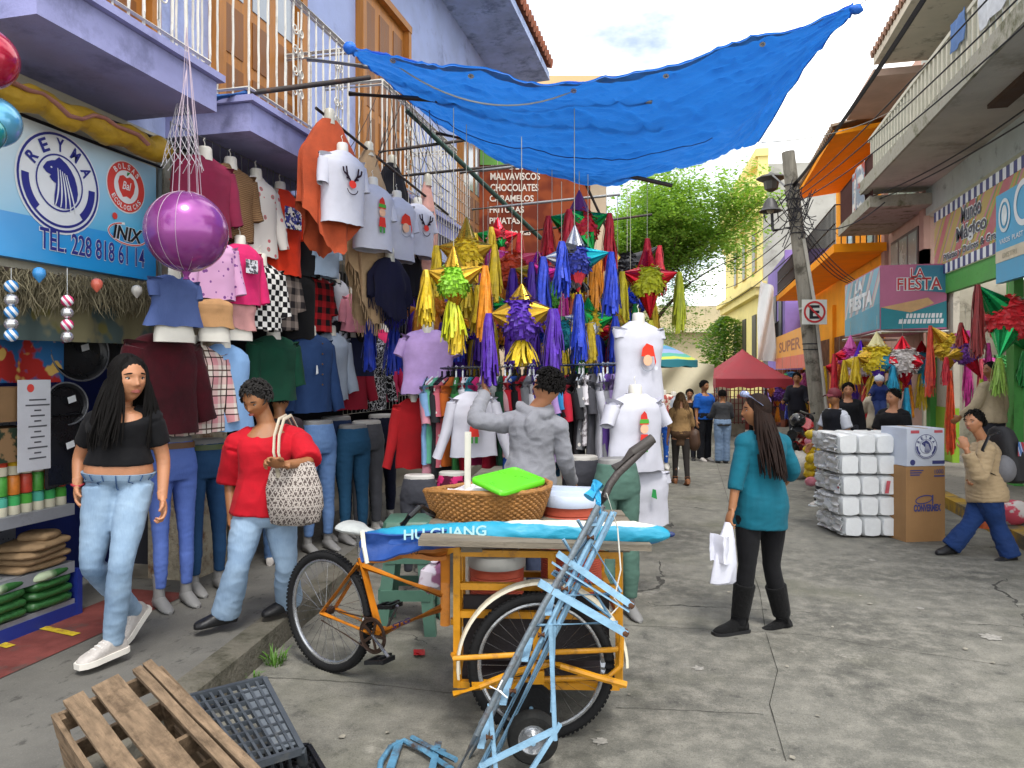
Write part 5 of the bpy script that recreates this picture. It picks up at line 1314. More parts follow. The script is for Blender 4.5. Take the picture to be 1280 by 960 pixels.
pole('rusty lower rail behind the pink scarf', at(480, 222, 7.3), at(650, 205, 8.0), .014, IRON, 'iron poles carrying the stall')
pole('long rail carrying the white shirt row', at(395, 135, 5.7), at(560, 268, 8.0), .013, IRON, 'iron poles carrying the stall')
# ropes
m = MB()
def sagline(a, b, sag, n=16): return [V(a).lerp(V(b), i/n)-Z*sag*4*(i/n)*(1-i/n) for i in range(n+1)]
tag(obj('rope', MB().tube(sagline(at(480, 70, 5.3), at(720, 112, 5.5), .22), .006, 6), M('#a9a89f', .8)), 'pale rope sagging under the near edge of the blue tarpaulin', 'rope')
m = MB()
for k in range(26):
    a = at(440+rnd.uniform(0, 110), 90+rnd.uniform(0, 70), 6.6+rnd.uniform(-.3, .6)); b = a+V((rnd.uniform(-.3, .3), rnd.uniform(-.3, .5), -rnd.uniform(.3, .8)))
    m.tube(sagline(a, b, rnd.uniform(-.05, .12), 8), .0035, 4)
tag(obj('wire_tangle', m, M('#4a4038', .7)), 'tangle of thin wires and cords tied round the pole ends', 'wire')
# tarpaulin
GP_ = [[(437, 62, 5.1), (570, 84, 5.15), (728, 104, 5.3), (890, 66, 5.25), (1066, 12, 5.2)],
       [(455, 82, 5.7), (575, 128, 5.9), (737, 150, 6.0), (900, 122, 5.9), (1058, 28, 5.5)],
       [(503, 118, 6.4), (588, 172, 6.6), (742, 205, 6.7), (905, 172, 6.5), (1010, 80, 6.0)],
       [(555, 160, 7.0), (640, 208, 7.1), (762, 232, 7.2), (880, 202, 7.3), (948, 178, 7.3)]]
GP3 = [[at(*p) for p in row] for row in GP_]
def cr(p0, p1, p2, p3, t): return .5*((2*p1)+(p2-p0)*t+(2*p0-5*p1+4*p2-p3)*t*t+(3*p1-p0-3*p2+p3)*t**3)
def cr1(P, t):
    n = len(P)-1; x = min(max(t*n, 0), n-1e-6); i = int(x); f = x-i
    g = lambda k: P[k] if 0 <= k <= n else (P[0]*2-P[1] if k < 0 else P[n]*2-P[n-1])
    return cr(g(i-1), g(i), g(i+1), g(i+2), f)
def tarp(a, b):
    p = cr1([cr1(r_, a) for r_ in GP3], b)
    f = .016*math.sin(a*26+b*5)*(1-abs(2*a-1)*.5)+.02*nz((a*7, b*5, 1))+.010*math.sin(b*40+a*7)*abs(2*a-1)+.03*math.sin((b-a*.35)*16)*max(0, a-.55)
    c_ = V((a*9+b*4, b*7-a*3, 2.)); f += .022*max(0, 1-abs(noise.noise(c_))*5)+.016*max(0, 1-abs(noise.noise(c_*2.1))*5)
    return p+Z*f
def tarp_mat():
    t = NT('blue_tarpaulin'); n = t.noise(1.8, 5, .6); q = t.mix((t.ramp(n, 0, .35, .7), 0), srgb('#0a48b4'), srgb('#1560cc'))
    t.col(q); t.b.inputs['Roughness'].default_value = .42
    tr = t.n('ShaderNodeBsdfTranslucent'); tr.inputs[0].default_value = srgb('#2f8cf2'); ad = t.n('ShaderNodeMixShader'); ad.inputs[0].default_value = .36
    t.l(t.b, 0, ad, 1); t.l(tr, 0, ad, 2); t.l(ad, 0, t.out, 0)
    w1 = t.noise(5, 7, .65, stretch=(1, 2.4, 1)); wv = t.n('ShaderNodeTexWave'); wv.inputs['Scale'].default_value = 60; wv.inputs['Distortion'].default_value = 2; t.l(t.tc, 'Object', wv, 'Vector')
    t.bump(t.math('ADD', (w1, 0), t.math('MULTIPLY', (wv, 1), .06)), .75, .06); return t.m
tp = tag(obj('tarpaulin', MB().grid(tarp, 150, 80), tarp_mat()), 'bright blue tarpaulin stretched over the stall and tied across the street', 'tarpaulin')
m = MB(); m.grid(lambda a, b: tarp(a, -.002+.035*b)-Z*(.010-.006*b), 90, 2, .004); m.tube([tarp(1, i/30) for i in range(31)], .007, 6); m.tube([tarp(0, i/30) for i in range(31)], .007, 6); obj('hem', m, M('#2b78d8', .45), tp)
m = MB(); m.tube([tarp(.08+i/70, .62)-Z*.012 for i in range(46)], .008, 5, flat=.4); obj('seam', m, M('#0c2c80', .6), tp)
m = MB()
for a in (.1, .28, .48, .66, .84): p = tarp(a, .06)-Z*.012; m.lathe([(.022, 0), (.022, .006), (.012, .006), (.012, 0)], p, 12, V((0, -.5, -1)))
obj('eyelet', m, metallic('#c9c9cc'), tp)
m = MB(); c = at(1066, 12, 5.2); m.ell(c+V((.02, 0, .0)), (.045, .04, .035), 12, 8); c = at(437, 60, 5.1); m.ell(c, (.045, .04, .045), 12, 8); obj('tied_corner', m.wrinkle(.008, (40, 40, 40)), M('#1a64c8', .5), tp)
tag(obj('rope', MB().tube(sagline(at(1066, 12, 5.2), V((3.4, 6.5, 6.3)), .05), .006, 6), M('#8c8a84', .8)), 'thin tight rope from the tarpaulin corner to the right hand balcony', 'rope')
tag(obj('rope', MB().tube(sagline(at(952, 178, 7.3), V((3.4, 13, 6.1)), .15), .005, 6), M('#8c8a84', .8)), 'thin rope from the far tarpaulin corner to the houses on the right', 'rope')
# ---------------------------------------------------------------- pinatas
def PCOL(c, sh=False): return metallic(c, .3) if sh else paper(c)
def tassel(mb, p, L_, w, n=26, seed=0, spread=.5):
    r_ = random.Random(seed)
    for i in range(n):
        a = r_.uniform(0, 2*PI); q = w*math.sqrt(r_.random()); o_ = V((math.cos(a)*q, math.sin(a)*q, 0)); l = L_*r_.uniform(.7, 1.05)
        t = V((-math.sin(a), math.cos(a), 0))*r_.uniform(.006, .013)
        pts = [p+o_*.35]; ph = r_.random()*6
        for k in range(1, 6):
            f = k/5; pts.append(p+o_*(.35+f*(.65+spread*.4))+V((.012*math.sin(ph+f*4), .012*math.cos(ph+f*5), -l*f)))
        b = len(mb.v)
        for k, x in enumerate(pts): mb.v += [x-t, x+t]
        for k in range(5): mb.f.append((b+2*k, b+2*k+1, b+2*k+3, b+2*k+2))
def pinata(label, u, v, d, r, ball, tips, grp='star pinatas over the stall', string=1.2, seed=0, bottom=None, b2=None):
    """paper star: fringed ball, pleated cones (direction right/up/toward, length, colour, shiny, tassel colour, tassel length)"""
    if grp.endswith('stall'): r *= .88; tips = [(a, b_, c_, l_*.84, e_, f_, g_, h_*1.05) for a, b_, c_, l_, e_, f_, g_, h_ in tips]
    c = at(u, v, d); o = thing('star_pinata', label, 'pinata', c, 0, grp); r_ = random.Random(seed+5)
    m = MB(); m.ell((0, 0, 0), r*.93, 20, 14)
    nrow = 13
    for j in range(nrow):
        th0 = PI*(j+.6)/(nrow+.2); n = max(6, int(2*PI*math.sin(th0)/.12))
        for k in range(n):
            th = th0+r_.uniform(-.16, .16); a = 2*PI*(k+r_.random())/n; nn = V((math.sin(th)*math.cos(a), math.sin(th)*math.sin(a), math.cos(th))); t = V((-math.sin(a), math.cos(a), 0)); dn = t.cross(nn)
            if dn.z > 0: dn = -dn
            p = nn*r*.92; w_ = r*.085*r_.uniform(.7, 1.2); tw = t+nn*r_.uniform(-.8, .8)
            h = r*.24*r_.uniform(.6, 1.5)
            m.quad(p-tw*w_, p+tw*w_, p+tw*w_*1.1+dn*h*.6+nn*h*r_.uniform(.25, .6), p-tw*w_*1.1+dn*h*.6+nn*h*r_.uniform(.25, .6))
    obj('paper_ball', m, paper(ball, .25), o, smooth=False)
    for i, (dx, dz, df, ln, cc, sh, tc_, tl) in enumerate(tips):
        dv = (R*dx+Z*dz-F*df).normalized(); rb = r*.50; n = 18; x, y, dd = frame(dv)
        m = MB(); rings = []
        for t in (0., .25, .5, .75, 1.):
            rings.append([dv*(r*.78+(ln-.02)*t)+(x*math.cos(2*PI*k/n)+y*math.sin(2*PI*k/n))*(rb*(1-t)+.006)*(1+(.09 if k % 2 else -.04)) for k in range(n)])
        m.loft(rings); obj('cone', m, PCOL(cc, sh), o, ang=12)
        if tc_:
            m = MB(); tassel(m, dv*(r*.78+ln), tl, .066*max(1., r/.2), 80, seed*7+i); ts = obj('tassel', m, paper(tc_, .25), o, smooth=False)
    if bottom:
        m = MB(); tassel(m, V((0, 0, -r*.9)), bottom[1], r*.75, 70, seed*11); obj('tassel', m, paper(bottom[0], .25), o, smooth=False)
    if string: obj('hanging_string', MB().tube([V((0, 0, r*.9)), V((0, 0, r+string))], .003, 4), M('#b8b4a4', .7), o)
    return o
GOLD, SLV, RED, LIMEC, YELC, PUR, BLU, GRE, ORA, MAG, TEA, BLAC = '#b8902a', '#b9bbc0', '#c0182c', '#8cc824', '#d8b818', '#4a1a9a', '#1a3ab8', '#148a3c', '#e08a14', '#c02a8c', '#108a98', '#15151c'
pinata('yellow star pinata with gold cones and yellow tassels', 583, 318, 6.3, .175, YELC, [(-.95, .25, .2, .17, GOLD, 1, YELC, .42), (.95, .3, .15, .16, GOLD, 1, YELC, .45), (0, 1, 0, .26, GOLD, 1, None, 0), (.35, -.9, .4, .24, GOLD, 1, YELC, .4)], bottom=(YELC, .4), seed=1)
pinata('lime green star pinata with gold cones', 567, 352, 5.7, .155, LIMEC, [(-.9, .35, .35, .15, GOLD, 1, YELC, .4), (.9, .42, .2, .2, GOLD, 1, ORA, .55), (0, 1, .05, .22, GOLD, 1, None, 0), (.1, -1, .1, .16, GOLD, 1, YELC, .3)], bottom=('#c8d020', .35), seed=2)
pinata('big purple star pinata with gold cones in the middle', 652, 398, 5.6, .20, PUR, [(.75, .2, .55, .17, GOLD, 1, PUR, .45), (-.85, .1, .4, .16, GOLD, 1, PUR, .5), (0, 1, .05, .17, GOLD, 1, None, 0), (.95, .3, -.3, .17, GOLD, 1, PUR, .4)], bottom=(YELC, .2), seed=3)
pinata('red star pinata with green cones at the top of the cluster', 724, 286, 6.9, .21, RED, [(-.9, .35, .1, .2, GRE, 1, RED, .42), (.9, .45, .1, .2, GRE, 1, RED, .5), (0, 1, 0, .28, '#5a1a5a', 0, None, 0), (.4, -.8, .5, .2, GRE, 1, ORA, .5), (-.4, .5, .7, .14, GRE, 1, RED, .35)], bottom=(YELC, .5), seed=4)
pinata('black and blue star pinata with silver and teal cones', 718, 326, 5.9, .165, '#1c2a8c', [(.95, .2, .2, .22, TEA, 1, BLU, .48), (-.95, .1, .15, .17, SLV, 1, BLU, .5), (0, 1, .1, .22, SLV, 1, None, 0), (.1, -1, .2, .2, RED, 0, BLU, .5), (-.5, .6, .6, .12, BLAC, 0, BLU, .4)], bottom=(BLAC, .12), seed=5)
pinata('lime yellow star pinata with red cones at the right end', 809, 352, 7.2, .195, '#b8bc1c', [(.95, .28, .1, .22, RED, 1, '#b8c02a', .55), (-.9, .3, .3, .18, RED, 1, '#c8b81c', .5), (0, 1, 0, .34, RED, 1, RED, .42), (.05, -1, .15, .3, RED, 1, '#c8c02a', .45)], seed=6)
pinata('black and gold star pinata behind the red tasselled one', 784, 335, 8.0, .19, BLAC, [(-.9, .4, .1, .24, GOLD, 1, ORA, .7), (.8, .55, .1, .34, BLAC, 0, RED, .5), (0, -1, .2, .22, GOLD, 1, GRE, .4)], seed=7)
pinata('orange star pinata with pink cones at the back of the cluster', 640, 338, 7.4, .22, '#d0481c', [(-.7, .7, 0, .2, MAG, 0, MAG, .6), (.85, .5, .1, .24, '#d02a5a', 0, MAG, .7), (.6, -.5, .3, .2, GOLD, 1, RED, .6), (-.9, -.1, .1, .2, MAG, 0, MAG, .5)], bottom=(RED, .5), seed=8)
pinata('teal and blue star pinata between the lime and purple ones', 604, 378, 6.5, .16, '#125a8c', [(.95, -.1, .2, .17, GRE, 1, PUR, .55), (-.9, .1, .3, .15, GRE, 1, BLU, .5), (0, 1, 0, .15, TEA, 1, None, 0)], bottom=(PUR, .5), seed=9)
pinata('teal star pinata with gold cones right of the purple one', 702, 418, 6.4, .14, TEA, [(.9, .35, .2, .2, GOLD, 1, YELC, .35), (-.9, .4, .2, .2, GOLD, 1, PUR, .45), (.1, -1, .1, .1, TEA, 1, YELC, .3)], bottom=(YELC, .4), seed=10)
pinata('lime and green star pinata under the blue one', 690, 372, 7.0, .16, '#4a9a28', [(.9, .3, .2, .2, SLV, 1, ORA, .7), (-.9, .3, .2, .2, GRE, 1, YELC, .55), (.2, -1, .1, .15, GRE, 1, TEA, .4)], bottom=(GRE, .5), seed=11)
pinata('dark green star pinata behind the right end of the stall', 758, 388, 7.3, .18, '#0f5a34', [(.95, .2, .1, .2, BLAC, 0, GRE, .6), (-.8, .5, .2, .2, SLV, 1, ORA, .7), (.1, -1, .2, .15, BLAC, 0, RED, .5), (.4, .6, .4, .15, GRE, 1, YELC, .5)], bottom=('#1c2ab0', .4), seed=12)
pinata('royal blue star pinata hanging behind the navy shawl', 492, 392, 7.0, .15, '#1c22b8', [(.9, .2, .2, .17, ORA, 0, ORA, .5), (-.9, .2, .2, .15, BLU, 0, BLU, .55)], bottom=(BLU, .45), seed=13)
pinata('orange and purple star pinata above the lilac t-shirt', 545, 378, 7.4, .16, ORA, [(.9, .2, .2, .17, PUR, 0, ORA, .6), (-.9, .2, .2, .15, PUR, 0, PUR, .55)], bottom=(ORA, .5), seed=14)
pinata('violet star pinata low behind the clothes rack', 610, 425, 7.2, .17, '#6a1a8c', [(.9, .2, .2, .17, GOLD, 1, YELC, .4), (-.9, .2, .2, .15, GOLD, 1, MAG, .4)], bottom=(MAG, .35), seed=15)
pinata('yellow star pinata low behind the clothes rack', 745, 430, 7.9, .17, YELC, [(.9, .2, .2, .17, RED, 1, GRE, .4), (-.9, .2, .2, .15, GRE, 1, BLU, .4)], bottom=(GRE, .35), seed=16)

for i, (u, v, d, bc, c1, c2_, t1_, t2_, nm) in enumerate(((535, 350, 7.8, YELC, GOLD, PUR, ORA, PUR, 'small yellow star pinata far back behind the pink scarf'), (622, 300, 7.9, '#a8202c', RED, GRE, RED, YELC, 'dark red star pinata high at the back beside the candy sign'), (672, 345, 7.0, PUR, MAG, GOLD, MAG, PUR, 'purple and magenta star pinata left of the blue one'), (672, 430, 6.9, '#1a3a9a', BLU, GOLD, PUR, YELC, 'blue star pinata low behind the purple one'), (735, 405, 6.6, YELC, GRE, SLV, BLU, GRE, 'yellow and green star pinata low right of the teal one'), (585, 412, 6.9, '#c8a81c', ORA, PUR, YELC, PUR, 'golden star pinata low left behind the lime one'), (772, 420, 7.0, '#1c6a3a', GOLD, RED, '#c8c02a', RED, 'green star pinata low at the right end of the stall'), (788, 385, 7.7, '#1a2a8c', BLU, YELC, YELC, BLU, 'blue and yellow star pinata behind the lime yellow one'), (640, 378, 7.3, MAG, PUR, ORA, PUR, ORA, 'magenta star pinata at the back above the purple one'))):
    pinata(nm, u, v, d, .155, bc, [(.92, .25, .2, .17, c1, 1, t1_, .5), (-.92, .25, .2, .17, c2_, 1, t2_, .5), (0, 1, 0, .18, c1, 1, None, 0), (.25, -.5, .8, .12, c2_, 1, t1_, .4), (-.3, .5, .8, .12, c1, 1, t2_, .5)], bottom=(t2_, .35), seed=60+i)
# ---------------------------------------------------------------- terracotta list sign beyond the pinatas
D0 = 12.4
ts = thing('candy_sign', 'tall terracotta sign listing sweets and pinatas behind the hanging stars', 'sign', at(668, 466, D0)-Z*CH)
def fp(u, v, d=D0): return at(u, v, d)
def fpanel(name, u0, v0, u1, v1, d, mat, par, th=.04):
    a, b = at(u0, v0, d), at(u1, v1, d); return obj(name, MB().obox((a+b)/2+F*th/2, R*((u1-u0)/2/FPX*d), F*th/2, Z*((v1-v0)/2/FPX*d)), mat, par, True)
fpanel('board', 599, 170, 738, 430, D0, cloth2('#8f4526', '#6e2f1e', 'blot', 1.1), ts)
fpanel('header', 600, 172, 700, 206, D0-.02, M('#5f9a34', .6, .2, 3), ts, .015)
LS = M('#dccfc0', .5, .05, 5, 0)
for txt, u0, u1, vb, h in (('ART. DE FIESTA', 612, 682, 212, 9), ('MALVAVISCOS', 613, 675, 225, 9), ('CHOCOLATES', 613, 673, 239, 9), ('CARAMELOS', 612, 667, 252, 8), ('FRITURAS', 612, 655, 266, 8), ('PINATAS', 612, 650, 280, 8), ('mucho mas', 622, 664, 294, 8)):
    a = fp(u0, vb, D0-.008); lettering(txt, a, R, Z, (u1-u0)/FPX*D0, h/FPX*D0, LS, ts, bold=.02, shear=.3 if txt[0] == 'm' else 0)
tl = obj('tube_light', MB().tube([at(462, 388, 7.6), at(532, 404, 8.2)], .02, 8), M('#f4f6ff', .3, 0, 1, 0, emit=6.)); tag(tl, 'lit white tube lamp over the clothes doorway', 'lamp')
# ---------------------------------------------------------------- tree
TB = at(838, 466, 34); TB.z = 0
tr = thing('plaza_tree', 'big light green tree with open crown at the end of the street', 'tree', TB)
rt = random.Random(4); tips = []; m = MB()
def limb(p, d, L_, r, k):
    pts = [p]; rs = [r]; n = 5
    for i in range(n):
        d = (d+V((rt.uniform(-.25, .25), rt.uniform(-.25, .25), rt.uniform(-.08, .16)))).normalized(); p = p+d*L_/n; pts.append(p); rs.append(r*(1-.55*(i+1)/n))
        if k >= 2: tips.append((p.copy(), k))
    m.tube(pts, rs, 8 if k < 2 else 5)
    if k < 4:
        for q in range(3 if k else 5):
            s_ = p if q == 0 else pts[rt.randint(2, n)]
            a = rt.uniform(0, 2*PI); nd = (d*.55+V((math.cos(a), math.sin(a), rt.uniform(-.15, .5)))*.8).normalized(); limb(s_, nd, L_*rt.uniform(.6, .8), rs[-1]*.8, k+1)
limb(V((0, 0, -.1)), V((-.10, 0, 1)), 4.9, .30, 0)
obj('trunk', m, M('#4f463a', .9, .3, 6, .8, 18, dist=.03), tr)
m = MB(); m2 = MB()
for p, k in tips:
    if p.z < 2.6 or p.dot(R) > 2.3: continue
    nclump = 7
    for c_ in range(nclump):
        cc = p+V((rt.gauss(0, .42), rt.gauss(0, .42), rt.gauss(.1, .34))); mm = m if rt.random() < .6 else m2
        for q in range(16):
            b = cc+V((rt.gauss(0, .17), rt.gauss(0, .17), rt.gauss(0, .12))); a = rt.uniform(0, 2*PI); t = V((math.cos(a), math.sin(a), rt.uniform(-.6, .3))); n_ = t.cross(V((rt.uniform(-1, 1), rt.uniform(-1, 1), 1))).normalized(); l = rt.uniform(.09, .19)
            mm.add([b, b+t*l*.5+n_*l*.28, b+t*l, b+t*l*.5-n_*l*.28], [(0, 1, 2, 3)])
for q in range(420):
    a = rt.uniform(0, 2*PI); z = rt.uniform(3., 9.5); rr_ = 2.9*math.sqrt(rt.random())*math.sin(PI*min(1, max(.08, (z-2.0)/8.5)))**.6
    cc = V((-.9+math.cos(a)*rr_, math.sin(a)*rr_, z))
    for k in range(26):
        b = cc+V((rt.gauss(0, .26), rt.gauss(0, .26), rt.gauss(0, .15))); a2 = rt.uniform(0, 2*PI); t = V((math.cos(a2), math.sin(a2), rt.uniform(-.7, .2))); n_ = t.cross(V((rt.uniform(-1, 1), rt.uniform(-1, 1), 1))).normalized(); l = rt.uniform(.08, .17)
        (m if q % 3 else m2).add([b, b+t*l*.5+n_*l*.26, b+t*l, b+t*l*.5-n_*l*.26], [(0, 1, 2, 3)])
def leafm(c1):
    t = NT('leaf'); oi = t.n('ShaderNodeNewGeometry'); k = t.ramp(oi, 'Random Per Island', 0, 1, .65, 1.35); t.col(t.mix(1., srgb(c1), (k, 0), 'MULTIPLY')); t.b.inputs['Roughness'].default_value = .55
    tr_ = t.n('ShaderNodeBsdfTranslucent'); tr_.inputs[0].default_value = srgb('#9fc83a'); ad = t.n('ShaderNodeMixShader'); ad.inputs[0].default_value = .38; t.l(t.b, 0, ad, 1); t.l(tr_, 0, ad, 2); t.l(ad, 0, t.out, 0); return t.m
cwn = obj('crown', m, leafm('#7fa546'), tr, smooth=False); obj('darker_leaves', m2, leafm('#5f8738'), cwn, smooth=False).name = 'darker_foliage'  # second, darker green leaf clumps mixed at random through the crown
# low dark greenery behind
for (u, v, d, w_, h_, nm) in ((800, 440, 44, 3.2, 4.2, 'dark green bushy tree left of the big tree trunk'), (905, 425, 46, 3.2, 5.2, 'dark green bushy tree right of the big tree trunk')):
    c = at(u, 466, d); c.z = 0; o = thing('bushy_tree', nm, 'tree', c); m = MB(); m.tube([V((0, 0, 0)), V((.1, 0, 1.5)), V((0, .1, h_*.6))], [.16, .13, .05], 7); obj('trunk', m, M('#4f463a', .9), o)
    m = MB()
    for q in range(5200):
        a = rt.uniform(0, 2*PI); rr_ = math.sqrt(rt.random()); z = rt.uniform(.2, 1); k = math.sin(min(1, z)*PI)**.5*(1+.9*nz((math.cos(a)*1.5, math.sin(a)*1.5, z*3+u))); b = V((math.cos(a)*rr_*w_*.5*k, math.sin(a)*rr_*w_*.5*k, .8+z*h_*.85)); t = V((math.cos(a+q), math.sin(a+q), rt.uniform(-.6, .3))); n_ = t.cross(V((rt.uniform(-1, 1), rt.uniform(-1, 1), 1))).normalized(); l = rt.uniform(.14, .26)
        m.add([b, b+t*l*.5+n_*l*.3, b+t*l, b+t*l*.5-n_*l*.3], [(0, 1, 2, 3)])
    obj('crown', m, leafm('#456b30'), o, smooth=False)
# ---------------------------------------------------------------- cargo tricycle
YP = M('#c98a12', .42, .14, 7, .25, 40, dirt=.32, dcol='#6a4420', ds=11); OP = M('#c87a1c', .4, .14, 8, .2, 40, dirt=.25, dcol='#5a3418', ds=9)
RUB = M('#1d1d1e', .85, .2, 20, .5, 60); CHR = metallic('#a9abae', .25); RUST = M('#3e2c22', .6, .3, 14, .5, 50, metal=.4)
def bp(L_, z, off=0.): return cam(-1.063+.829*L_+.559*off, 4.27-.559*L_+.829*off, z)
tk = thing('cargo_tricycle', 'yellow cargo tricycle with orange rear frame parked on the road', 'tricycle', cam(-.4, 3.9, 0), YAW)
def wheel(c, ax, r, par, tr_=.024, name='wheel'):
    ax = V(ax).normalized(); x, y, d = frame(ax)
    def cc(rad, n=56, o=0.): return [c+d*o+(x*math.cos(a)+y*math.sin(a))*rad for a in (2*PI*k/n for k in range(n))]
    m = MB(); m.tube(cc(r-tr_), tr_, 12, closed=True)
    w_ = obj(name, m, RUB, par, True)
    m = MB(); m.tube(cc(r-2*tr_-.004), .012, 8, closed=True); obj('rim', m, CHR, w_, True)
    m = MB()
    for k in range(32):
        a = 2*PI*k/32; b = a+(.42 if (k//2) % 2 else -.42); sd = 1 if k % 2 else -1
        m.tube([c+d*sd*.026+(x*math.cos(b)+y*math.sin(b))*.022, c+(x*math.cos(a)+y*math.sin(a))*(r-2*tr_-.008)], .0013, 4)
    obj('spokes', m, CHR, w_, True)
    m = MB(); m.tube([c-d*.045, c-d*.03, c+d*.03, c+d*.045], [.012, .024, .024, .012], 12); obj('hub', m, RUST, w_, True)
    m = MB()
    for k in range(90):
        a = 2*PI*k/90; q = (x*math.cos(a)+y*math.sin(a)); t = d.cross(q)
        for o_ in (-.011, .011): m.obox(c+q*(r-.001)+d*o_+t*(.004 if o_ > 0 else 0), q*.003, t*.007, d*.006)
    obj('tread', m, RUB, w_, True, smooth=False)
    return w_
wd3 = (R*.559+F*.829)
wheel(bp(0, .345), wd3, .345, tk)
NP = 3.58
def np_(u, v, d=NP): return at(u, v, d)
wheel(at(676, 832, 3.50), F*1.+R*.03, .346, tk); wheel(at(690, 800, 4.28), F, .33, tk)
m = MB(); q = bp(0, .345)
for o_ in (-.05, .05):
    m.tube([bp(0, .345, o_), bp(.405, .30, o_*.8)], .014, 8); m.tube([bp(0, .345, o_), bp(.265, .66, o_*.4)], .012, 8)
m.tube([bp(.41, .30), bp(.265, .69)], .021, 10); m.tube([bp(.29, .645), bp(.86, .58)], .018, 10); m.tube([bp(.42, .30), bp(.86, .52)], .022, 10); m.tube([bp(.87, .43), bp(.87, .86)], .026, 12)
m.tube([bp(.41, .30, -.04), bp(.41, .30, .04)], .024, 12)
bf = obj('bike_frame', m, OP, tk, True)
lettering('STG', bp(.53, .347, -.026), (bp(.86, .52)-bp(.42, .30)), Z, .14, .028, M('#3a2450', .5), bf, bold=.03, off=.004)
c = bp(.41, .30, -.055); m = MB(); x, y, d = frame(wd3)
ringband(m, c, x, y, .092, .092, .018, 0); 
for k in range(5): a = 2*PI*k/5; m.bar(c, c+(x*math.cos(a)+y*math.sin(a))*.078, .016, .004, d)
m.tube([c+(x*math.cos(a)+y*math.sin(a))*.094 for a in (2*PI*k/36 for k in range(36))], .005, 6, closed=True)
obj('chainring', m, RUST, tk, True)
m = MB(); e = cam(0, 0, 0); pe = at(486, 822, 3.86); m.tube([c, c.lerp(pe, .5), pe], .009, 8); m.tube([bp(.41, .30, .05), at(497, 757, 4.05)], .009, 8); obj('crank', m, CHR, tk, True)
for pc in (at(474, 825, 3.84), at(485, 757, 4.12)):
    m = MB(); m.obox(pc+wd3*.04, R*.008+Z*.0, wd3*.045, Z*.012); m.obox(pc-R*.035, R*.007, wd3*.045, Z*.012); m.obox(pc+R*.045, R*.007, wd3*.045, Z*.012); m.obox(pc-wd3*.04+R*.0, R*.045, wd3*.007, Z*.010); m.obox(pc+wd3*.045, R*.045, wd3*.007, Z*.010); obj('pedal', m, BLKP, tk, True)
m = MB()
for sg_ in (1, -1): m.tube([bp(.0, .345+sg_*.04, -.05), bp(.2, .325+sg_*.06-.0, -.055), bp(.41, .30+sg_*.09, -.055)], .004, 6)
obj('chain', m, RUST, tk, True)
m = MB(); sc = at(447, 663, 4.1); B = Matrix((wd3, V((R*.829-F*.559)), Z)).transposed()
m.loft([[sc+B@V((w_*math.cos(a), y, z+h_*math.sin(a))) for a in (2*PI*k/14 for k in range(14))] for y, w_, h_, z in ((-.11, .03, .015, .01), (-.09, .085, .03, .015), (-.03, .09, .032, .01), (.05, .045, .026, 0), (.13, .026, .02, -.005), (.15, .012, .01, -.008))]); obj('saddle', m, M('#a9adab', .5, .15, 12, .3, dirt=.2), tk, True)
m = MB(); m.tube([bp(.265, .66), sc-Z*.01], .013, 8); obj('seat_post', m, CHR, tk, True)
m = MB(); m.tube([at(524, 693, 3.80), at(508, 668, 3.75), at(503, 658, 3.72), at(512, 645, 3.70), at(527, 633, 3.78), at(548, 646, 3.95)], .011, 8); hb = obj('handlebar', m, M('#2a2320', .35, .2, 10, .2, metal=.4), tk, True)
m = MB(); m.tube([at(503, 656, 3.72), at(512, 645, 3.70), at(524, 634, 3.76)], .016, 10); m.tube([at(535, 640, 3.85), at(552, 652, 4.0)], .016, 10); obj('grip', m, BLKP, hb, True)
# yellow box frame
m = MB()
def sq(a, b, w_=.034, mm=None): (mm or m).bar(a, b, w_, w_)
FD = 4.30
for d in (NP, FD):
    L0, L1 = (572-640)/FPX*NP, (774-640)/FPX*NP
    for l in (L0, L1): sq(cam(l, d, .20), cam(l, d, .88))
    for z in (.85, .69, .555, .215): sq(cam(L0, d, z), cam(L1, d, z-.012), .032)
    sq(cam((690-640)/FPX*NP, d, .70), cam((690-640)/FPX*NP, d, .85))
for z in (.85, .555, .215):
    for l in (L0, L1): sq(cam(l, NP, z), cam(l, FD, z), .032)
sq(cam(L0, 3.78, .43), cam(L0, 3.78, .88), .04); sq(cam(L0-.05, 3.78, .45), cam(L0, 3.78, .45), .03)
sq(cam(L0, 3.78, .84), bp(.87, .80), .03)
bx = obj('box_frame', m, YP, tk, True)
m = MB(); g = 3.37
m.tube([at(566, 818, 3.58), at(568, 823, g), at(620, 820, g), at(700, 815, g), at(770, 812, g), at(777, 806, 3.58)], .012, 8)
m.tube([at(567, 868, g), at(600, 858, g), at(640, 842, g), at(690, 828, g)], .017, 8); m.tube([at(668, 822, g), at(700, 832, g), at(745, 846, g), at(783, 856, g)], .016, 8); m.tube([at(590, 856, g+.04), at(640, 850, g+.04), at(760, 846, g+.04), at(776, 832, g+.04), at(777, 790, g+.04)], .013, 8)
m.bar(at(671, 782, g+.02), at(672, 846, g+.02), .04, .02, F); m.obox(at(672, 846, g), R*.03, F*.012, Z*.03)
obj('wheel_guard', m, YP, tk, True)
m = MB(); m.obox(cam(.12, 3.66, .46), R*.36, F*.012, Z*.16); m.obox(cam(.12, 3.95, .22), R*.37, F*.32, Z*.012); obj('side_panel', m, M('#241f22', .7, .2, 4, .3), tk, True)
m = MB(); c = at(678, 832, 3.50); rings = []
for k in range(34):
    a = math.radians(188-188*k/33); q = R*math.cos(a)+Z*math.sin(a); rings.append([c+q*(.392+hh)+F*ww for ww, hh in ((-.035, 0), (-.03, .012), (0, .017), (.03, .012), (.035, 0), (.03, .006), (0, .011), (-.03, .006))])
m.loft(rings); obj('mudguard', m, M('#d6ceb8', .4, .08, 8, .1, dirt=.25, dcol='#8a7a5a', ds=9), tk, True)
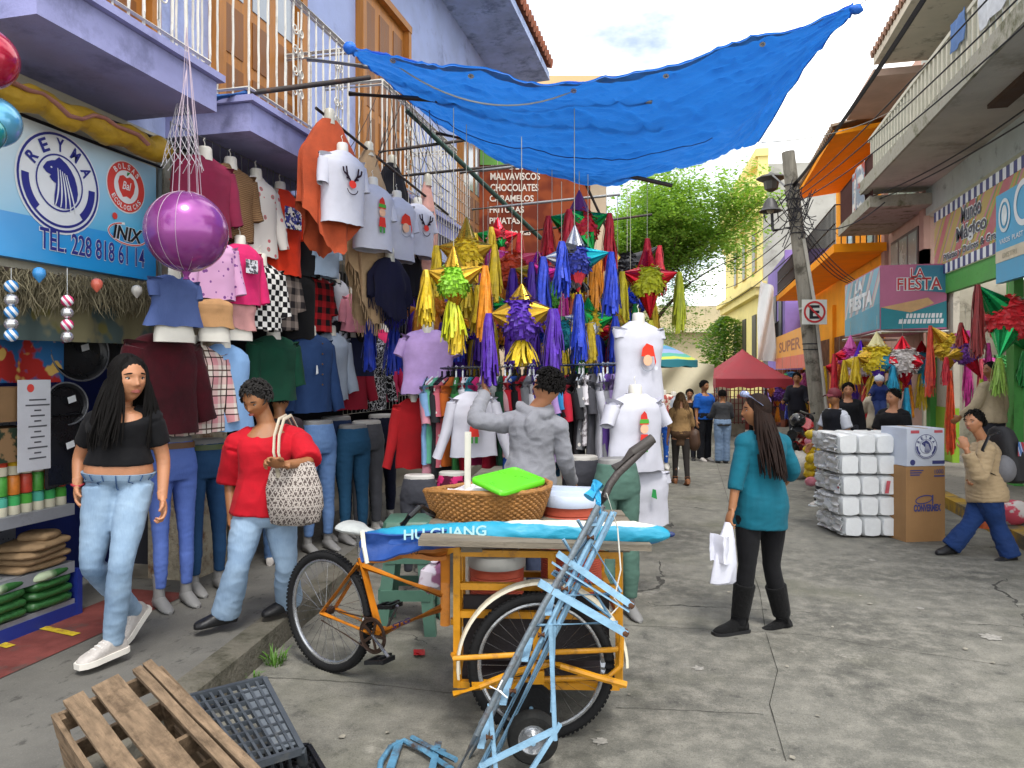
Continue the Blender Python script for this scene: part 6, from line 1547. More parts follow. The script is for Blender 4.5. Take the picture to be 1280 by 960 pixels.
WGR = M('#7d7466', .85, .3, 3., .7, 30, stretch=(1.2, 10, 14), dirt=.3)
for k, d in enumerate((3.43, 3.62, 3.82, 4.02, 4.22)):
    tag(obj('plank', MB().obox(cam((663-640)/FPX*3.4+.02, d, .935-.004*k), R*.53+Z*-.012, F*.075, Z*.014).wrinkle(.004, (3, 3, 30), k), WGR, tk, True), '', '')
    o = bpy.data.objects['plank' + ('' if k == 0 else '.%03d' % k)]; del o['label']; del o['category']
for u in (582, 765): obj('wood_block', MB().obox(at(u+8, 690, 3.5)+Z*.02, R*.05, F*.03, Z*.014), WGR, tk, True)
# umbrella in its bag
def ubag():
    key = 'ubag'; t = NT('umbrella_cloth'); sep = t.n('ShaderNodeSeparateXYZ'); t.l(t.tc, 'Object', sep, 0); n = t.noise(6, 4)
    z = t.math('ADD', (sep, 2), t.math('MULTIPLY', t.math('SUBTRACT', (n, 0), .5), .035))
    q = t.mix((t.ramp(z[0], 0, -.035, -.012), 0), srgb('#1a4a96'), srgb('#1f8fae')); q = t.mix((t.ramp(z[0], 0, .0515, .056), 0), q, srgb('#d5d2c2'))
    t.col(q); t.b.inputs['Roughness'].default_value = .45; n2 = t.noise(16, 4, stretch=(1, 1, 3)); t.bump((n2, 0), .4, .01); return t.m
ub = thing('rolled_umbrella', 'turquoise rolled market umbrella lying across the tricycle', 'umbrella', at(650, 668, 3.5))
P = [at(u, v, d) for u, v, d in ((458, 680, 3.72), (480, 676, 3.68), (520, 672, 3.62), (580, 668, 3.56), (640, 666, 3.52), (700, 665, 3.5), (760, 666, 3.48), (800, 667, 3.46), (825, 668, 3.45), (836, 668, 3.45))]
m = MB(); PP, QQ = tube_chain(P, [.062, .066, .062, .060, .060, .060, .058, .054, .040, .016], 5); m.tube(PP, QQ, 18, flat=.9)
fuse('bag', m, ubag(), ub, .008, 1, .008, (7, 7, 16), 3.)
m = MB(); m.lathe([(.012, 0), (.014, .02), (.006, .035)], at(834, 668, 3.45), 10, R); obj('tip', m, M('#1a2a5a', .4), ub, True)
lettering('HU GUANG', at(505, 675, 3.545)-F*0.0, (at(615, 669, 3.475)-at(505, 675, 3.545)), Z, .405, .05, M('#a9d3da', .5, .05, 5, 0), ub, bold=.02)
m = MB(); m.grid(lambda a, b: at(453+105*a, 664+(40-24*a)*b+3*math.sin(a*5), 3.62-.10*a+.04*math.sin(b*PI)-.05*b), 20, 12, .01); m.wrinkle(.012, (9, 9, 12), 4.)
obj('bag_flap', m, M('#1b3f80', .5, .3, 6, .5, 20), ub, True)
m = MB(); m.tube([at(453, 664, 3.60), at(455, 684, 3.57), at(459, 704, 3.56)], .011, 8); obj('edge_binding', m, M('#cfcabc', .7), ub, True)
sk = thing('orange_sack', 'orange printed sack hanging under the left end of the umbrella', 'sack', at(520, 690, 3.66))
m = MB(); m.grid(lambda a, b: at(462+95*a, 694+(10-17*a)*b*1.0+2*math.sin(a*9), 3.66+.03*math.sin(b*PI)), 16, 6, .02); m.wrinkle(.008, (12, 12, 12)); obj('cloth', m, M('#b8702a', .6, .3, 9, .4, 20), sk, True)
lettering('10', at(514, 693, 3.63), R, Z, .035, .03, M('#4a2a1a'), sk)
# pvc pole
o = thing('plastic_pole', 'white plastic pole standing upright at the back of the tricycle', 'pole', cam(-.235, 3.96, .4))
obj('tube', MB().tube([at(585, 540, 3.96), at(584, 660, 3.96), at(583, 768, 3.96)], .018, 14), M('#d5d2c6', .45, .06, 8, .1, dirt=.2, ds=6), o, True)
obj('clamp', MB().tube([at(583, 745, 3.96), at(583, 753, 3.96)], .024, 12), BLKP, o, True)
# coolers
ORC = M('#b4503a', .5, .1, 6, .15); CLID = M('#b9c4d6', .4, .06, 6, .1)
def cooler(label, u, v0, d, r, h, lidc):
    c = at(u, v0, d); o = thing('drink_cooler', label, 'cooler', c-Z*h, 0, 'drink coolers in the tricycle')
    pr = [(r*.90, 0), (r*.92, .02)]
    n = int(h/.016)
    for k in range(n): z = .03+(h-.14)*k/n; pr += [(r*(.95), z), (r*.985, z+.006)]
    pr += [(r*.98, h-.075), (r*1.0, h-.07)]
    obj('body', MB().lathe(pr, n=36), ORC, o)
    l = obj('lid', MB().lathe([(r*1.03, h-.072), (r*1.05, h-.06), (r*1.05, h-.025), (r*1.0, h-.008), (r*.6, h), (.001, h)], n=36), lidc, o)
    m = MB(); m.obox(V((0, 0, h+.006)), V((r*.8, 0, 0)), V((0, .03, 0)), V((0, 0, .014))); obj('lid_rib', m, lidc, l)
    m = MB(); m.obox(V((-r*.3, -r*.98, .07)), V((.02, 0, 0)), V((0, .025, 0)), V((0, 0, .02))); obj('tap', m, WH, o)
    return o
cooler('tall orange ribbed drink cooler with pale blue lid beside the basket', 714, 613, 4.12, .172, .74, CLID)
cooler('orange ribbed drink cooler with grey lid low behind the tricycle post', 621, 689, 3.98, .148, .48, M('#a9aaa6', .5, .08, 6, .1))
# basket
bk = thing('wicker_basket', 'big oval wicker basket standing on the tricycle planks', 'basket', at(611, 650, 4.0))
m = MB(); c = at(610, 650, 4.0); A_, Bq = .335, .25
def bpnt(a, t, o_=0): 
    k = .80+.20*t**.8; w_ = .012*math.sin(a*2)
    return c+R*math.cos(a)*(A_*k+o_)+F*math.sin(a)*(Bq*k+o_)+Z*(.172*t+.018*t*math.cos(a+.3)+w_*t)
for j in range(15):
    t = j/14
    m.tube([bpnt(2*PI*k/88, t, .007*(1 if (k+j) % 2 else -1)) for k in range(88)], .0085, 6, closed=True)
m.tube([bpnt(2*PI*k/60, 1.03, .006*math.sin(k*2.)) for k in range(60)], .014, 8, closed=True)
for k in range(44): m.tube([bpnt(2*PI*k/44, j/5, .0) for j in range(6)], .005, 5)
m.add([bpnt(2*PI*k/40, .02, -.01) for k in range(40)], [tuple(range(40))])
obj('wickerwork', m, M('#9a6a34', .55, .3, 24, .5, 90, stretch=(1, 1, 3)), bk, True)
cl = thing('basket_cloth', 'crumpled white plastic sheet lining the wicker basket', 'cloth', c+Z*.15)
m = MB(); m.grid(lambda a, b: c+R*(-.22+.44*a)+F*(-.15+.30*b)+Z*(.145+.04*nz((a*5, b*5, 2))+.03*math.sin(a*PI)), 26, 20, .006); m.wrinkle(.015, (22, 22, 22)); obj('sheet', m, M('#d8d2d4', .3, .08, 8, .3, 20), cl, True)
ld = thing('plastic_cover', 'bright green rectangular plastic lid lying on the basket', 'lid', at(637, 600, 3.95))
cs = [at(587, 598, 3.80), None, at(684, 600, 3.97), at(628, 616, 3.66)]; cs[1] = cs[0]+cs[2]-cs[3]
ct = sum(cs, V())/4
def lidring(k, dz): 
    out = []
    for i in range(4):
        a, b, cq = cs[i-1], cs[i], cs[(i+1) % 4]
        for t in (0, .25, .5, .75, 1): 
            p = b+(a-b)*.12*(1-t)**2+(cq-b)*.12*t**2; out.append(ct+(p-ct)*k+Z*dz)
    return out
m = MB(); m.loft([lidring(.98, -.022), lidring(1.0, -.018), lidring(1.0, .0), lidring(.97, .006), lidring(.92, .006), lidring(.90, -.002), lidring(.3, -.002)]); obj('cover_sheet', m, M('#5ec81e', .32, .05, 6, .05, coat=.2), ld, True, ang=50)
# stool
st = thing('plastic_stool', 'grey green plastic stool standing behind the tricycle frame', 'stool', gnd(512, 783))
SG = M('#46695a', .45, .1, 6, .1); d = gd(783); c = gnd(512, 783); HS = .74
m = MB(); m.loft([[c+R*x*.155*k+F*y*.155*k+Z*z for x, y in ((-1, -.85), (-.85, -1), (.85, -1), (1, -.85), (1, .85), (.85, 1), (-.85, 1), (-1, .85))] for k, z in ((1.06, HS-.10), (1.03, HS-.04), (1., HS-.008), (.95, HS))]); obj('seat', m, SG, st, True)
for sx in (-1, 1):
    for sy in (-1, 1):
        m = MB(); t = c+R*sx*.135+F*sy*.135+Z*(HS-.08); b = c+R*sx*.20+F*sy*.20
        m.loft([[p+R*(-sx)*a*w_+F*(-sy)*bq*w_ for a, bq in ((0, 0), (1, 0), (1, .14), (.14, .14), (.14, 1), (0, 1))] for p, w_ in ((b, .075), (t, .085))]); obj('leg', m, SG, st, True)
for z, k in ((.26, .178), (.50, .155)):
    m = MB()
    for sx in (-1, 1): m.obox(c+R*sx*k+Z*z, R*.007, F*k*.9, Z*.035); m.obox(c+F*sx*k+Z*z, R*k*.9, F*.007, Z*.035)
    obj('crossbar', m, SG, st, True)
bg_ = tag(obj('carrier_bag', MB().tube([at(543, 702, 4.5), at(543, 712, 4.5), at(543, 728, 4.5), at(544, 738, 4.5)], [.03, .085, .10, .05], 16).wrinkle(.018, (16, 16, 16)), cloth2('#c9c2cc', '#8a5a78', 'blot', 7)), 'translucent pinkish carrier bag hanging behind the tricycle', 'bag')
# ---------------------------------------------------------------- hand truck
HB_ = M('#84abc6', .45, .2, 10, .35, 40, dirt=.12, dcol='#5a4a42', ds=30); HBR = M('#838f98', .4, .35, 9, .4, 40, metal=.5, dirt=.55, dcol='#4f3526', ds=9)
ht = thing('hand_truck', 'worn light blue hand truck leaning against the tricycle', 'hand truck', gnd(590, 955))
dn, df_ = 3.04, 3.30
def rail(d, o_=0): return [at(u+o_, v, d) for u, v in ((566, 975), (596, 918), (622, 866), (650, 812), (682, 752), (712, 700), (735, 656), (748, 632))]
m = MB()
for d, o_ in ((dn, 0), (df_, 6)): m.tube(rail(d, o_), .0135, 12)
obj('main_rail', m, HBR, ht, True)
m = MB()
for d, o_ in ((dn+.01, 11), (dn+.03, 22), (df_, 14), (df_, 25)): m.tube([at(590+o_-4, 965, d), at(670+o_-6, 803, d), at(752+o_-8, 640, d)], .0095, 10)
for t in (.08, .25, .42, .6, .78, .95):
    a = at(588, 960, dn).lerp(at(750, 640, dn), t); m.bar(a, a+F*(df_-dn)+R*.03, .028, .010, Z)
obj('inner_rail', m, HB_, ht, True)
m = MB(); hp = [at(742, 643, dn+.05), at(755, 622, dn+.06), at(762, 606, dn+.08), at(772, 592, dn+.1), at(790, 575, dn+.12), at(814, 552, dn+.15)]; m.tube(hp, .017, 12); hn = obj('handle', m, M('#3f3a38', .45, .3, 9, .4, metal=.4), ht, True)
m = MB(); m.tube([at(752, 586+4, dn+.1), at(772, 592-13, dn+.1)][0:0]+[at(768, 586, dn+.11), at(790, 566, dn+.13), at(816, 548, dn+.15)], [.021, .022, .022], 14); obj('grip', m, M('#3d3835', .6), hn, True)
m = MB(); m.tube([at(736, 622, dn+.03), at(748, 604, dn+.06)], .026, 12)
for k in range(9): m.tube(sagline(at(742+k, 600+2*k, dn+.04), at(746+2.2*(k % 3), 625+2*k, dn+.02), .02+.01*(k % 3), 8), .004, 4)
obj('cord_wrap', m, M('#2f9ccc', .5), ht, True)
m = MB()
def hbar(u0, v0, u1, v1, w_=.034, d=dn, mm=None): (mm or m).bar(at(u0, v0, d), at(u1, v1, d), w_*.35, w_, R.cross(Z))
for d in (dn, df_):
    m.bar(at(697, 692, d), at(790, 757, d), .026, .024, Z); m.bar(at(674, 728, d), at(783, 792, d), .026, .028, Z); m.bar(at(690, 703, d), at(786, 764, d), .02, .006, Z)
for (u, v) in ((787, 755), (780, 790), (735, 718), (730, 760)): m.bar(at(u, v, dn), at(u, v, df_), .026, .012, Z)
obj('folding_arm', m, HB_, ht, True)
m = MB()
for u, v in ((788, 756), (781, 791)):
    for d in (dn, df_): m.ell(at(u, v, d), .018, 10, 8)
for t in (.12, .3, .52, .7, .9): a = at(588, 960, dn).lerp(at(750, 640, dn), t); m.tube([a, a+R*.028], .013, 8)
obj('rusty_joint', m, M('#5a3d2c', .8, .3, 20, .6, 50), ht, True)
m = MB()
for (u0, v0, u1, v1) in ((722, 650, 776, 740), (704, 674, 763, 772), (690, 716, 762, 770), (692, 714, 735, 733), (662, 782, 772, 778), (695, 745, 770, 742), (745, 660, 700, 720), (693, 770, 690, 890), (680, 800, 640, 870), (660, 790, 600, 905)):
    for d in (dn+.02, df_-.02): m.tube([at(u0, v0, d), at(u1, v1, d)], .0075, 8)
obj('brace_rod', m, HB_, ht, True)
wc = at(666, 921, 3.18); m = MB(); x, y, dd = frame(F)
m.lathe([(.062, -.028), (.066, -.036), (.098, -.036), (.109, -.024), (.111, 0), (.109, .024), (.098, .036), (.066, .036), (.062, .028)], wc, 40, F, False, False); m.lathe([(.062, -.028), (.062, .028)], wc, 40, F, False, False)
w_ = obj('wheel', m, M('#222221', .85, .25, 16, .5, 50), ht, True)
obj('rim', MB().lathe([(.001, -.034), (.018, -.034), (.02, -.028), (.045, -.012), (.06, -.03), (.064, -.030), (.064, .03), (.001, .03)], wc, 30, F), CHR, w_, True)
wc2 = wc+F*.30; obj('wheel', MB().lathe([(.03, -.03), (.098, -.036), (.111, 0), (.098, .036), (.03, .03)], wc2, 30, F), RUB, ht, True)
m = MB(); m.tube([wc-F*.06, wc2], .011, 10); m.bar(at(694, 912, dn), at(600, 958, dn), .02, .02, Z); m.tube([at(688, 780, dn), at(694, 925, dn)], .010, 10); m.tube([at(612, 880, dn), at(622, 985, dn)], .010, 10); m.bar(at(700, 905, dn), at(650, 985, dn), .018, .018, R); obj('axle_frame', m, HB_, ht, True)
m = MB(); m.tube([gnd(565, 962, .03), gnd(530, 938, .03), gnd(505, 926, .03), gnd(488, 934, .03), gnd(476, 952, .03), gnd(472, 975, .03)], .013, 8); m.tube([gnd(570, 950, .05), gnd(515, 922, .03)], .012, 8)
m.bar(gnd(548, 928, .03), gnd(540, 962, .03), .03, .01, Z); m.bar(gnd(500, 926, .03), gnd(488, 960, .03), .035, .01, Z); m.bar(gnd(528, 934, .03), gnd(556, 940, .03), .03, .01, Z)
obj('toe_frame', m, M('#4f7f9c', .5, .3, 12, .5, 40, dirt=.6, dcol='#4a3a30', ds=9), ht, True)
obj('plastic_tie', MB().tube([at(612, 858, dn-.02), at(626, 864, dn-.022), at(634, 872, dn-.02), at(622, 862, dn-.025), at(628, 850, dn-.02)], .004, 5), WH, ht, True)
o = tag(obj('string', MB().tube([at(758, 616, dn+.03), at(772, 660, dn+.02), at(776, 712, dn), at(768, 748, dn-.01), at(775, 756, dn), at(764, 768, dn)], .003, 5), M('#cfccc2', .7)), 'loose white string dangling from the hand truck handle', 'string')
# ---------------------------------------------------------------- crates in the foreground
CW = M('#85705a', .9, .42, 5., .9, 34, stretch=(1., 9, 9), dirt=.4, dcol='#4a3c2e', ds=7, dist=.012)
P1, P2, P3 = at(66, 890, 2.72), at(199, 831, 2.95), at(326, 966, 2.42)
wcr = thing('wooden_crate', 'weathered wooden slat crate lying on the kerb in the foreground', 'crate', gnd(200, 1010), math.atan2((P3-P2).y, (P3-P2).x))
e1, e2 = (P3-P2), (P1-P2); up = e2.cross(e1).normalized()
if up.z < 0: up = -up
def cp(a, b, h=0.): return P2+e1*a+e2*b+up*h
def board(a0, b0, a1, b1, wdt, par=wcr, h=0., th=.010, nm='slat', seed=0):
    p, q = cp(a0, b0, h), cp(a1, b1, h); x = (q-p).normalized(); y = up.cross(x).normalized(); m = MB()
    m.grid(lambda a, b: p+(q-p)*a+y*((b-.5)*wdt*(1+.10*nz((a*4, b*2, seed))))+up*(.006*nz((a*3, seed, 0))), 18, 3, -th*2); return obj(nm, m, CW, par, True)
board(-.02, .80, 1.1, .79, .070, seed=1); board(-.03, .50, 1.1, .48, .098, seed=2); board(-.02, .20, 1.1, .16, .034, seed=3, h=.002); board(-.03, .09, 1.1, .04, .034, seed=4, h=.004)
dpt = .36
for (a, b, c_, d_) in ((0, 0, 1.1, 0), (0, 1, 1.1, 1)):
    for hh in (-.06, -.19, -.32):
        p, q = cp(a, b, hh), cp(c_, d_, hh); obj('side_board', MB().obox((p+q)/2, (q-p)/2, e2.normalized()*.009, up*.052), CW, wcr, True)
for a in (0, .55, 1.1):
    for hh in (-.05, -.20):
        p, q = cp(a, 0, hh-.008), cp(a, 1, hh-.008); obj('end_board', MB().obox((p+q)/2, (q-p)/2, e1.normalized()*.009, up*.04), CW, wcr, True)
for a in (.03, 1.07):
    for b in (.03, .97): obj('corner_post', MB().obox(cp(a, b, -.19), e1.normalized()*.018, e2.normalized()*.018, up*.17), CW, wcr, True)
pc = thing('plastic_crate', 'dark grey plastic lattice crate tilted against the kerb', 'crate', gnd(320, 950))
Q1, Q2, Q3, Q4 = at(238, 872, 3.36), at(330, 849, 3.46), at(377, 938, 3.14), at(300, 962, 3.02)
GPL = M('#3b4148', .5, .15, 8, .25, 40, dirt=.2, dcol='#6a665c', ds=6)
def qp(a, b, h=0.):
    n_ = (Q2-Q1).cross(Q4-Q1).normalized(); n_ = n_ if n_.z > 0 else -n_
    return Q1.lerp(Q2, a).lerp(Q4.lerp(Q3, a), b)+n_*h
m = MB()
for i in range(9): m.bar(qp(i/8, 0), qp(i/8, 1), .012, .02)
for i in range(9): m.bar(qp(0, i/8), qp(1, i/8), .012, .02)
obj('lattice', m, GPL, pc, True)
m = MB()
for i in range(4):
    a, b = ((0, 0), (1, 0), (1, 1), (0, 1))[i], ((1, 0), (1, 1), (0, 1), (0, 0))[i]
    for h in (0., -.10): m.bar(qp(*a, h), qp(*b, h), .022, .03)
    m.bar(qp(*a, 0), qp(*a, -.10), .03, .03)
    for k in range(7): t = (k+.5)/7; p_ = (a[0]+(b[0]-a[0])*t, a[1]+(b[1]-a[1])*t); m.bar(qp(*p_, 0), qp(*p_, -.10), .010, .010)
obj('rim', m, GPL, pc, True)
obj('solid_panel', MB().add([qp(.62, .08, .004), qp(.97, .08, .004), qp(.97, .92, .004), qp(.62, .92, .004), qp(.62, .08, -.004), qp(.97, .08, -.004), qp(.97, .92, -.004), qp(.62, .92, -.004)], [(0, 1, 2, 3), (7, 6, 5, 4), (0, 4, 5, 1), (1, 5, 6, 2), (2, 6, 7, 3), (3, 7, 4, 0)]), M('#555c64', .5, .15, 6, .2, dirt=.3, dcol='#7d796e'), pc, True)
pc2 = thing('plastic_crate', 'black plastic crate lying flat under the tilted grey one', 'crate', gnd(385, 958))
m = MB()
for i in range(8): m.bar(gnd(330+8*i, 942, .03), gnd(345+8*i, 985, .03), .01, .02)
for i in range(5): m.bar(gnd(326+3*i, 940+9*i, .03), gnd(388+4*i, 938+9*i, .03), .01, .02)
obj('lattice', m, BLKP, pc2, True)
m = MB(); m.bar(gnd(386, 938, .03), gnd(406, 972, .03), .02, .06); m.bar(gnd(330, 940, .03), gnd(386, 938, .03), .02, .06); obj('rim', m, BLKP, pc2, True)
# weeds at the kerb and litter
m = MB()
for (u, v, n_, hh) in ((343, 832, 46, .11), (352, 826, 20, .06), (318, 848, 18, .05), (452, 775, 14, .05)):
    c = gnd(u, v)
    for k in range(n_):
        a = rnd.uniform(0, 2*PI); b = c+V((math.cos(a), math.sin(a), 0))*rnd.uniform(0, .05); t = V((math.cos(a)*rnd.uniform(.1, .7), math.sin(a)*rnd.uniform(.1, .7), 1))*hh*rnd.uniform(.5, 1.1); s_ = V((-math.sin(a), math.cos(a), 0))*.004
        m.add([b-s_, b+s_, b+t*.6+s_*.8, b+t+V((t.x*.6, t.y*.6, -.01)), b+t*.6-s_*.8], [(0, 1, 2, 3, 4)])
o = obj('grass', m, M('#4f7a26', .6, .3, 20, 0), smooth=False, kind='stuff'); o['label'] = 'small green weeds growing from the kerb joint'; o['category'] = 'grass'
m = MB()
for k in range(110):
    l = rnd.uniform(-2.2, 4.2); d = rnd.uniform(3., 15)**1.0; p = cam(l*d/5, d, .006)
    if p.x < -1.9 or p.x > 3: continue
    a = rnd.uniform(0, PI); s_ = rnd.uniform(.008, .022)*(1 if rnd.random() < .9 else 1.8); m.add([p+V((math.cos(a+q)*s_*rnd.uniform(.5, 1.2), math.sin(a+q)*s_*rnd.uniform(.5, 1.2), rnd.uniform(0, .006))) for q in (0, 1.3, 2.6, 3.9, 5.1)], [(0, 1, 2, 3, 4)])
o = obj('litter', m, M('#8d887c', .8, .4, 30), smooth=False, kind='stuff'); o['label'] = 'small pale scraps of litter scattered on the road'; o['category'] = 'litter'
tag(obj('sweet_wrapper', MB().grid(lambda a, b: gnd(517+14*a, 812+7*b, .012+.02*abs(nz((a*4, b*4, 1)))), 6, 5, .002), M('#a8242a', .35)), 'crumpled red sweet wrapper on the road behind the hand truck', 'wrapper')
# ---------------------------------------------------------------- clothes rack
rk = thing('clothes_rack', 'chrome clothes rack standing in the road full of small shirts', 'rack', gnd(655, 720))
ra, rb = at(531, 461, 6.15), at(780, 455, 6.0)
m = MB(); m.tube([ra, rb], .016, 10)
for p in (ra+R*.05, rb-R*.03):
    q = V((p.x, p.y, .09)); m.tube([p, q], .014, 10); m.tube([q-F*.3, q+F*.3], .014, 8)
m.tube([V((ra.x, ra.y, .35))+R*.05, V((rb.x, rb.y, .35))-R*.03], .010, 8); obj('frame', m, CHR, rk, True)
for p in (ra+R*.05, rb-R*.03):
    for s_ in (-.28, .28):
        m = MB(); m.lathe([(.01, -.012), (.035, -.012), (.035, .012), (.01, .012)], V((p.x, p.y, .036))+F*s_, 14, R); obj('caster', m, BLKP, rk, True)
GC = [('sky blue', '#7fa6cf'), ('pink', '#c98a9a'), ('mint', '#5fa88c'), ('charcoal', '#2a2a2e'), ('rose', '#c86a78'), ('orange', '#c8662a'), ('leaf green', '#3f8a4a'), ('red', '#b01c2c'), ('white', '#c9c9d0'), ('teal', '#2f7d8c'), ('magenta', '#b8286a'), ('white', '#d2d2d8'), ('navy', '#1c2444'), ('crimson', '#a81a34'), ('white', '#cfcfd4'), ('dark green', '#1f4a34'), ('red', '#c02434'), ('pale pink', '#d3a3a8'), ('blue', '#2a4a9a'), ('black', '#1b1b1f'), ('red', '#a82030'), ('grey', '#7f8084'), ('purple', '#4a2a8c'), ('white', '#d2d0d6'), ('yellow', '#c89a1c'), ('sky blue', '#3f8fc4'), ('lilac', '#b08fc8'), ('blue', '#2f7fb8'), ('maroon', '#7a1a2c'), ('red', '#b82238'), ('black', '#17171b'), ('black', '#202024'), ('grey', '#77787c'), ('patterned grey', '#8a8488'), ('dark grey', '#4a4a50'), ('white', '#c9c9d2'), ('grey', '#8f8f94'), ('violet', '#6a4a9a'), ('lilac', '#a58fc4'), ('lilac', '#b59fd0')]
words_ = 'first second third fourth fifth sixth seventh eighth ninth tenth eleventh twelfth thirteenth fourteenth fifteenth sixteenth seventeenth eighteenth nineteenth twentieth'.split()
NG = len(GC)
for k, (nm, cc) in enumerate(GC):
    t = .02+.95*k/(NG-1)+rnd.uniform(-.006, .006); p = ra.lerp(rb, t)-Z*.075
    n_ = R+F*rnd.uniform(-.35, .35)-F*.25; rz = math.atan2(-n_.x, n_.y)
    i = k if k < NG//2 else NG-1-k
    lab = '%s shirt on the clothes rack, %s from its %s end' % (nm, words_[i], 'left' if k < NG//2 else 'right')
    o = thing('rack_shirt', lab, 'clothing', p, rz, 'shirts on the clothes rack')
    L_ = rnd.uniform(.55, .86) if k not in (8, 11) else .6
    mt = CL(cc) if nm != 'patterned grey' else cloth2('#8a8488', '#d8d4d8', 'blot', 18)
    if k % 7 == 4: mt = cloth2(cc, '#d8d2cc', 'dots', 16)
    obj('garment', shirt_mesh(.36, L_, .35, .17, seed=k*1.9, ang=10, amp=.010, nl=8), mt, o)
    m = MB(); m.tube([V((-.15, 0, -.055)), V((0, 0, .02)), V((.15, 0, -.055))], .007, 6); m.tube([V((0, 0, .02)), V((0, 0, .06)), V((.0, .012, .085)), V((0, 0, .095)), V((0, -.012, .08))], .003, 5)
    m.obox(V((0, 0, .028)), V((.02, 0, 0)), V((0, .006, 0)), V((0, 0, .025)))
    obj('hanger', m, WH if (k % 5 in (1, 2)) else BLKP, o)
# garments round the rack
hang_shirt('red sweater on a form at the left end of the rack', 517, 498, 585, None, .32, CL('#a01a20'), .9, d=6.3, phi=70, grp=None)
o, L_ = hang_shirt('white long sleeved shirt with elf print behind the man in the hoodie', 592, 490, 570, None, .38, WHC, .95, d=5.75, phi=72, grp='white shirts round the rack', ang=16, neck=False); prints(o, L_, 'elf')
o, L_ = hang_shirt('white sleeveless shirt on a form, topmost at the right end of the rack', 798, 402, 500, None, .44, WHC, .14, d=5.75, phi=50, dep=.30, flare=1.1, grp='white shirts round the rack'); prints(o, L_, 'santa')
o, L_ = hang_shirt('white t-shirt with elf print, middle one at the right end of the rack', 794, 492, 588, None, .46, WHC, .34, d=5.5, phi=52, dep=.30, flare=1.08, grp='white shirts round the rack', ang=26); prints(o, L_, 'elf')
o, L_ = hang_shirt('white shirt with green print, lowest at the right end of the rack', 806, 586, 656, None, .42, WHC, .2, d=5.6, phi=52, dep=.30, grp='white shirts round the rack', neck=False); flat(o, [(-.02, 0), (.03, .02), (.02, .08), (-.01, .07)], M('#2f8a4a', .8), .13, dz=-L_*.5)
legs('charcoal track trousers on a pale waist form behind the stool', 524, 568, 705, 5.6, CL('#3d3e45'), foot=FORMB, W=.34, phi=80, zg=0.12, grp=None, shoeless=True)
legs('short magenta leopard trousers hanging behind the basket', 566, 567, 700, 5.7, cloth2('#c02a68', '#4a1028', 'blot', 16), foot=FORMB, W=.32, phi=80, zg=.14, grp=None, shoeless=True)
legs('sage green track trousers on a grey leg form right of the cooler', 771, 572, 770, None, CL('#4f6d62', .18), foot=FORMG, W=.40, phi=62, zg=0, grp=None, wide=1.35)
legs('dark grey track trousers on a form behind the man in the hoodie', 728, 545, 700, 5.8, CL('#4a4b52'), foot=FORMB, W=.36, phi=75, zg=.1, grp=None, shoeless=True)
# ---------------------------------------------------------------- right side: signs
ND = V((0, -1, 0))
def colourpanel(cols, sc):
    key = ('cp', tuple(cols), sc)
    if key in _mc: return _mc[key]
    t = NT('printed_banner'); wv = t.n('ShaderNodeTexWave', wave_type='BANDS', bands_direction='DIAGONAL'); wv.inputs['Scale'].default_value = sc; wv.inputs['Distortion'].default_value = 4; wv.inputs['Detail'].default_value = .5; wv.inputs['Detail Scale'].default_value = .4
    t.l(t.tc, 'Object', wv, 'Vector'); r_ = t.n('ShaderNodeValToRGB'); r_.color_ramp.interpolation = 'CONSTANT'; el = r_.color_ramp.elements
    while len(el) < len(cols): el.new(.5)
    for i, c in enumerate(cols): el[i].position = i/len(cols); el[i].color = srgb(c)
    t.l(wv, 0, r_, 0); n = t.noise(3, 4); t.col(t.mix((t.ramp(n, 0, .5, .9, 0, .3), 0), (r_, 0), srgb('#c9c2b8'))); t.b.inputs['Roughness'].default_value = .5; _mc[key] = t.m; return t.m
MX = 4.33; ya = wl(1168, 300, MX).y; zb_, zt_ = wl(1168, 346, MX).z, wl(1168, 268, MX).z; yb_ = 10.6
mm_ = thing('party_sign', 'colourful checked party shop sign under the long concrete balcony', 'sign', (MX, (ya+yb_)/2, zb_))
obj('board', MB().obox(V((MX+.03, (ya+yb_)/2, (zb_+zt_)/2)), V((.03, 0, 0)), V((0, (ya-yb_)/2, 0)), V((0, 0, (zt_-zb_)/2))), colourpanel(['#b8606a', '#9aa84a', '#c98a4a', '#7f9a5a', '#c07a8a', '#b8a05a'], .55), mm_, True)
for z in (zt_-.07, zb_+.07):
    m = MB(); m2 = MB(); n = 36
    for k in range(n):
        y = yb_+(ya-yb_)*(k+.5)/n; (m if k % 2 else m2).obox(V((MX-.003, y, z)), V((.004, 0, 0)), V((0, (ya-yb_)/n/2, 0)), V((0, 0, .085)))
    obj('border_checks', m, M('#3a3f7a', .5), mm_, True); obj('border_checks', m2, WH, mm_, True)
WTX = M('#d9dde0', .5, .05, 5, 0); DTX = M('#3c3f52', .5, .05, 5, 0)
yq = wl(1203, 300, MX).y; y2 = wl(1226, 300, MX).y
for txt, z, h, yl, yr in (('Mundo', .70, .27, wl(1202, 260, MX).y, wl(1227, 260, MX).y), ('Mágico', .36, .30, wl(1196, 290, MX).y, wl(1234, 290, MX).y), ('Piñatas y Dulces & Gra', .17, .15, wl(1180, 330, MX).y, wl(1246, 330, MX).y)):
    lettering(txt, V((MX-.006, yl+.012, zb_+z-.01)), ND, Z, yl-yr+.02, h+.03, WTX, mm_, bold=.07, off=.001); lettering(txt, V((MX-.006, yl, zb_+z)), ND, Z, yl-yr, h, DTX, mm_, bold=.02, off=.004)
BX = 4.12; ya = wl(1245, 300, BX).y; zb_, zt_ = wl(1245, 355, BX).z, wl(1245, 246, BX).z; yb_ = 7.6
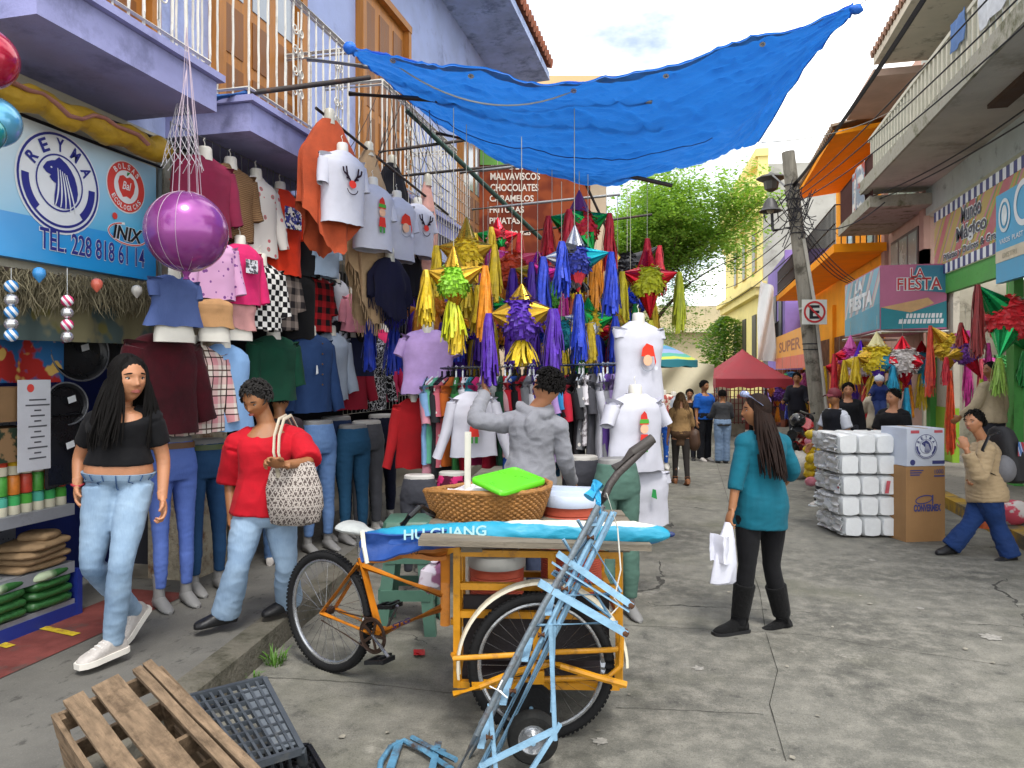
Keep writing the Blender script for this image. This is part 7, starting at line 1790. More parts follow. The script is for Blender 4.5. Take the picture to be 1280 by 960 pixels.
bs_ = thing('wholesale_sign', 'light blue sign with pale round emblem at the right edge', 'sign', (BX, (ya+yb_)/2, zb_))
obj('board', MB().obox(V((BX+.04, (ya+yb_)/2, (zb_+zt_)/2)), V((.04, 0, 0)), V((0, (ya-yb_)/2, 0)), V((0, 0, (zt_-zb_)/2))), M('#3f9cc8', .45, .1, 2, .05), bs_, True)
m = MB(); m.obox(V((BX-.003, (ya+yb_)/2, zb_+.36)), V((.003, 0, 0)), V((0, (ya-yb_)/2, 0)), V((0, 0, .08))); obj('pale_stripe', m, M('#c9bfa8', .5), bs_, True)
c = wl(1256, 269, BX); m = MB(); ringband(m, c, ND, Z, .19, .23, .05, .008); disc(m, c, ND, Z, .09, .14, .008); obj('emblem', m, M('#d3dde0', .5), bs_, True, smooth=False)
lettering('VASOS', V((BX-.004, ya-.14, zb_+.52)), ND, Z, .34, .07, WTX, bs_); lettering('PLAST', V((BX-.004, ya-.55, zb_+.52)), ND, Z, .34, .07, WTX, bs_); lettering('DISTRI', V((BX-.008, ya-.25, zb_+.32)), ND, Z, .45, .07, M('#a8a08a', .5), bs_)
m = MB(); ringband(m, V((BX, ya-.9, zb_+.95)), ND, Z, .3, .3, .08, .006); obj('big_initial', m, WTX, bs_, True, smooth=False)
# fiesta box sign
yc_, xc, xw = 14.55, 3.3, 4.38; zt_, zb_ = 3.66, 2.50; yf = 17.7
fs = thing('fiesta_sign', 'projecting pink and teal box sign reading LA FIESTA', 'sign', (xc, yc_, zb_))
m = MB(); m.obox(V(((xc+xw)/2, (yc_+yf)/2, (zt_+zb_)/2)), V(((xw-xc)/2, 0, 0)), V((0, (yf-yc_)/2, 0)), V((0, 0, (zt_-zb_)/2))); obj('box', m, M('#b86a8c', .5, .12, 1.5), fs, True)
m = MB(); m.add([V((xc+.01, yc_-.004, zb_)), V((xw, yc_-.004, zb_+.03)), V((xw, yc_-.004, zb_+.50)), V((xc+.5, yc_-.004, zb_+.30)), V((xc+.01, yc_-.004, zb_+.40))], [(0, 1, 2, 3, 4)]); obj('teal_panel', m, M('#1f7f8c', .5, .12, 3), fs, True, smooth=False)
m = MB(); m.add([V((xc+.01, yc_-.006, zb_+.40)), V((xc+.5, yc_-.006, zb_+.30)), V((xw-.2, yc_-.006, zb_+.46)), V((xw-.3, yc_-.006, zb_+.56))], [(0, 1, 2, 3)]); obj('gold_panel', m, M('#c9a070', .5), fs, True, smooth=False)
m = MB(); m.quad(V((xc+.45, yc_-.005, zt_-.45)), V((xw, yc_-.005, zt_-.52)), V((xw, yc_-.005, zt_-.03)), V((xc+.6, yc_-.005, zt_-.02))); obj('blue_panel', m, M('#3a7f9a', .5, .1, 3), fs, True, smooth=False)
for txt, x, z, w_, h in (('LA', .50, .93, .22, .16), ('FIESTA', .28, .70, .72, .22)):
    p = V((xc+x, yc_-.007, zb_+z)); lettering(txt, p-V((.012, 0, .012)), V((1, 0, 0)), Z, w_+.024, h+.024, M('#dfe3e6', .5), fs, bold=.07, off=.002); lettering(txt, p, V((1, 0, 0)), Z, w_, h, M('#c0303a', .5), fs, bold=.01, off=.005)
m = MB(); r_ = random.Random(3)
for row, (x0_, z0_) in enumerate(((.42, .20), (.30, .10))):
    x = x0_
    while x < 1.0:
        w_ = r_.uniform(.03, .06); m.quad(*[V((xc+x+a, yc_-.009, zb_+z0_+b)) for a, b in ((0, 0), (w_, 0), (w_+.012, .08), (.012, .08))]); x += w_+.018
obj('lettering', m, WTX, fs, True, smooth=False)
X_ = xc-.004
obj('street_panel', MB().quad(V((X_, yc_+.02, zb_+.02)), V((X_, yf, zb_+.02)), V((X_, yf, zt_-.02)), V((X_, yc_+.02, zt_-.02))), colourpanel(['#7fb0c4', '#b98a9a', '#a9c0b8', '#c9b0b4', '#5f9ab0'], .5), fs, True, smooth=False)
obj('lower_panel', MB().quad(V((X_-.003, yc_+.02, zb_+.02)), V((X_-.003, yf, zb_+.02)), V((X_-.003, yf, zb_+.38)), V((X_-.003, yc_+.02, zb_+.48))), M('#4a93ac', .5), fs, True, smooth=False)
lettering('FIESTA', V((X_-.006, yf-.5, zb_+.50)), ND, Z, 2.1, .30, M('#d9dde2', .5), fs, bold=.06, shear=.1); lettering('LA', V((X_-.006, yf-1.1, zb_+.85)), ND, Z, .7, .22, M('#d9dde2', .5), fs, bold=.06)
o = tag(obj('awning_frame', MB().tube([V((3.3, 14.5, 2.45)), V((3.3, 17.9, 2.45)), V((4.4, 17.9, 2.45))], .03, 8).tube([V((3.3, 14.5, 2.45)), V((4.4, 14.5, 2.45))], .03, 8), WHITEP), 'white pipe frame under the LA FIESTA box sign', 'frame')
# SUPER P sign
SX = 3.0; y0_, y1_ = wl(970, 440, SX).y, wl(1020, 440, SX).y; zt_, zb_ = 3.02, 1.86
su = thing('store_sign', 'orange SUPER P store sign with salmon lower band behind the utility pole', 'sign', (SX, y1_, zb_))
obj('board', MB().obox(V((SX+.04, (y0_+y1_)/2, (zt_+zb_)/2)), V((.04, 0, 0)), V((0, (y0_-y1_)/2, 0)), V((0, 0, (zt_-zb_)/2))), M('#e0962e', .5, .06, 2), su, True)
obj('lower_band', MB().obox(V((SX-.005, (y0_+y1_)/2, zb_+.19)), V((.005, 0, 0)), V((0, (y0_-y1_)/2, 0)), V((0, 0, .19))), M('#cc5a48', .5, .06, 2), su, True)
lettering('SUPER', V((SX-.002, wl(974, 440, SX).y, zb_+.55)), ND, Z, wl(974, 440, SX).y-wl(1001, 440, SX).y, .36, M('#8f4a2c', .5), su, bold=.02); lettering('P', V((SX-.002, wl(1005, 440, SX).y, zb_+.55)), ND, Z, wl(1005, 440, SX).y-wl(1011, 440, SX).y, .36, M('#8f4a2c', .5), su, bold=.02)
obj('post', MB().obox(V((SX+.2, y1_+1.5, 1.0)), V((.12, 0, 0)), V((0, .2, 0)), V((0, 0, .95))), ORG, su, True)
# utility pole, lamp, no parking sign
UP = 15.7; pbase = at(1028, 466, UP); pbase.z = 0
up_ = thing('utility_pole', 'leaning weathered wooden utility pole with tangled wires', 'utility pole', pbase)
pl = lambda v: at(985+(v-190)*(1028-985)/370., v, UP)
m = MB(); m.tube([V((pl(560).x, pl(560).y, 0))]+[pl(v) for v in (520, 450, 380, 310, 240, 190)], [.165, .16, .155, .15, .145, .14, .135], 14)
obj('shaft', m, M('#8a857a', .9, .3, 3, .8, 14, stretch=(3, 3, .5), dirt=.4, dist=.03), up_, True)
m = MB()
for v in (232, 250, 262, 292, 430, 437): p = pl(v); m.tube([p+V((math.cos(a), math.sin(a), 0))*.155 for a in (2*PI*k/16 for k in range(16))], .012, 5, closed=True)
for k in range(40):
    a, b = pl(rnd.uniform(225, 300))+V((rnd.uniform(-.2, .2), -.2, 0)), pl(rnd.uniform(235, 320))+V((rnd.uniform(-.45, .5), -.22, 0)); m.tube(sagline(a, b, rnd.uniform(-.1, .2), 6), .009, 4)
obj('wire_tangle', m, M('#25242a', .7), up_, True)
o = obj('conduit', MB().tube([pl(300)+R*.06-F*.15, pl(380)+R*.13-F*.15, V((pl(540).x, pl(540).y, .1))+R*.15-F*.15], .035, 8), M('#b5b1a6', .6), up_, True)
lm = thing('street_lamp', 'black bell shaped street lamp on a bracket beside the utility pole', 'street lamp', pl(286))
m = MB(); m.tube([pl(284), at(966, 288, UP)], .035, 8); m.tube([at(966, 288, UP), at(965, 268, UP), at(964, 262, UP)], .03, 8)
for s_ in (-1, 1): m.tube([at(965, 284, UP), at(965+s_*8, 276, UP), at(963+s_*9, 264, UP)], .012, 6)
obj('bracket', m, M('#2b2a2c', .5), lm, True)
m = MB(); m.lathe([(.02, .28), (.07, .27), (.13, .18), (.17, .06), (.24, 0), (.23, -.01), (.15, .05), (.1, .1)], at(963, 264, UP), 20, c1=False); obj('shade', m, M('#3a383a', .5), lm, True)
m = MB(); m.ell(at(963, 264, UP)+Z*.03, (.08, .08, .09), 12, 8); obj('bulb', m, M('#b0a58c', .3), lm, True)
lm2 = thing('wall_lantern', 'dark lantern fixed under the cornice of the yellow house', 'lantern', at(961, 226, 19))
m = MB(); m.lathe([(.02, .35), (.1, .3), (.35, .22), (.38, .18), (.2, .1), (.16, -.1), (.05, -.16)], at(964, 232, 19), 8); obj('body', m, M('#4b4945', .6), lm2, True)
obj('bracket', MB().tube([at(964, 232, 19)+Z*.3, at(984, 235, 15.9)], .03, 6), M('#3b3a3a', .6), lm2, True)
nd = 15.2; ns_ = thing('no_parking_sign', 'white no parking sign with crossed E on the utility pole', 'sign', at(1018, 390, nd))
c = at(1018, 390, nd); h_ = 15.5/FPX*nd
obj('plate', MB().obox(c, R*h_, F*.008, Z*h_), M('#cfcfc8', .4, .05, 8, .05, dirt=.15), ns_, True)
lettering('E', c-R*h_*.42-Z*h_*.55-F*.008, R, Z, h_*.84, h_*1.1, BLK, ns_, bold=.03)
m = MB(); ringband(m, c-F*.008, R, Z, h_*.88, h_*.88, h_*.16, .006); m.quad(*[c-F*.0155+R*a*h_+Z*b*h_ for a, b in ((-.55, .66), (-.66, .55), (.55, -.66), (.66, -.55))]); obj('red_ring', m, M('#b8282c', .4), ns_, True, smooth=False)
obj('clamp', MB().bar(c+Z*.1, c+Z*.1+F*.45, .3, .04), STEEL, ns_, True)
# overhead cables
def cables(label, lst, r, mat):
    m = MB()
    for a, b, s_ in lst: m.tube(sagline(a, b, s_, 20), r, 5)
    return tag(obj('overhead_cable', m, mat), label, 'cable', 'cables over the street')
CBM = M('#2a2a2e', .7)
cables('thick twisted black cable running up along the right hand balconies', [(pl(235), V((3.0, 5.0, 6.8)), .25), (pl(233), V((3.02, 5.0, 6.83)), .3)], .026, CBM)
cables('thin cables from the utility pole along the front of the grey house', [(pl(245+5*k), V((3.15, 4.5+k*.2, 5.55-.3*k)), .15+.05*k) for k in range(3)], .010, CBM)
cables('thin cables from the utility pole towards the yellow house', [(pl(240+14*k), at(925-8*k, 272+22*k, 44), .4) for k in range(6)], .014, CBM)
cables('thin cables crossing in front of the orange house', [(pl(262+9*k), V((4.3, 17.5+k*.6, 3.5+.15*k)), .5) for k in range(4)], .010, CBM)
cables('cables hanging loosely under the long concrete balcony', [(V((3.4, 15.6, 5.15)), V((4.3, 10, 5.2)), .15), (V((3.5, 15.8, 5.1)), V((4.35, 9, 5.0)), .12), (pl(280), V((3.6, 15.5, 5.0)), .3)], .012, CBM)
tag(obj('hanging_cloth_banner', MB().grid(lambda a, b: at(951+17*a-(6*(1-a))*(b), 350+10*a+100*b-8*a*b, 27)+F*(.15*math.sin(a*7+b*5)), 14, 20, .02), M('#cfd0d2', .7, .1, 1.5, .3, 8)), 'white cloth banner hanging beside the purple house', 'banner')
# far canopy, tarp, umbrella, kiosk
kc = at(928, 466, 19); kc.z = 0
cn_ = thing('canopy_tent', 'dark red pyramid canopy tent at the end of the street', 'tent', kc)
CR = M('#8f2430', .6, .12, 3, .3, 12); ap_ = at(928, 436, 19); hw = 46/FPX*19; ze = 1.72-7/FPX*19
def ctp(a, b):
    x, y = 2*a-1, 2*b-1; k = max(abs(x), abs(y)); z = ap_.z+(ze-ap_.z)*k**.92; return V((kc.x, kc.y, 0))+R*x*hw+F*y*hw+Z*(z-.05*math.sin(PI*k)*abs(x*y))
m = MB(); m.grid(ctp, 20, 20, .01)
for i in range(4):
    A0, A1 = ((-1, -1), (1, -1), (1, 1), (-1, 1))[i], ((1, -1), (1, 1), (-1, 1), (-1, -1))[i]
    m.grid(lambda a, b: V((kc.x, kc.y, 0))+R*(A0[0]+(A1[0]-A0[0])*a)*hw+F*(A0[1]+(A1[1]-A0[1])*a)*hw+Z*(ze-.22*b+.02*math.sin(a*25)*b), 20, 2)
obj('canopy', m, CR, cn_, True)
for x in (-1, 1):
    for y in (-1, 1): obj('leg', MB().tube([V((kc.x, kc.y, 0))+R*x*hw*.97+F*y*hw*.97+Z*z for z in (0, ze)], .02, 6), M('#54565a', .5), cn_, True)
m = MB()
for i in range(15): m.bar(at(888+5*i, 468, 20.3), at(888+5*i, 530, 20.3), .03, .03)
for i in range(8): m.bar(at(886, 472+8*i, 20.28), at(960, 472+8*i, 20.28), .02, .02)
tag(obj('kiosk_grille', m, M('#6f3a3a', .6)), 'dark red kiosk grille standing under the canopy tent', 'grille')
for k, (u, v, cc, nm) in enumerate(((893, 500, '#b0a890', 'pale'), (912, 520, '#9a9484', 'grey'), (940, 515, '#a85a50', 'brick red'))):
    tag(obj('market_bundle', MB().box(at(u, v, 20.8), (.8, .5, 1.0)).wrinkle(.04, (3, 3, 3), k), M(cc, .8, .3, 4)), '%s bundle of goods behind the kiosk grille' % nm, 'bundle')
tag(obj('cream_tarpaulin', MB().grid(lambda a, b: at(800+92*a, 456+36*b-3*math.sin(a*PI)*(1-b), 17.5)+F*(.08*math.sin(a*12+b*4)), 24, 10, .02), M('#c9bfa2', .7, .1, 1.5, .4, 6)), 'cream tarpaulin hung across the far stalls', 'tarpaulin')
pu = at(796, 466, 11.5); pu.z = 0; ut = thing('market_umbrella', 'green and blue striped market umbrella behind the white shirts', 'umbrella', pu)
m = MB(); n = 8; rings = []
for t in (0.02, .3, .6, .85, 1.0):
    rings.append([V((pu.x, pu.y, 0))+V((math.cos(2*PI*k/32), math.sin(2*PI*k/32), 0))*(.92*t*(1-.03*abs(math.sin(k*PI/4))))+Z*(2.27-.36*t**1.5) for k in range(32)])
rings.append([p-Z*.10+V((0, 0, .015*math.sin(k*2))) for k, p in enumerate(rings[-1])]); m.loft(rings, True, False)
def ummat():
    t = NT('striped_canvas'); n = t.n('ShaderNodeVectorMath', operation='LENGTH'); mp_ = t.n('ShaderNodeMapping'); mp_.inputs['Scale'].default_value = (1, 1, 0); t.l(t.tc, 'Object', mp_, 0); t.l(mp_, 0, n, 0)
    r_ = t.n('ShaderNodeValToRGB'); r_.color_ramp.interpolation = 'CONSTANT'; el = r_.color_ramp.elements
    cs_ = [(0, '#3f8f6a'), (.3, '#7fb05a'), (.45, '#4a8ab0'), (.6, '#8a9ac0'), (.72, '#4aa08c'), (.82, '#b8c04a'), (.89, '#2f7f8c')]
    while len(el) < len(cs_): el.new(.5)
    for i, (p_, c_) in enumerate(cs_): el[i].position = p_; el[i].color = srgb(c_)
    t.l(n, 1, r_, 0); t.col((r_, 0)); t.b.inputs['Roughness'].default_value = .7; return t.m
obj('canopy', m, ummat(), ut, True); obj('pole', MB().tube([pu, pu+Z*2.3], .02, 8), WHITEP, ut, True)
# parasol foot hidden; far stall goods
hang_shirt('patterned red shirt on a form at the far stall', 829, 492, 520, None, .5, cloth2('#a8504a', '#d8c8b8', 'blot', 10), .3, d=13.4, phi=75, grp='clothes at the far stall')
hang_shirt('pale grey shirt on a form at the far stall', 842, 494, 524, None, .45, CL('#a9b0ba'), .3, d=13.4, phi=75, grp='clothes at the far stall')
legs('blue flowered leggings on a form at the far stall', 838, 522, 586, None, cloth2('#2456b0', '#d8d8e0', 'dots', 12), foot=FORMB, W=.36, phi=75, zg=0, grp=None)
legs('grey patterned leggings on a form at the far stall', 827, 520, 584, None, cloth2('#a8a8ac', '#5a4a50', 'blot', 10), foot=FORMB, W=.34, phi=75, zg=0, grp=None)
# ---------------------------------------------------------------- pinatas on the right
GR = 'star pinatas along the shops on the right'
def rp(label, u, v, d, r, ball, tips, seed, bottom=None): return pinata(label, u, v, d, r, ball, tips, GR, .5, seed, bottom)
rp('magenta star pinata at the far end of the right hand row', 1063, 447, 15.2, .24, MAG, [(-.95, .2, .2, .2, RED, 1, RED, .9), (.9, .2, .2, .2, ORA, 1, YELC, .8), (0, 1, 0, .3, '#d05aa8', 0, None, 0), (.2, -1, .2, .15, PUR, 0, PUR, .6)], 21, bottom=(ORA, .5))
rp('white and purple star pinata beside the yellow one in the right hand row', 1076, 458, 14.4, .24, '#c9b8cc', [(-.9, .3, .2, .2, YELC, 0, YELC, .55), (.9, .3, .2, .2, GOLD, 1, PUR, .8), (0, 1, 0, .35, PUR, 1, None, 0), (.1, -1, .2, .2, RED, 1, RED, .7)], 22)
rp('big bright yellow star pinata under the LA FIESTA sign', 1096, 449, 13.4, .29, '#e0c81c', [(-.95, .1, .2, .2, GOLD, 1, YELC, .5), (.95, .1, .2, .16, GOLD, 1, YELC, .55), (0, 1, 0, .3, '#d9d09a', 0, None, 0), (-.1, -.9, .4, .2, PUR, 0, PUR, .7), (.3, -.3, .9, .16, '#1a9ac0', 0, '#1aa0c8', .5)], 23, bottom=(YELC, .5))
rp('white star pinata with red cones under the LA FIESTA sign', 1128, 452, 13.2, .28, '#d2cbc8', [(-.95, -.1, .2, .16, RED, 1, None, 0), (.6, -.1, .8, .16, RED, 1, None, 0), (.98, .15, .1, .2, RED, 1, '#1aa0c8', .5), (0, 1, 0, .26, RED, 1, None, 0), (.05, -1, .2, .26, RED, 1, '#1aa0c8', .8)], 24)
rp('teal star pinata partly hidden beside the green door post', 1152, 452, 14.0, .22, '#1a7a94', [(.5, .2, .2, .2, BLAC, 0, '#1aa0c8', .6), (0, 1, 0, .25, RED, 1, None, 0), (-.8, -.4, .3, .2, SLV, 1, PUR, .7)], 25, bottom=(YELC, .7))
rp('orange star pinata behind the first man in a cap', 1049, 462, 16.2, .22, '#d8641c', [(-.95, .2, .2, .2, RED, 1, YELC, .7), (0, 1, 0, .2, RED, 1, None, 0), (.9, .1, .2, .2, ORA, 0, RED, .6)], 26)
rp('green and red star pinata low under the white one', 1114, 488, 13.9, .18, '#1f8a4a', [(-.9, .3, .2, .2, GRE, 0, GRE, .5), (.9, .3, .2, .2, RED, 0, ORA, .6)], 27)
rp('big red ball pinata with metallic green cones at the right edge', 1261, 398, 10.0, .31, '#d0202c', [(-.78, .72, .15, .42, '#148a4a', 1, '#8f2a2a', .95), (-.45, -.88, .35, .40, '#1f9a54', 1, '#8ab04a', .5), (.8, .5, .2, .4, '#148a4a', 1, None, 0), (.5, -.7, -.2, .3, '#1f9a54', 1, GRE, .5)], 28)
rp('yellow star pinata with long orange tassels in the green doorway', 1186, 434, 11.8, .22, '#d0b01c', [(-.7, .75, .1, .3, GOLD, 1, '#d0402a', 1.1), (.8, .75, .1, .22, MAG, 0, MAG, 1.2), (0, -1, .1, .2, GOLD, 1, '#d2481c', 1.3), (-.9, -.3, .1, .16, GOLD, 1, RED, .5)], 29)
rp('purple and red pinata under the red ball pinata', 1207, 440, 10.8, .18, '#6a2a8c', [(-.2, .9, .1, .3, RED, 1, '#8f2a2a', .4), (.4, -.9, .2, .3, '#c81c3c', 1, '#a8c82a', 1.1), (.95, .4, .1, .2, MAG, 0, MAG, .9), (-.9, -.2, .2, .2, GOLD, 1, RED, .4)], 30)
rp('green and pink tassel pinata behind the man in the tan sweater', 1250, 458, 11.4, .18, '#3f9a4a', [(-.8, .3, .1, .2, MAG, 0, '#c84a5a', .8), (.8, .4, .1, .2, GRE, 0, GRE, .8), (0, -1, 0, .15, YELC, 0, '#c8622a', .7)], 31)
for k, (u, v, cc, c2_, nm) in enumerate(((978, 478, '#b8641c', PUR, 'orange'), (988, 474, '#1f6a9a', GRE, 'blue'), (997, 480, '#2f8a4a', RED, 'green'), (1006, 476, '#8a2a6a', YELC, 'plum'), (984, 490, '#a8202c', BLU, 'red'), (1000, 492, '#c8a01c', MAG, 'golden'), (972, 492, '#5a2a8c', ORA, 'violet'))):
    rp('small %s pinata among the goods hanging under the SUPER P sign' % nm, u, v, 20.5+.4*(k % 3), .22, cc, [(-.9, .3, .2, .2, c2_, 0, cc, .5), (.9, .3, .2, .2, cc, 0, c2_, .6), (0, -1, 0, .2, c2_, 0, c2_, .4)], 40+k)
# white curtain strip and stall awning
o = tag(obj('stall_backdrop', MB().grid(lambda a, b: at(964+62*a, 462+72*b, 23.5)+F*(.1*math.sin(a*20)), 20, 4, .02), cloth2('#3a2c30', '#7a4a3a', 'blot', 2.)), 'dark crowded back of the stall under the SUPER P sign', 'stall')
# ---------------------------------------------------------------- packages and boxes
FW = M('#dcdedf', .35, .06, 10, .25, 30, coat=.2); PK = M('#b8505a', .5, .2, 20, 0)
dp = 8.0; pn = ['lowest', 'second', 'middle', 'fourth', 'topmost']
for k in range(5):
    z0 = .008+k*.216; cx = (1083-640)/FPX*dp; sh = (.02, -.01, 0, -.02, -.04)[k]
    o = thing('foam_plate_pack', '%s pack of white foam plates in the tall stack beside the brown carton' % pn[k], 'package', cam(cx+sh, dp, z0), YAW, 'packs of foam plates stacked in the road')
    m = MB()
    for i in range(4):
        for j in range(2):
            x = -.30+.195*i; y = -.16+.32*j
            rings = []
            for q in range(9):
                t = q/8; ky = abs(2*t-1)**4; rings.append([V((x+(.099-.014*ky)*(abs(math.cos(a))**.35)*math.copysign(1, math.cos(a)), y-.155+.31*t, .105+(.106-.018*ky)*(abs(math.sin(a))**.35)*math.copysign(1, math.sin(a)))) for a in (2*PI*w_/20 for w_ in range(20))])
            m.loft(rings)
    m.wrinkle(.008, (16, 16, 16), k*3.); obj('plate_stack', m, FW, o)
    m = MB(); x0_ = -.40
    m.grid(lambda a, b: V((x0_-.02+.06*nz((b*5, a*5, k)), -.30+.6*a, .02+.18*b)), 12, 8, .004); obj('plastic_wrap', m, M('#e4e7e9', .25, .05, 6, .6, 18, trans=.25), o)
    m = MB(); m.quad(V((-.405, -.25, .06)), V((-.405, -.18, .05)), V((-.405, -.17, .12)), V((-.405, -.24, .13))); m.quad(V((-.07+.05*k, -.338, .03)), V((-.03+.05*k, -.338, .03)), V((-.01+.05*k, -.338, .16)), V((-.05+.05*k, -.338, .16))) if k == 2 else None; obj('pink_label', m, PK, o)
KB = M('#a07a52', .75, .08, 4, .15, 40); NVY = M('#3a3f78', .6, .05, 5, 0)
d = gd(677); c = gnd(1157, 677); w2 = 27/FPX*d; H = 94/FPX*d; ra_ = math.radians(9)
def bx_(label, c, w2, dd2, H, mat, name='carton'):
    o = thing(name, label, 'box', c, YAW+ra_, None); m = MB(); m.obox(V((0, dd2, H/2)), V((w2, 0, 0)), V((0, dd2, 0)), V((0, 0, H/2))); m2 = obj('carton_body', m, mat, o, ang=20); 
    obj('flap_tape', MB().obox(V((0, dd2, H+.001)), V((.03, 0, 0)), V((0, dd2, 0)), V((0, 0, .0015))), M('#9a8262', .4), o); return o
o = bx_('tall brown cardboard carton standing in the road beside the foam packs', c, w2, .22, H, KB)
Xd = V((1, 0, 0))
lettering('CONVERMEX', V((-w2*.62, -.001, H*.40)), Xd, Z, w2*1.4, .075, NVY, o, bold=.05, world=False)
m = MB(); ringband(m, V((-.02, -.001, H*.56)), V((1, 0, .15)), Z, .10, .045, .012, .003); obj('logo', m, NVY, o, smooth=False); lettering('1000', V((w2*.45, -.001, H*.90)), Xd, Z, .10, .045, NVY, o, world=False)
m = MB(); m.quad(V((.07, -.004, H*.50)), V((.085, -.004, H*.50)), V((.085, -.004, H*.62)), V((.07, -.004, H*.62)))
for k in range(3): m.quad(*[V((-w2*.8+a, -.003, H*(.94-.03*k)+b)) for a, b in ((0, 0), (.15-.02*k, 0), (.15-.02*k, .012), (0, .012))])
m.quad(*[V((w2*.42+a, -.003, H*.86+b)) for a, b in ((0, 0), (.12, 0), (.12, .015), (0, .015))]); obj('printed_mark', m, NVY, o, smooth=False)
w3 = 26/FPX*d; H2 = 47/FPX*d
o2 = bx_('white carton with round lion emblem on top of the brown carton', c+Z*(H+.004)+R*.0, w3, .20, H2, M('#c3cad8', .5, .05, 5, .05), 'white_carton')
q_inv = _mats_inv[o2.name].inverted(); cw = q_inv@V((0.0, -.001, H2*.52)); xw_ = (q_inv.to_3x3()@V((1, 0, 0)))
lion_emblem(o2, cw, xw_, .125, NVY, M('#d0d6e0', .5, .05, 5, 0))
m = MB()
for (x0_, x1_, z0_, z1_) in ((-w3*.8, -w3*.35, .87, .95), (w3*.45, w3*.9, .88, .95)): m.quad(V((x0_, -.003, H2*z0_)), V((x1_, -.003, H2*z0_)), V((x1_, -.003, H2*z1_)), V((x0_, -.003, H2*z1_)))
obj('printed_mark', m, PK, o2, smooth=False); m = MB(); m.quad(*[V((w3*.35+a, -.003, H2*.05+b)) for a, b in ((0, 0), (.14, 0), (.14, .035), (0, .035))]); disc(m, V((-w3*.7, -.001, H2*.10)), Xd, Z, .03, .03, .003, 12); obj('printed_mark', m, NVY, o2, smooth=False)
# snack bags column and motorcycle far off
c = gnd(1021, 612); o = thing('snack_display', 'column of hanging yellow snack bags beside the man in the maroon cap', 'display', c)
for k in range(14):
    m = MB(); p = c+R*(-.08+.16*(k % 2))+Z*(.12+.115*(k//2))+F*.03*(k % 3); m.ell((0, 0, 0), (.09, .05, .075), 12, 8); m.wrinkle(.014, (20, 20, 20), k); m.xf(Matrix.Translation(p)); obj('snack_bag', m, M('#c8a81c', .35, .3, 20, .3) if k % 5 else M('#c87a8a', .4), o, True)
obj('stand', MB().tube([c, c+Z*1.0], .012, 6), STEEL, o, True)
c = gnd(1003, 592); mo = thing('motorcycle', 'red motorcycle parked under the SUPER P sign', 'motorcycle', c)
def mp__(x, z, o_=0): return c+R*x*.55+F*(x*.83+o_)+Z*z
for x in (-.6, .6):
    m = MB(); q = (R*.55+F*.83).cross(Z).normalized(); xx, yy, dd = frame(q); m.tube([mp__(x, .29)+(xx*math.cos(a)+yy*math.sin(a))*.25 for a in (2*PI*k/28 for k in range(28))], .045, 8, closed=True); m.ell(mp__(x, .29), .07, 10, 8); obj('wheel', m, RUB, mo, True)
m = MB(); m.tube([mp__(-.75, .72), mp__(-.4, .74), mp__(-.1, .68)], [.08, .11, .08], 12); obj('seat', m, BLKP, mo, True)
m = MB(); m.tube([mp__(-.05, .72), mp__(.2, .80), mp__(.42, .72)], [.09, .15, .08], 14); m.tube([mp__(-.5, .55), mp__(0, .45), mp__(.45, .62)], [.05, .12, .05], 10); m.tube([mp__(.6, .62), mp__(.75, .5)], [.05, .06], 8); obj('tank', m, M('#a81c22', .3, .1, 5, 0, coat=.5), mo, True)
m = MB(); m.tube([mp__(.6, .29), mp__(.42, 1.0)], .028, 8); m.tube([mp__(.38, 1.03, -.3), mp__(.42, 1.0), mp__(.38, 1.03, .3)], .018, 8); m.ell(mp__(.52, .9), (.09, .09, .1), 12, 8); m.ell(mp__(0, .38), (.14, .14, .16), 12, 8); obj('handlebar', m, M('#2b2b2e', .4, .2, 8, 0, metal=.5), mo, True)
tag(obj('helmet', MB().ell(mp__(-.35, .93), (.13, .14, .12), 18, 12), M('#1d1d20', .25, .1, 5, 0, coat=.5)), 'black round helmet resting on the motorcycle seat', 'helmet')
tag(obj('plastic_sack', MB().ell(gnd(998, 598)+Z*.22, (.25, .22, .24), 16, 12).wrinkle(.05, (7, 7, 7)), M('#b9b4aa', .4, .2, 8, .3)), 'pale plastic sack on the ground beside the motorcycle', 'sack')
tag(obj('paper_bag', MB().ell(gnd(1268, 655, .146)+Z*.12, (.2, .15, .12), 14, 10).wrinkle(.03, (9, 9, 9)), cloth2('#c2bcb8', '#b84a5a', 'blot', 6)), 'printed pale plastic bag on the right pavement behind the walking woman', 'bag')
tag(obj('paper_cup', MB().lathe([(.05, 0), (.06, .2), (.05, .2)], gnd(1230, 660, .146), 14), M('#b8562a', .5, .3, 12)), 'orange printed container on the right kerb', 'container')

for k, (y, w_, h_, cc, nm) in enumerate(((7.2, .8, .5, '#8fa3c0', 'pale blue'), (8.3, .6, .42, '#c08a94', 'pink'), (9.2, .9, .55, '#c9ccd0', 'white'), (10.6, .5, .4, '#5a78a8', 'mid blue'))):
    tag(obj('laundry', MB().grid(lambda a, b: V((3.40-.012*math.sin(a*11+k), y+w_*a, 6.42-h_*b)), 10, 6, .01).wrinkle(.02, (5, 5, 5), k), CL(cc)), '%s cloth hung out over the concrete balcony balustrade' % nm, 'laundry', 'laundry on the concrete balcony')
# ---------------------------------------------------------------- people
def cf(l, d): return (R*l+F*d).normalized()        # heading from sideways and depth components
JEAN = DEN('#58728f', '#9cb3c8'); JEAN2 = DEN('#7089a6', '#a2b9cf')
SNK = M('#b3ada8', .6, .12, 25, .3, 60, dirt=.1); BLKSH = M('#17171a', .5, .1, 10, .1)
def setp(J, **kw):
    for k, q in kw.items(): J[k] = at(*q)
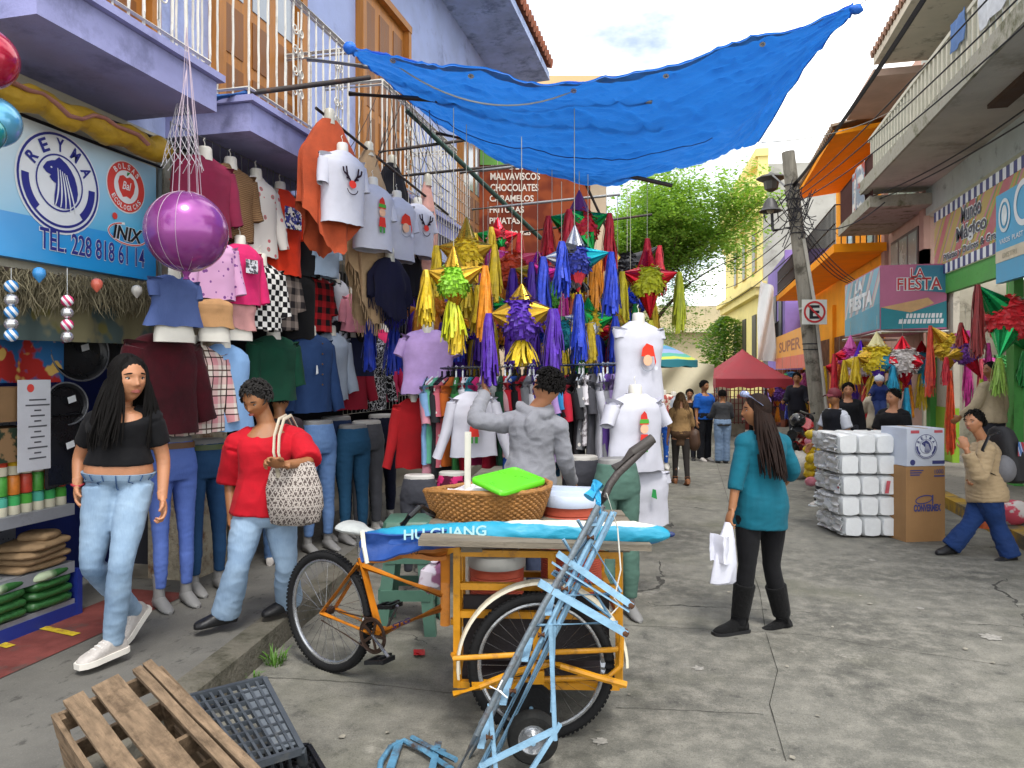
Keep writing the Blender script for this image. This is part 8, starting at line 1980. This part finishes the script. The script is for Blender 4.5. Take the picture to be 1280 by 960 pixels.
# woman in the black cropped top
fA = cf(-.35, -.94); hA = cf(.80, -.6); B = basis(fA)
J = pose(gnd(150, 815, .15), fA, 1.68, headf=hA); J['s'] = 1.0
setp(J, head=(160, 473, 4.02), neck=(151, 511, 4.06), pelvis=(149, 592, 4.07), shR=(116, 521, 4.04), shL=(194, 517, 4.10), elR=(99, 572, 4.10), wrR=(97, 606, 4.02), elL=(205, 575, 4.16), wrL=(203, 622, 4.08),
     hipR=(128, 607, 4.04), hipL=(170, 607, 4.10), knR=(114, 706, 3.96), anR=(166, 762, 4.33), knL=(151, 705, 3.93), anL=(142, 799, 3.99))
J['hup'] = V((0, 0, 1))
J['ftR'] = 0; J['ftL'] = 0
pA = person('woman in a black cropped top and light blue jeans walking on the pavement', J, SKIN, 1.04, ('long', HAIRB, dict(ln=.31, n=480, back=.05, spread=1.2, seed=2)), vox=.0055,
    top=dict(mat=CL('#111114', .1, bump=.15), hem=.16, sleeve=.33, off=.007, soff=.012, wr=.003, scoop=.055, name='crop_top', neckt=.985), bottom=dict(mat=JEAN, waist=.02, off=.007, wr=.005, wsc=(7, 7, 11), name='jeans', flare=.003, denim=1),
    shoes=dict(mat=SNK, sole=M('#ded9d0', .5, .08, 10, .1)), hands=(1.1, 1.0), hdir=(at(207, 660, 4.04)-at(203, 622, 4.08), at(99, 640, 3.98)-at(97, 606, 4.02)), feetdir=(cf(-.50, -.86)+Z*-.05, cf(-.30, -.75)+Z*-.85), seed=1., headk=1.10)
m = MB(); p_ = J['wrR']; m.tube([p_+V((math.cos(a)*.030, math.sin(a)*.030, .004*math.sin(a*2))) for a in (2*PI*k/20 for k in range(20))], .005, 6, closed=True); obj('bracelet', m, M('#a82a3a', .5), pA, True)
m = MB(); m.ell(J['pelvis']+(J['neck']-J['pelvis'])*.0+fA*.136-cf(1, 0)*.02, (.012, .012, .012), 10, 8); obj('button', m, CHR, pA, True)
# woman in red
fB = cf(-.62, -.78); J = pose(gnd(315, 785, .15), fB, 1.52, headf=cf(-.25, -.85)+Z*-.45)
setp(J, head=(320, 500, 4.50), neck=(333, 533, 4.55), pelvis=(330, 640, 4.55), shR=(293, 552, 4.50), shL=(374, 545, 4.62), elR=(287, 603, 4.58), wrR=(290, 655, 4.48), elL=(388, 578, 4.50), wrL=(355, 581, 4.30),
     hipR=(310, 652, 4.50), hipL=(350, 652, 4.60), knR=(298, 705, 4.42), anR=(283, 763, 4.50), knL=(358, 705, 4.60), anL=(361, 748, 4.78))
J['ftR'] = J['ftL'] = 0; J['hup'] = V((0, 0, 1)); J['s'] = .96
pB = person('grey haired woman in a red t-shirt walking with a patterned tote bag', J, SKIN2, 1.06, ('short', HAIRG, dict(vol=.020, n=480)), vox=.006,
    top=dict(mat=CL('#b01222', .12, bump=.25), hem=-.02, sleeve=.52, off=.018, soff=.034, wr=.011, wsc=(7, 7, 4), scoop=.05, flare=.15), bottom=dict(mat=JEAN2, waist=.1, off=.012, flare=.035, wr=.007, wsc=(7, 7, 9), name='jeans'),
    shoes=dict(mat=BLKSH), hands=(1.4, .5), hdir=(at(339, 577, 4.26)-at(355, 581, 4.30), None), palm=(at(345, 600, 4.2)-at(345, 570, 4.35), None), seed=2., feetdir=(cf(-.6, -.7), cf(-.75, -.6)), brow=HAIRG)
tb = thing('tote_bag', 'grey and white patterned tote bag hanging from the arm of the woman in red', 'bag', at(371, 620, 4.42))
m = MB(); rings = []
for t, hw, hd in ((0, .09, .03), (.06, .14, .055), (.3, .165, .08), (.6, .165, .075), (.85, .14, .05), (1., .12, .03)):
    c = at(370, 657, 4.43).lerp(at(366, 578, 4.40), t); rings.append([c+cf(1, .1)*hw*(abs(math.cos(a))**.8)*math.copysign(1, math.cos(a))+cf(-.1, 1)*hd*math.sin(a) for a in (2*PI*k/28 for k in range(28))])
m.loft(rings); m.wrinkle(.012, (9, 9, 9), 2.); obj('bag_body', m, cloth2('#5a4f4c', '#b5aca4', 'ethnic', 17), tb, True)
STR = M('#b5ab98', .8, .1, 20, .3, 120)
m = MB()
for o_ in (0, 6): m.tube([at(347+o_, 585, 4.32), at(342+o_, 566, 4.33), at(343+o_, 545, 4.40), at(349+o_, 524, 4.50), at(358+o_, 519, 4.60), at(366+o_, 535, 4.70)], [.011]*6, 8, flat=.5)
m.tube([at(346, 584, 4.32), at(348, 596, 4.36)], .012, 8); m.tube([at(360, 560, 4.74), at(378, 585, 4.46)], .012, 8); obj('strap', m, STR, tb, True)
# figure behind the woman in red
J = pose(gnd(350, 705, .15), cf(-.2, 1), 1.44, headf=cf(.5, .85), larm=(5, 6, 10), rarm=(5, 6, 10))
person('dark haired person in dark clothes half hidden behind the woman in red', J, SKIN2, 1., ('short', HAIRB, dict(vol=.03, n=200, curl=1)), vox=.01, top=dict(mat=CL('#2a2226'), hem=-.02, sleeve=.9), bottom=dict(mat=DEN('#3a5478', '#4f6a90')), shoes=dict(mat=SNK), face=False, seed=3.)
# man in the grey hoodie, back turned
fC = cf(-.42, .9); J = pose(cam((655-640)/FPX*5.3, 5.3, 0), fC, 1.70, headf=cf(-.8, .55)+Z*.18)
setp(J, head=(683, 484, 5.24), neck=(668, 516, 5.28), pelvis=(662, 600, 5.30), shL=(624, 527, 5.34), shR=(702, 532, 5.26), elL=(591, 525, 5.20), wrL=(608, 489, 5.50), elR=(707, 578, 5.30), wrR=(716, 606, 5.50))
J['s'] = 1.0; J['hup'] = V((0, 0, 1))
person('man in a grey hooded sweatshirt reaching up to the clothes rack', J, SKIN, 1.04, ('short', HAIRB, dict(vol=.022, n=900, curl=1)), vox=.007, headk=1.04,
    top=dict(mat=M('#85868d', .9, .1, 7, .4, 150, sheen=.2), hem=-.10, sleeve=.93, off=.022, soff=.014, wr=.010, wsc=(8, 8, 9), hood=True, name='hooded_sweatshirt', scoop=0), bottom=dict(mat=DEN('#2c3244', '#3a4258')), shoes=dict(mat=BLKSH), hands=(1.1, .5), hdir=(at(601, 472, 5.56)-at(608, 489, 5.5), None), seed=4., face=True)
# woman in teal
fD = cf(-.55, .83); J = pose(gnd(950, 788), fD, 1.66, headf=cf(-.97, .12))
dD = 4.92
setp(J, head=(945, 513, dD), neck=(953, 542, dD), pelvis=(951, 628, dD), shL=(929, 551, dD-.06), shR=(979, 552, dD+.08), elL=(921, 598, dD-.10), wrL=(915, 636, dD-.14), elR=(992, 588, dD+.06), wrR=(978, 606, dD+.22),
     hipL=(936, 642, dD-.04), hipR=(967, 642, dD+.04), knL=(934, 708, dD-.06), anL=(924, 776, dD-.02), knR=(964, 706, dD+.06), anR=(979, 776, dD+.10))
J['ftL'] = J['ftR'] = 0; J['s'] = .97; J['hup'] = V((0, 0, 1))
pD = person('woman in a teal sweater and black boots seen from behind in the road', J, SKIN2, 1.02, ('long', HAIRD, dict(ln=.42, n=480, back=.20, spread=1.2, behind=True, seed=9)), vox=.006,
    top=dict(mat=CL('#0f5a6c', .12, bump=.3), hem=-.36, sleeve=.72, off=.022, soff=.012, wr=.0035, wsc=(6, 6, 12), name='sweater', scoop=.02), bottom=dict(mat=CL('#121215', .1), waist=.15, off=.006, wr=.002, name='leggings'), shoes=dict(mat=M('#0c0c0d', .95, .25, 20, .5, 60, sheen=.05), style='boot', h=.265, sole=BLKSH),
    hands=(1.2, .6), hdir=(at(908, 660, dD-.18)-at(915, 636, dD-.14), None), seed=5., feetdir=(cf(-.8, -.25), cf(-.75, -.3)))
m = MB(); m.tube([J['head']+basis(J['hfwd'])@V((sx*.079, y, z)) for sx, y, z in ((-1, -.03, .035), (-1, .045, .09), (-.5, .072, .105), (0, .078, .110), (.5, .072, .105), (1, .045, .09), (1, -.03, .035))], .005, 6)
for sx in (-1, 1): m.ell(J['head']+basis(J['hfwd'])@V((sx*.036, .074, .108)), (.026, .012, .022), 12, 8)
obj('sunglasses', m, M('#8f98b8', .15, .1, 4, 0, metal=.4), pD, True)
wb_ = thing('shopping_bag', 'white plastic bag held by the woman in teal', 'bag', at(906, 690, dD-.2))
m = MB(); rings = []
for t, hw, hd in ((0, .07, .02), (.05, .095, .035), (.35, .090, .04), (.7, .065, .03), (.92, .032, .02), (1., .014, .012)):
    c = at(904, 731, dD-.22).lerp(at(911, 652, dD-.2), t); rings.append([c+cf(1, .4)*hw*math.cos(a)+cf(-.4, 1)*hd*math.sin(a) for a in (2*PI*k/22 for k in range(22))])
m.loft(rings); m.wrinkle(.016, (13, 13, 9), 1.); obj('plastic_film', m, M('#cfd0dc', .35, .08, 8, .3, 25), wb_, True)
m = MB(); m.grid(lambda a, b: at(888+24*a, 700-34*b+6*a, dD-.27)+F*(.03*math.sin(a*7)), 8, 8, .004).wrinkle(.01, (14, 14, 14), 4.); obj('bag_fold', m, M('#d3d4e0', .35, .08, 8, .3, 25), wb_, True)
# walking woman with backpack
dE = 6.95; fE = cf(-.95, -.25); J = pose(gnd(1225, 698), fE, 1.48, headf=cf(-.92, -.42))
setp(J, head=(1217, 527, dE), neck=(1229, 553, dE+.02), pelvis=(1233, 618, dE+.02), shL=(1233, 560, dE-.16), shR=(1226, 560, dE+.18), elL=(1225, 600, dE-.22), wrL=(1208, 562, dE-.22), elR=(1222, 604, dE+.24), wrR=(1216, 606, dE+.05),
     hipL=(1236, 624, dE-.07), hipR=(1230, 624, dE+.09), knR=(1213, 655, dE+.02), anR=(1190, 682, dE+.06), knL=(1246, 655, dE-.05), anL=(1263, 694, dE-.14))
J['ftL'] = 0; J['ftR'] = 0; J['s'] = .93; J['hup'] = V((0, 0, 1))
pE = person('woman in a beige jacket and blue trousers walking with a backpack', J, SKIN, 1.25, ('short', HAIRB, dict(vol=.012, n=240)), vox=.007,
    top=dict(mat=M('#a89272', .8, .1, 7, .35, 40, sheen=.1), hem=-.14, sleeve=.95, off=.024, soff=.024, wr=.010, wsc=(6, 6, 18), name='jacket', scoop=0.), bottom=dict(mat=CL('#1c3462', .1), waist=.1, off=.02, flare=.03, wr=.008), shoes=dict(mat=BLKSH), hands=(1.2, .5), hdir=(V((-.3, 0, 1)), None), seed=6.)
m = MB(); HBm = basis(J['hfwd']); m.ell(J['head']+HBm@V((0, -.12, -.01)), (.035, .07, .045), 12, 8, HBm); obj('ponytail', m.wrinkle(.006, (40, 40, 40)), HAIRB, pE, True)
bpk = thing('backpack', 'black and grey backpack with blue and white patch on the walking woman', 'backpack', at(1262, 575, dE))
ax = cf(.95, .25); m = MB(); rings = []
for t, hw, hd in ((0, .13, .07), (.06, .165, .10), (.35, .17, .115), (.7, .15, .095), (.93, .11, .06), (1., .06, .03)):
    c = at(1262, 602, dE).lerp(at(1250, 533, dE), t); rings.append([c+cf(-.25, .95)*hw*math.cos(a)*1/max(abs(math.cos(a))**3+abs(math.sin(a))**3, 1e-5)**(1/3)+ax*hd*math.sin(a)*1/max(abs(math.cos(a))**3+abs(math.sin(a))**3, 1e-5)**(1/3) for a in (2*PI*k/32 for k in range(32))])
m.loft(rings); obj('pack_body', m.wrinkle(.008, (9, 9, 9)), M('#1d1d21', .7, .2, 8, .4, 60), bpk, True)
m = MB(); m.ell(at(1256, 586, dE-.10), (.10, .09, .13), 16, 12); obj('front_pocket', m, M('#6d6d72', .7, .1, 8, .4, 60), bpk, True)
m = MB(); pz = at(1271, 562, dE-.10); m.add([pz+cf(.75, -.66).cross(Z)*0+cf(.8, .6)*x+Z*z-F*.055 for x, z in ((-.07, -.05), (.07, -.06), (.07, .07), (-.06, .08))], [(0, 1, 2, 3)]); obj('patch', m, colourpanel(['#2a6fc0', '#d8dce4', '#2a6fc0', '#b8303a'], 3.), bpk, True, smooth=False)
m = MB(); m.tube([at(1250, 540, dE-.12), at(1236, 545, dE-.2), at(1228, 562, dE-.2), at(1235, 590, dE-.18), at(1252, 598, dE-.12)], .016, 8, flat=.4); obj('strap', m, BLKP, bpk, True)
# others, standing poses
def stand(label, u, vf, vh, fwd, zg=0., d=None, **kw):
    d = d or gd(vf, zg); h = (vf-vh)/FPX*d; pk = {k: kw.pop(k) for k in ('larm', 'rarm', 'lleg', 'rleg', 'lean', 'headf', 'inl', 'inr') if k in kw}
    b = at(u, vf, d); b.z = zg
    return person(label, pose(b, fwd, h, **pk), **kw), h
hk = dict(vox=.010)
pF, h = stand('man in a maroon cap and dark vest walking beside the foam packs', 1044, 632, 486, cf(-.9, -.3), larm=(-10, 8, 15), rarm=(15, 8, 20), lleg=(-12, 10), rleg=(14, 4), skin=SKIN2, hair=('short', HAIRB, dict(vol=.006, n=90)), top=dict(mat=M('#c9ccd6', .8), hem=-.04, sleeve=.42, soff=.03), bottom=dict(mat=CL('#2b2c30'), off=.03, flare=.02, wr=.012), shoes=dict(mat=SNK, sole=WH), seed=7., **hk)
d = gd(632); Jf = pose(at(1044, 632, d)*1, cf(-.9, -.3), h); s_ = h/1.65
m = MB(); JJ = pose(V((at(1044, 632, d).x, at(1044, 632, d).y, 0)), cf(-.9, -.3), h); JJ['hipL'], JJ['hipR'] = JJ['hipL'], JJ['hipR']
m.loft(torso_rings(JJ, -.08, .97, .026)); fuse('vest', m, CL('#17181f'), pF, .012, 2, .008)
def cap_on(p, J, mat):
    s = J['s']; HB = basis(J['hfwd']); m = MB(); c = J['head']+HB@V((0, -.012, .035))*s
    m.ell(c, (.090*s, .102*s, .092*s), 22, 14, HB); cpb = obj('cap', m, mat, p, True)
    m = MB(); m.grid(lambda a, b: c+HB@V(((a-.5)*.15*(1-.25*b), .075+.085*b, .012-.02*b-.03*(2*a-1)**2))*s, 10, 5, .006); obj('visor', m, mat, cpb, True)
cap_on(pF, JJ, M('#6a1c2a', .7))
pG, h = stand('young man in a black sweater standing beside the orange pillar', 1060, 607, 479, cf(-.35, -.95), larm=(4, 6, 15), rarm=(4, 12, 25), skin=SKIN, hair=('short', HAIRB), top=dict(mat=CL('#16161a'), hem=-.08, sleeve=.95, off=.02, soff=.022), bottom=dict(mat=CL('#3a3a40'), off=.02), shoes=dict(mat=BLKSH), seed=8., **hk)
pH, h = stand('person in a cream sweater carrying a small child over the shoulder', 1098, 604, 482, cf(.2, .95), d=12.0, larm=(40, 10, 70), rarm=(40, 10, 70), skin=SKIN, hair=('short', HAIRB), top=dict(mat=CL('#b9ad98'), hem=-.1, sleeve=.95, off=.024, soff=.026), bottom=dict(mat=CL('#2b2c34'), off=.02), shoes=dict(mat=BLKSH), face=False, seed=9., **hk)
pc_ = at(1099, 500, 11.75); J = pose(V((pc_.x, pc_.y, .92)), cf(-.3, -.95), .80, larm=(40, 20, 40), rarm=(40, 20, 40), lleg=(50, 60), rleg=(50, 60)); J['head'] += Z*.0
pK = person('small child in a white knitted hat and blue jacket held on a shoulder', J, SKIN, 1.2, None, vox=.008, headk=1.5, top=dict(mat=CL('#1c2a5c'), hem=-.05, sleeve=.95, off=.02, soff=.02), bottom=dict(mat=CL('#2a3a6a'), off=.015), shoes=dict(mat=SNK), seed=10.)
m = MB(); m.ell(J['head']+Z*.030, (.075, .08, .065), 18, 12); m.ell(J['head']+Z*.095, .018, 10, 8); obj('knitted_hat', m.wrinkle(.004, (40, 40, 40)), CL('#c9ccd8'), pK, True)
pI, h = stand('man in a black printed t-shirt behind the foam packs', 1117, 640, 488, cf(-.75, -.55), d=9.2, larm=(15, 8, 30), rarm=(15, 8, 30), skin=SKIN, hair=('short', HAIRB, dict(vol=.016, n=160)), top=dict(mat=CL('#121214'), hem=-.06, sleeve=.45, off=.014, soff=.03), bottom=dict(mat=DEN('#2a3248', '#3a4460')), shoes=dict(mat=BLKSH), headf=cf(-.9, -.35), seed=11., **hk)
pJ, h = stand('man in a tan sweater standing on the right pavement with his back turned', 1240, 632, 476, cf(-.3, .92), zg=.146, d=10.2, larm=(10, 14, 40), rarm=(5, 14, 20), skin=SKIN2, hair=('short', HAIRB, dict(vol=.006, n=90)), headf=cf(-.9, -.1), top=dict(mat=CL('#a8997f'), hem=-.1, sleeve=.95, off=.02, soff=.026), bottom=dict(mat=CL('#2b2c34')), shoes=dict(mat=BLKSH), seed=12., **hk)
pN, h = stand('woman in a tan top and brown skirt with long fair hair walking away', 851, 605, 490, cf(.05, 1), larm=(5, 6, 10), rarm=(10, 10, 40), lleg=(10, 6), rleg=(-10, 8), skin=SKIN, hair=('long', HAIRL, dict(ln=.34, n=130, back=.05, behind=True)), top=dict(mat=CL('#96774f'), hem=.02, sleeve=.6, off=.014), bottom=dict(mat=CL('#4f3b2b'), skirt=-.42, waist=.14, off=.016, sflare=.0), shoes=dict(mat=M('#7a4a26', .6), style='ankle'), face=False, seed=13., **hk)
J = pose(V((at(851, 605, gd(605)).x, at(851, 605, gd(605)).y, 0)), cf(.05, 1), h, lleg=(10, 6), rleg=(-10, 8)); m = MB()
for k in 'LR': P, Q = part_chain([J['hip'+k], J['kn'+k], J['an'+k]], [.08, .050, .036], 1.); m.tube(P, Q, 12)
fuse('tights', m, CL('#2e2a28'), pN, .012, 1)
tag(obj('shoulder_bag', MB().ell(at(868, 550, gd(605)-.05), (.10, .08, .17), 16, 12).wrinkle(.02, (9, 9, 9)), M('#4a3222', .6, .2, 8, .4)), 'dark brown shoulder bag on the woman in the tan top', 'bag')
stand('man in a blue polo shirt with a hand at his mouth', 880, 576, 476, cf(.25, -.9), larm=(4, 8, 12), rarm=(4, 10, 12), skin=SKIN2, hair=('short', HAIRB), top=dict(mat=CL('#154a9a'), hem=-.08, sleeve=.45, off=.016, soff=.03), bottom=dict(mat=CL('#15161c'), off=.02, flare=.01), shoes=dict(mat=SNK), inl=0, seed=14., vox=.011) if False else None
J = pose(V((at(880, 576, gd(576)).x, at(880, 576, gd(576)).y, 0)), cf(.35, -.9), 100/FPX*gd(576), larm=(12, 16, 140), rarm=(4, 8, 12), headf=cf(.6, -.75), inl=30)
person('man in a blue polo shirt raising a hand to his mouth', J, SKIN2, 1.08, ('short', HAIRB), vox=.010, top=dict(mat=CL('#154f9f'), hem=-.08, sleeve=.45, off=.016, soff=.03), bottom=dict(mat=CL('#15161c'), off=.02, flare=.01), shoes=dict(mat=SNK), seed=14.)
stand('man in a grey and black top and jeans with his back turned', 903, 579, 488, cf(.1, 1), larm=(20, 10, 60), rarm=(20, 10, 60), skin=SKIN2, hair=('short', HAIRB), top=dict(mat=CL('#3c3d40'), hem=-.1, sleeve=.95, off=.018, soff=.024), bottom=dict(mat=DEN('#5f7592', '#7d92ac'), off=.022, flare=.012), shoes=dict(mat=BLKSH), face=False, seed=15., vox=.011)
stand('person in a black top standing behind the fair haired woman', 862, 578, 490, cf(-.2, -.95), d=14.6, skin=SKIN2, hair=('short', HAIRB), top=dict(mat=CL('#17171a'), hem=-.08, sleeve=.5, off=.016, soff=.03), bottom=dict(mat=CL('#2b2c34')), shoes=dict(mat=BLKSH), seed=16., vox=.011)
stand('man in a dark jacket standing by the motorcycle', 996, 580, 484, cf(-.4, -.9), d=16.5, larm=(20, 10, 60), rarm=(20, 10, 60), skin=SKIN2, hair=('short', HAIRB), top=dict(mat=CL('#1c1c24'), hem=-.1, sleeve=.95, off=.02, soff=.024), bottom=dict(mat=CL('#22232b')), shoes=dict(mat=BLKSH), seed=17., vox=.011)
for o_ in list(COL.objects):
    for k in ('_w', '_l'):
        if k in o_: del o_[k]
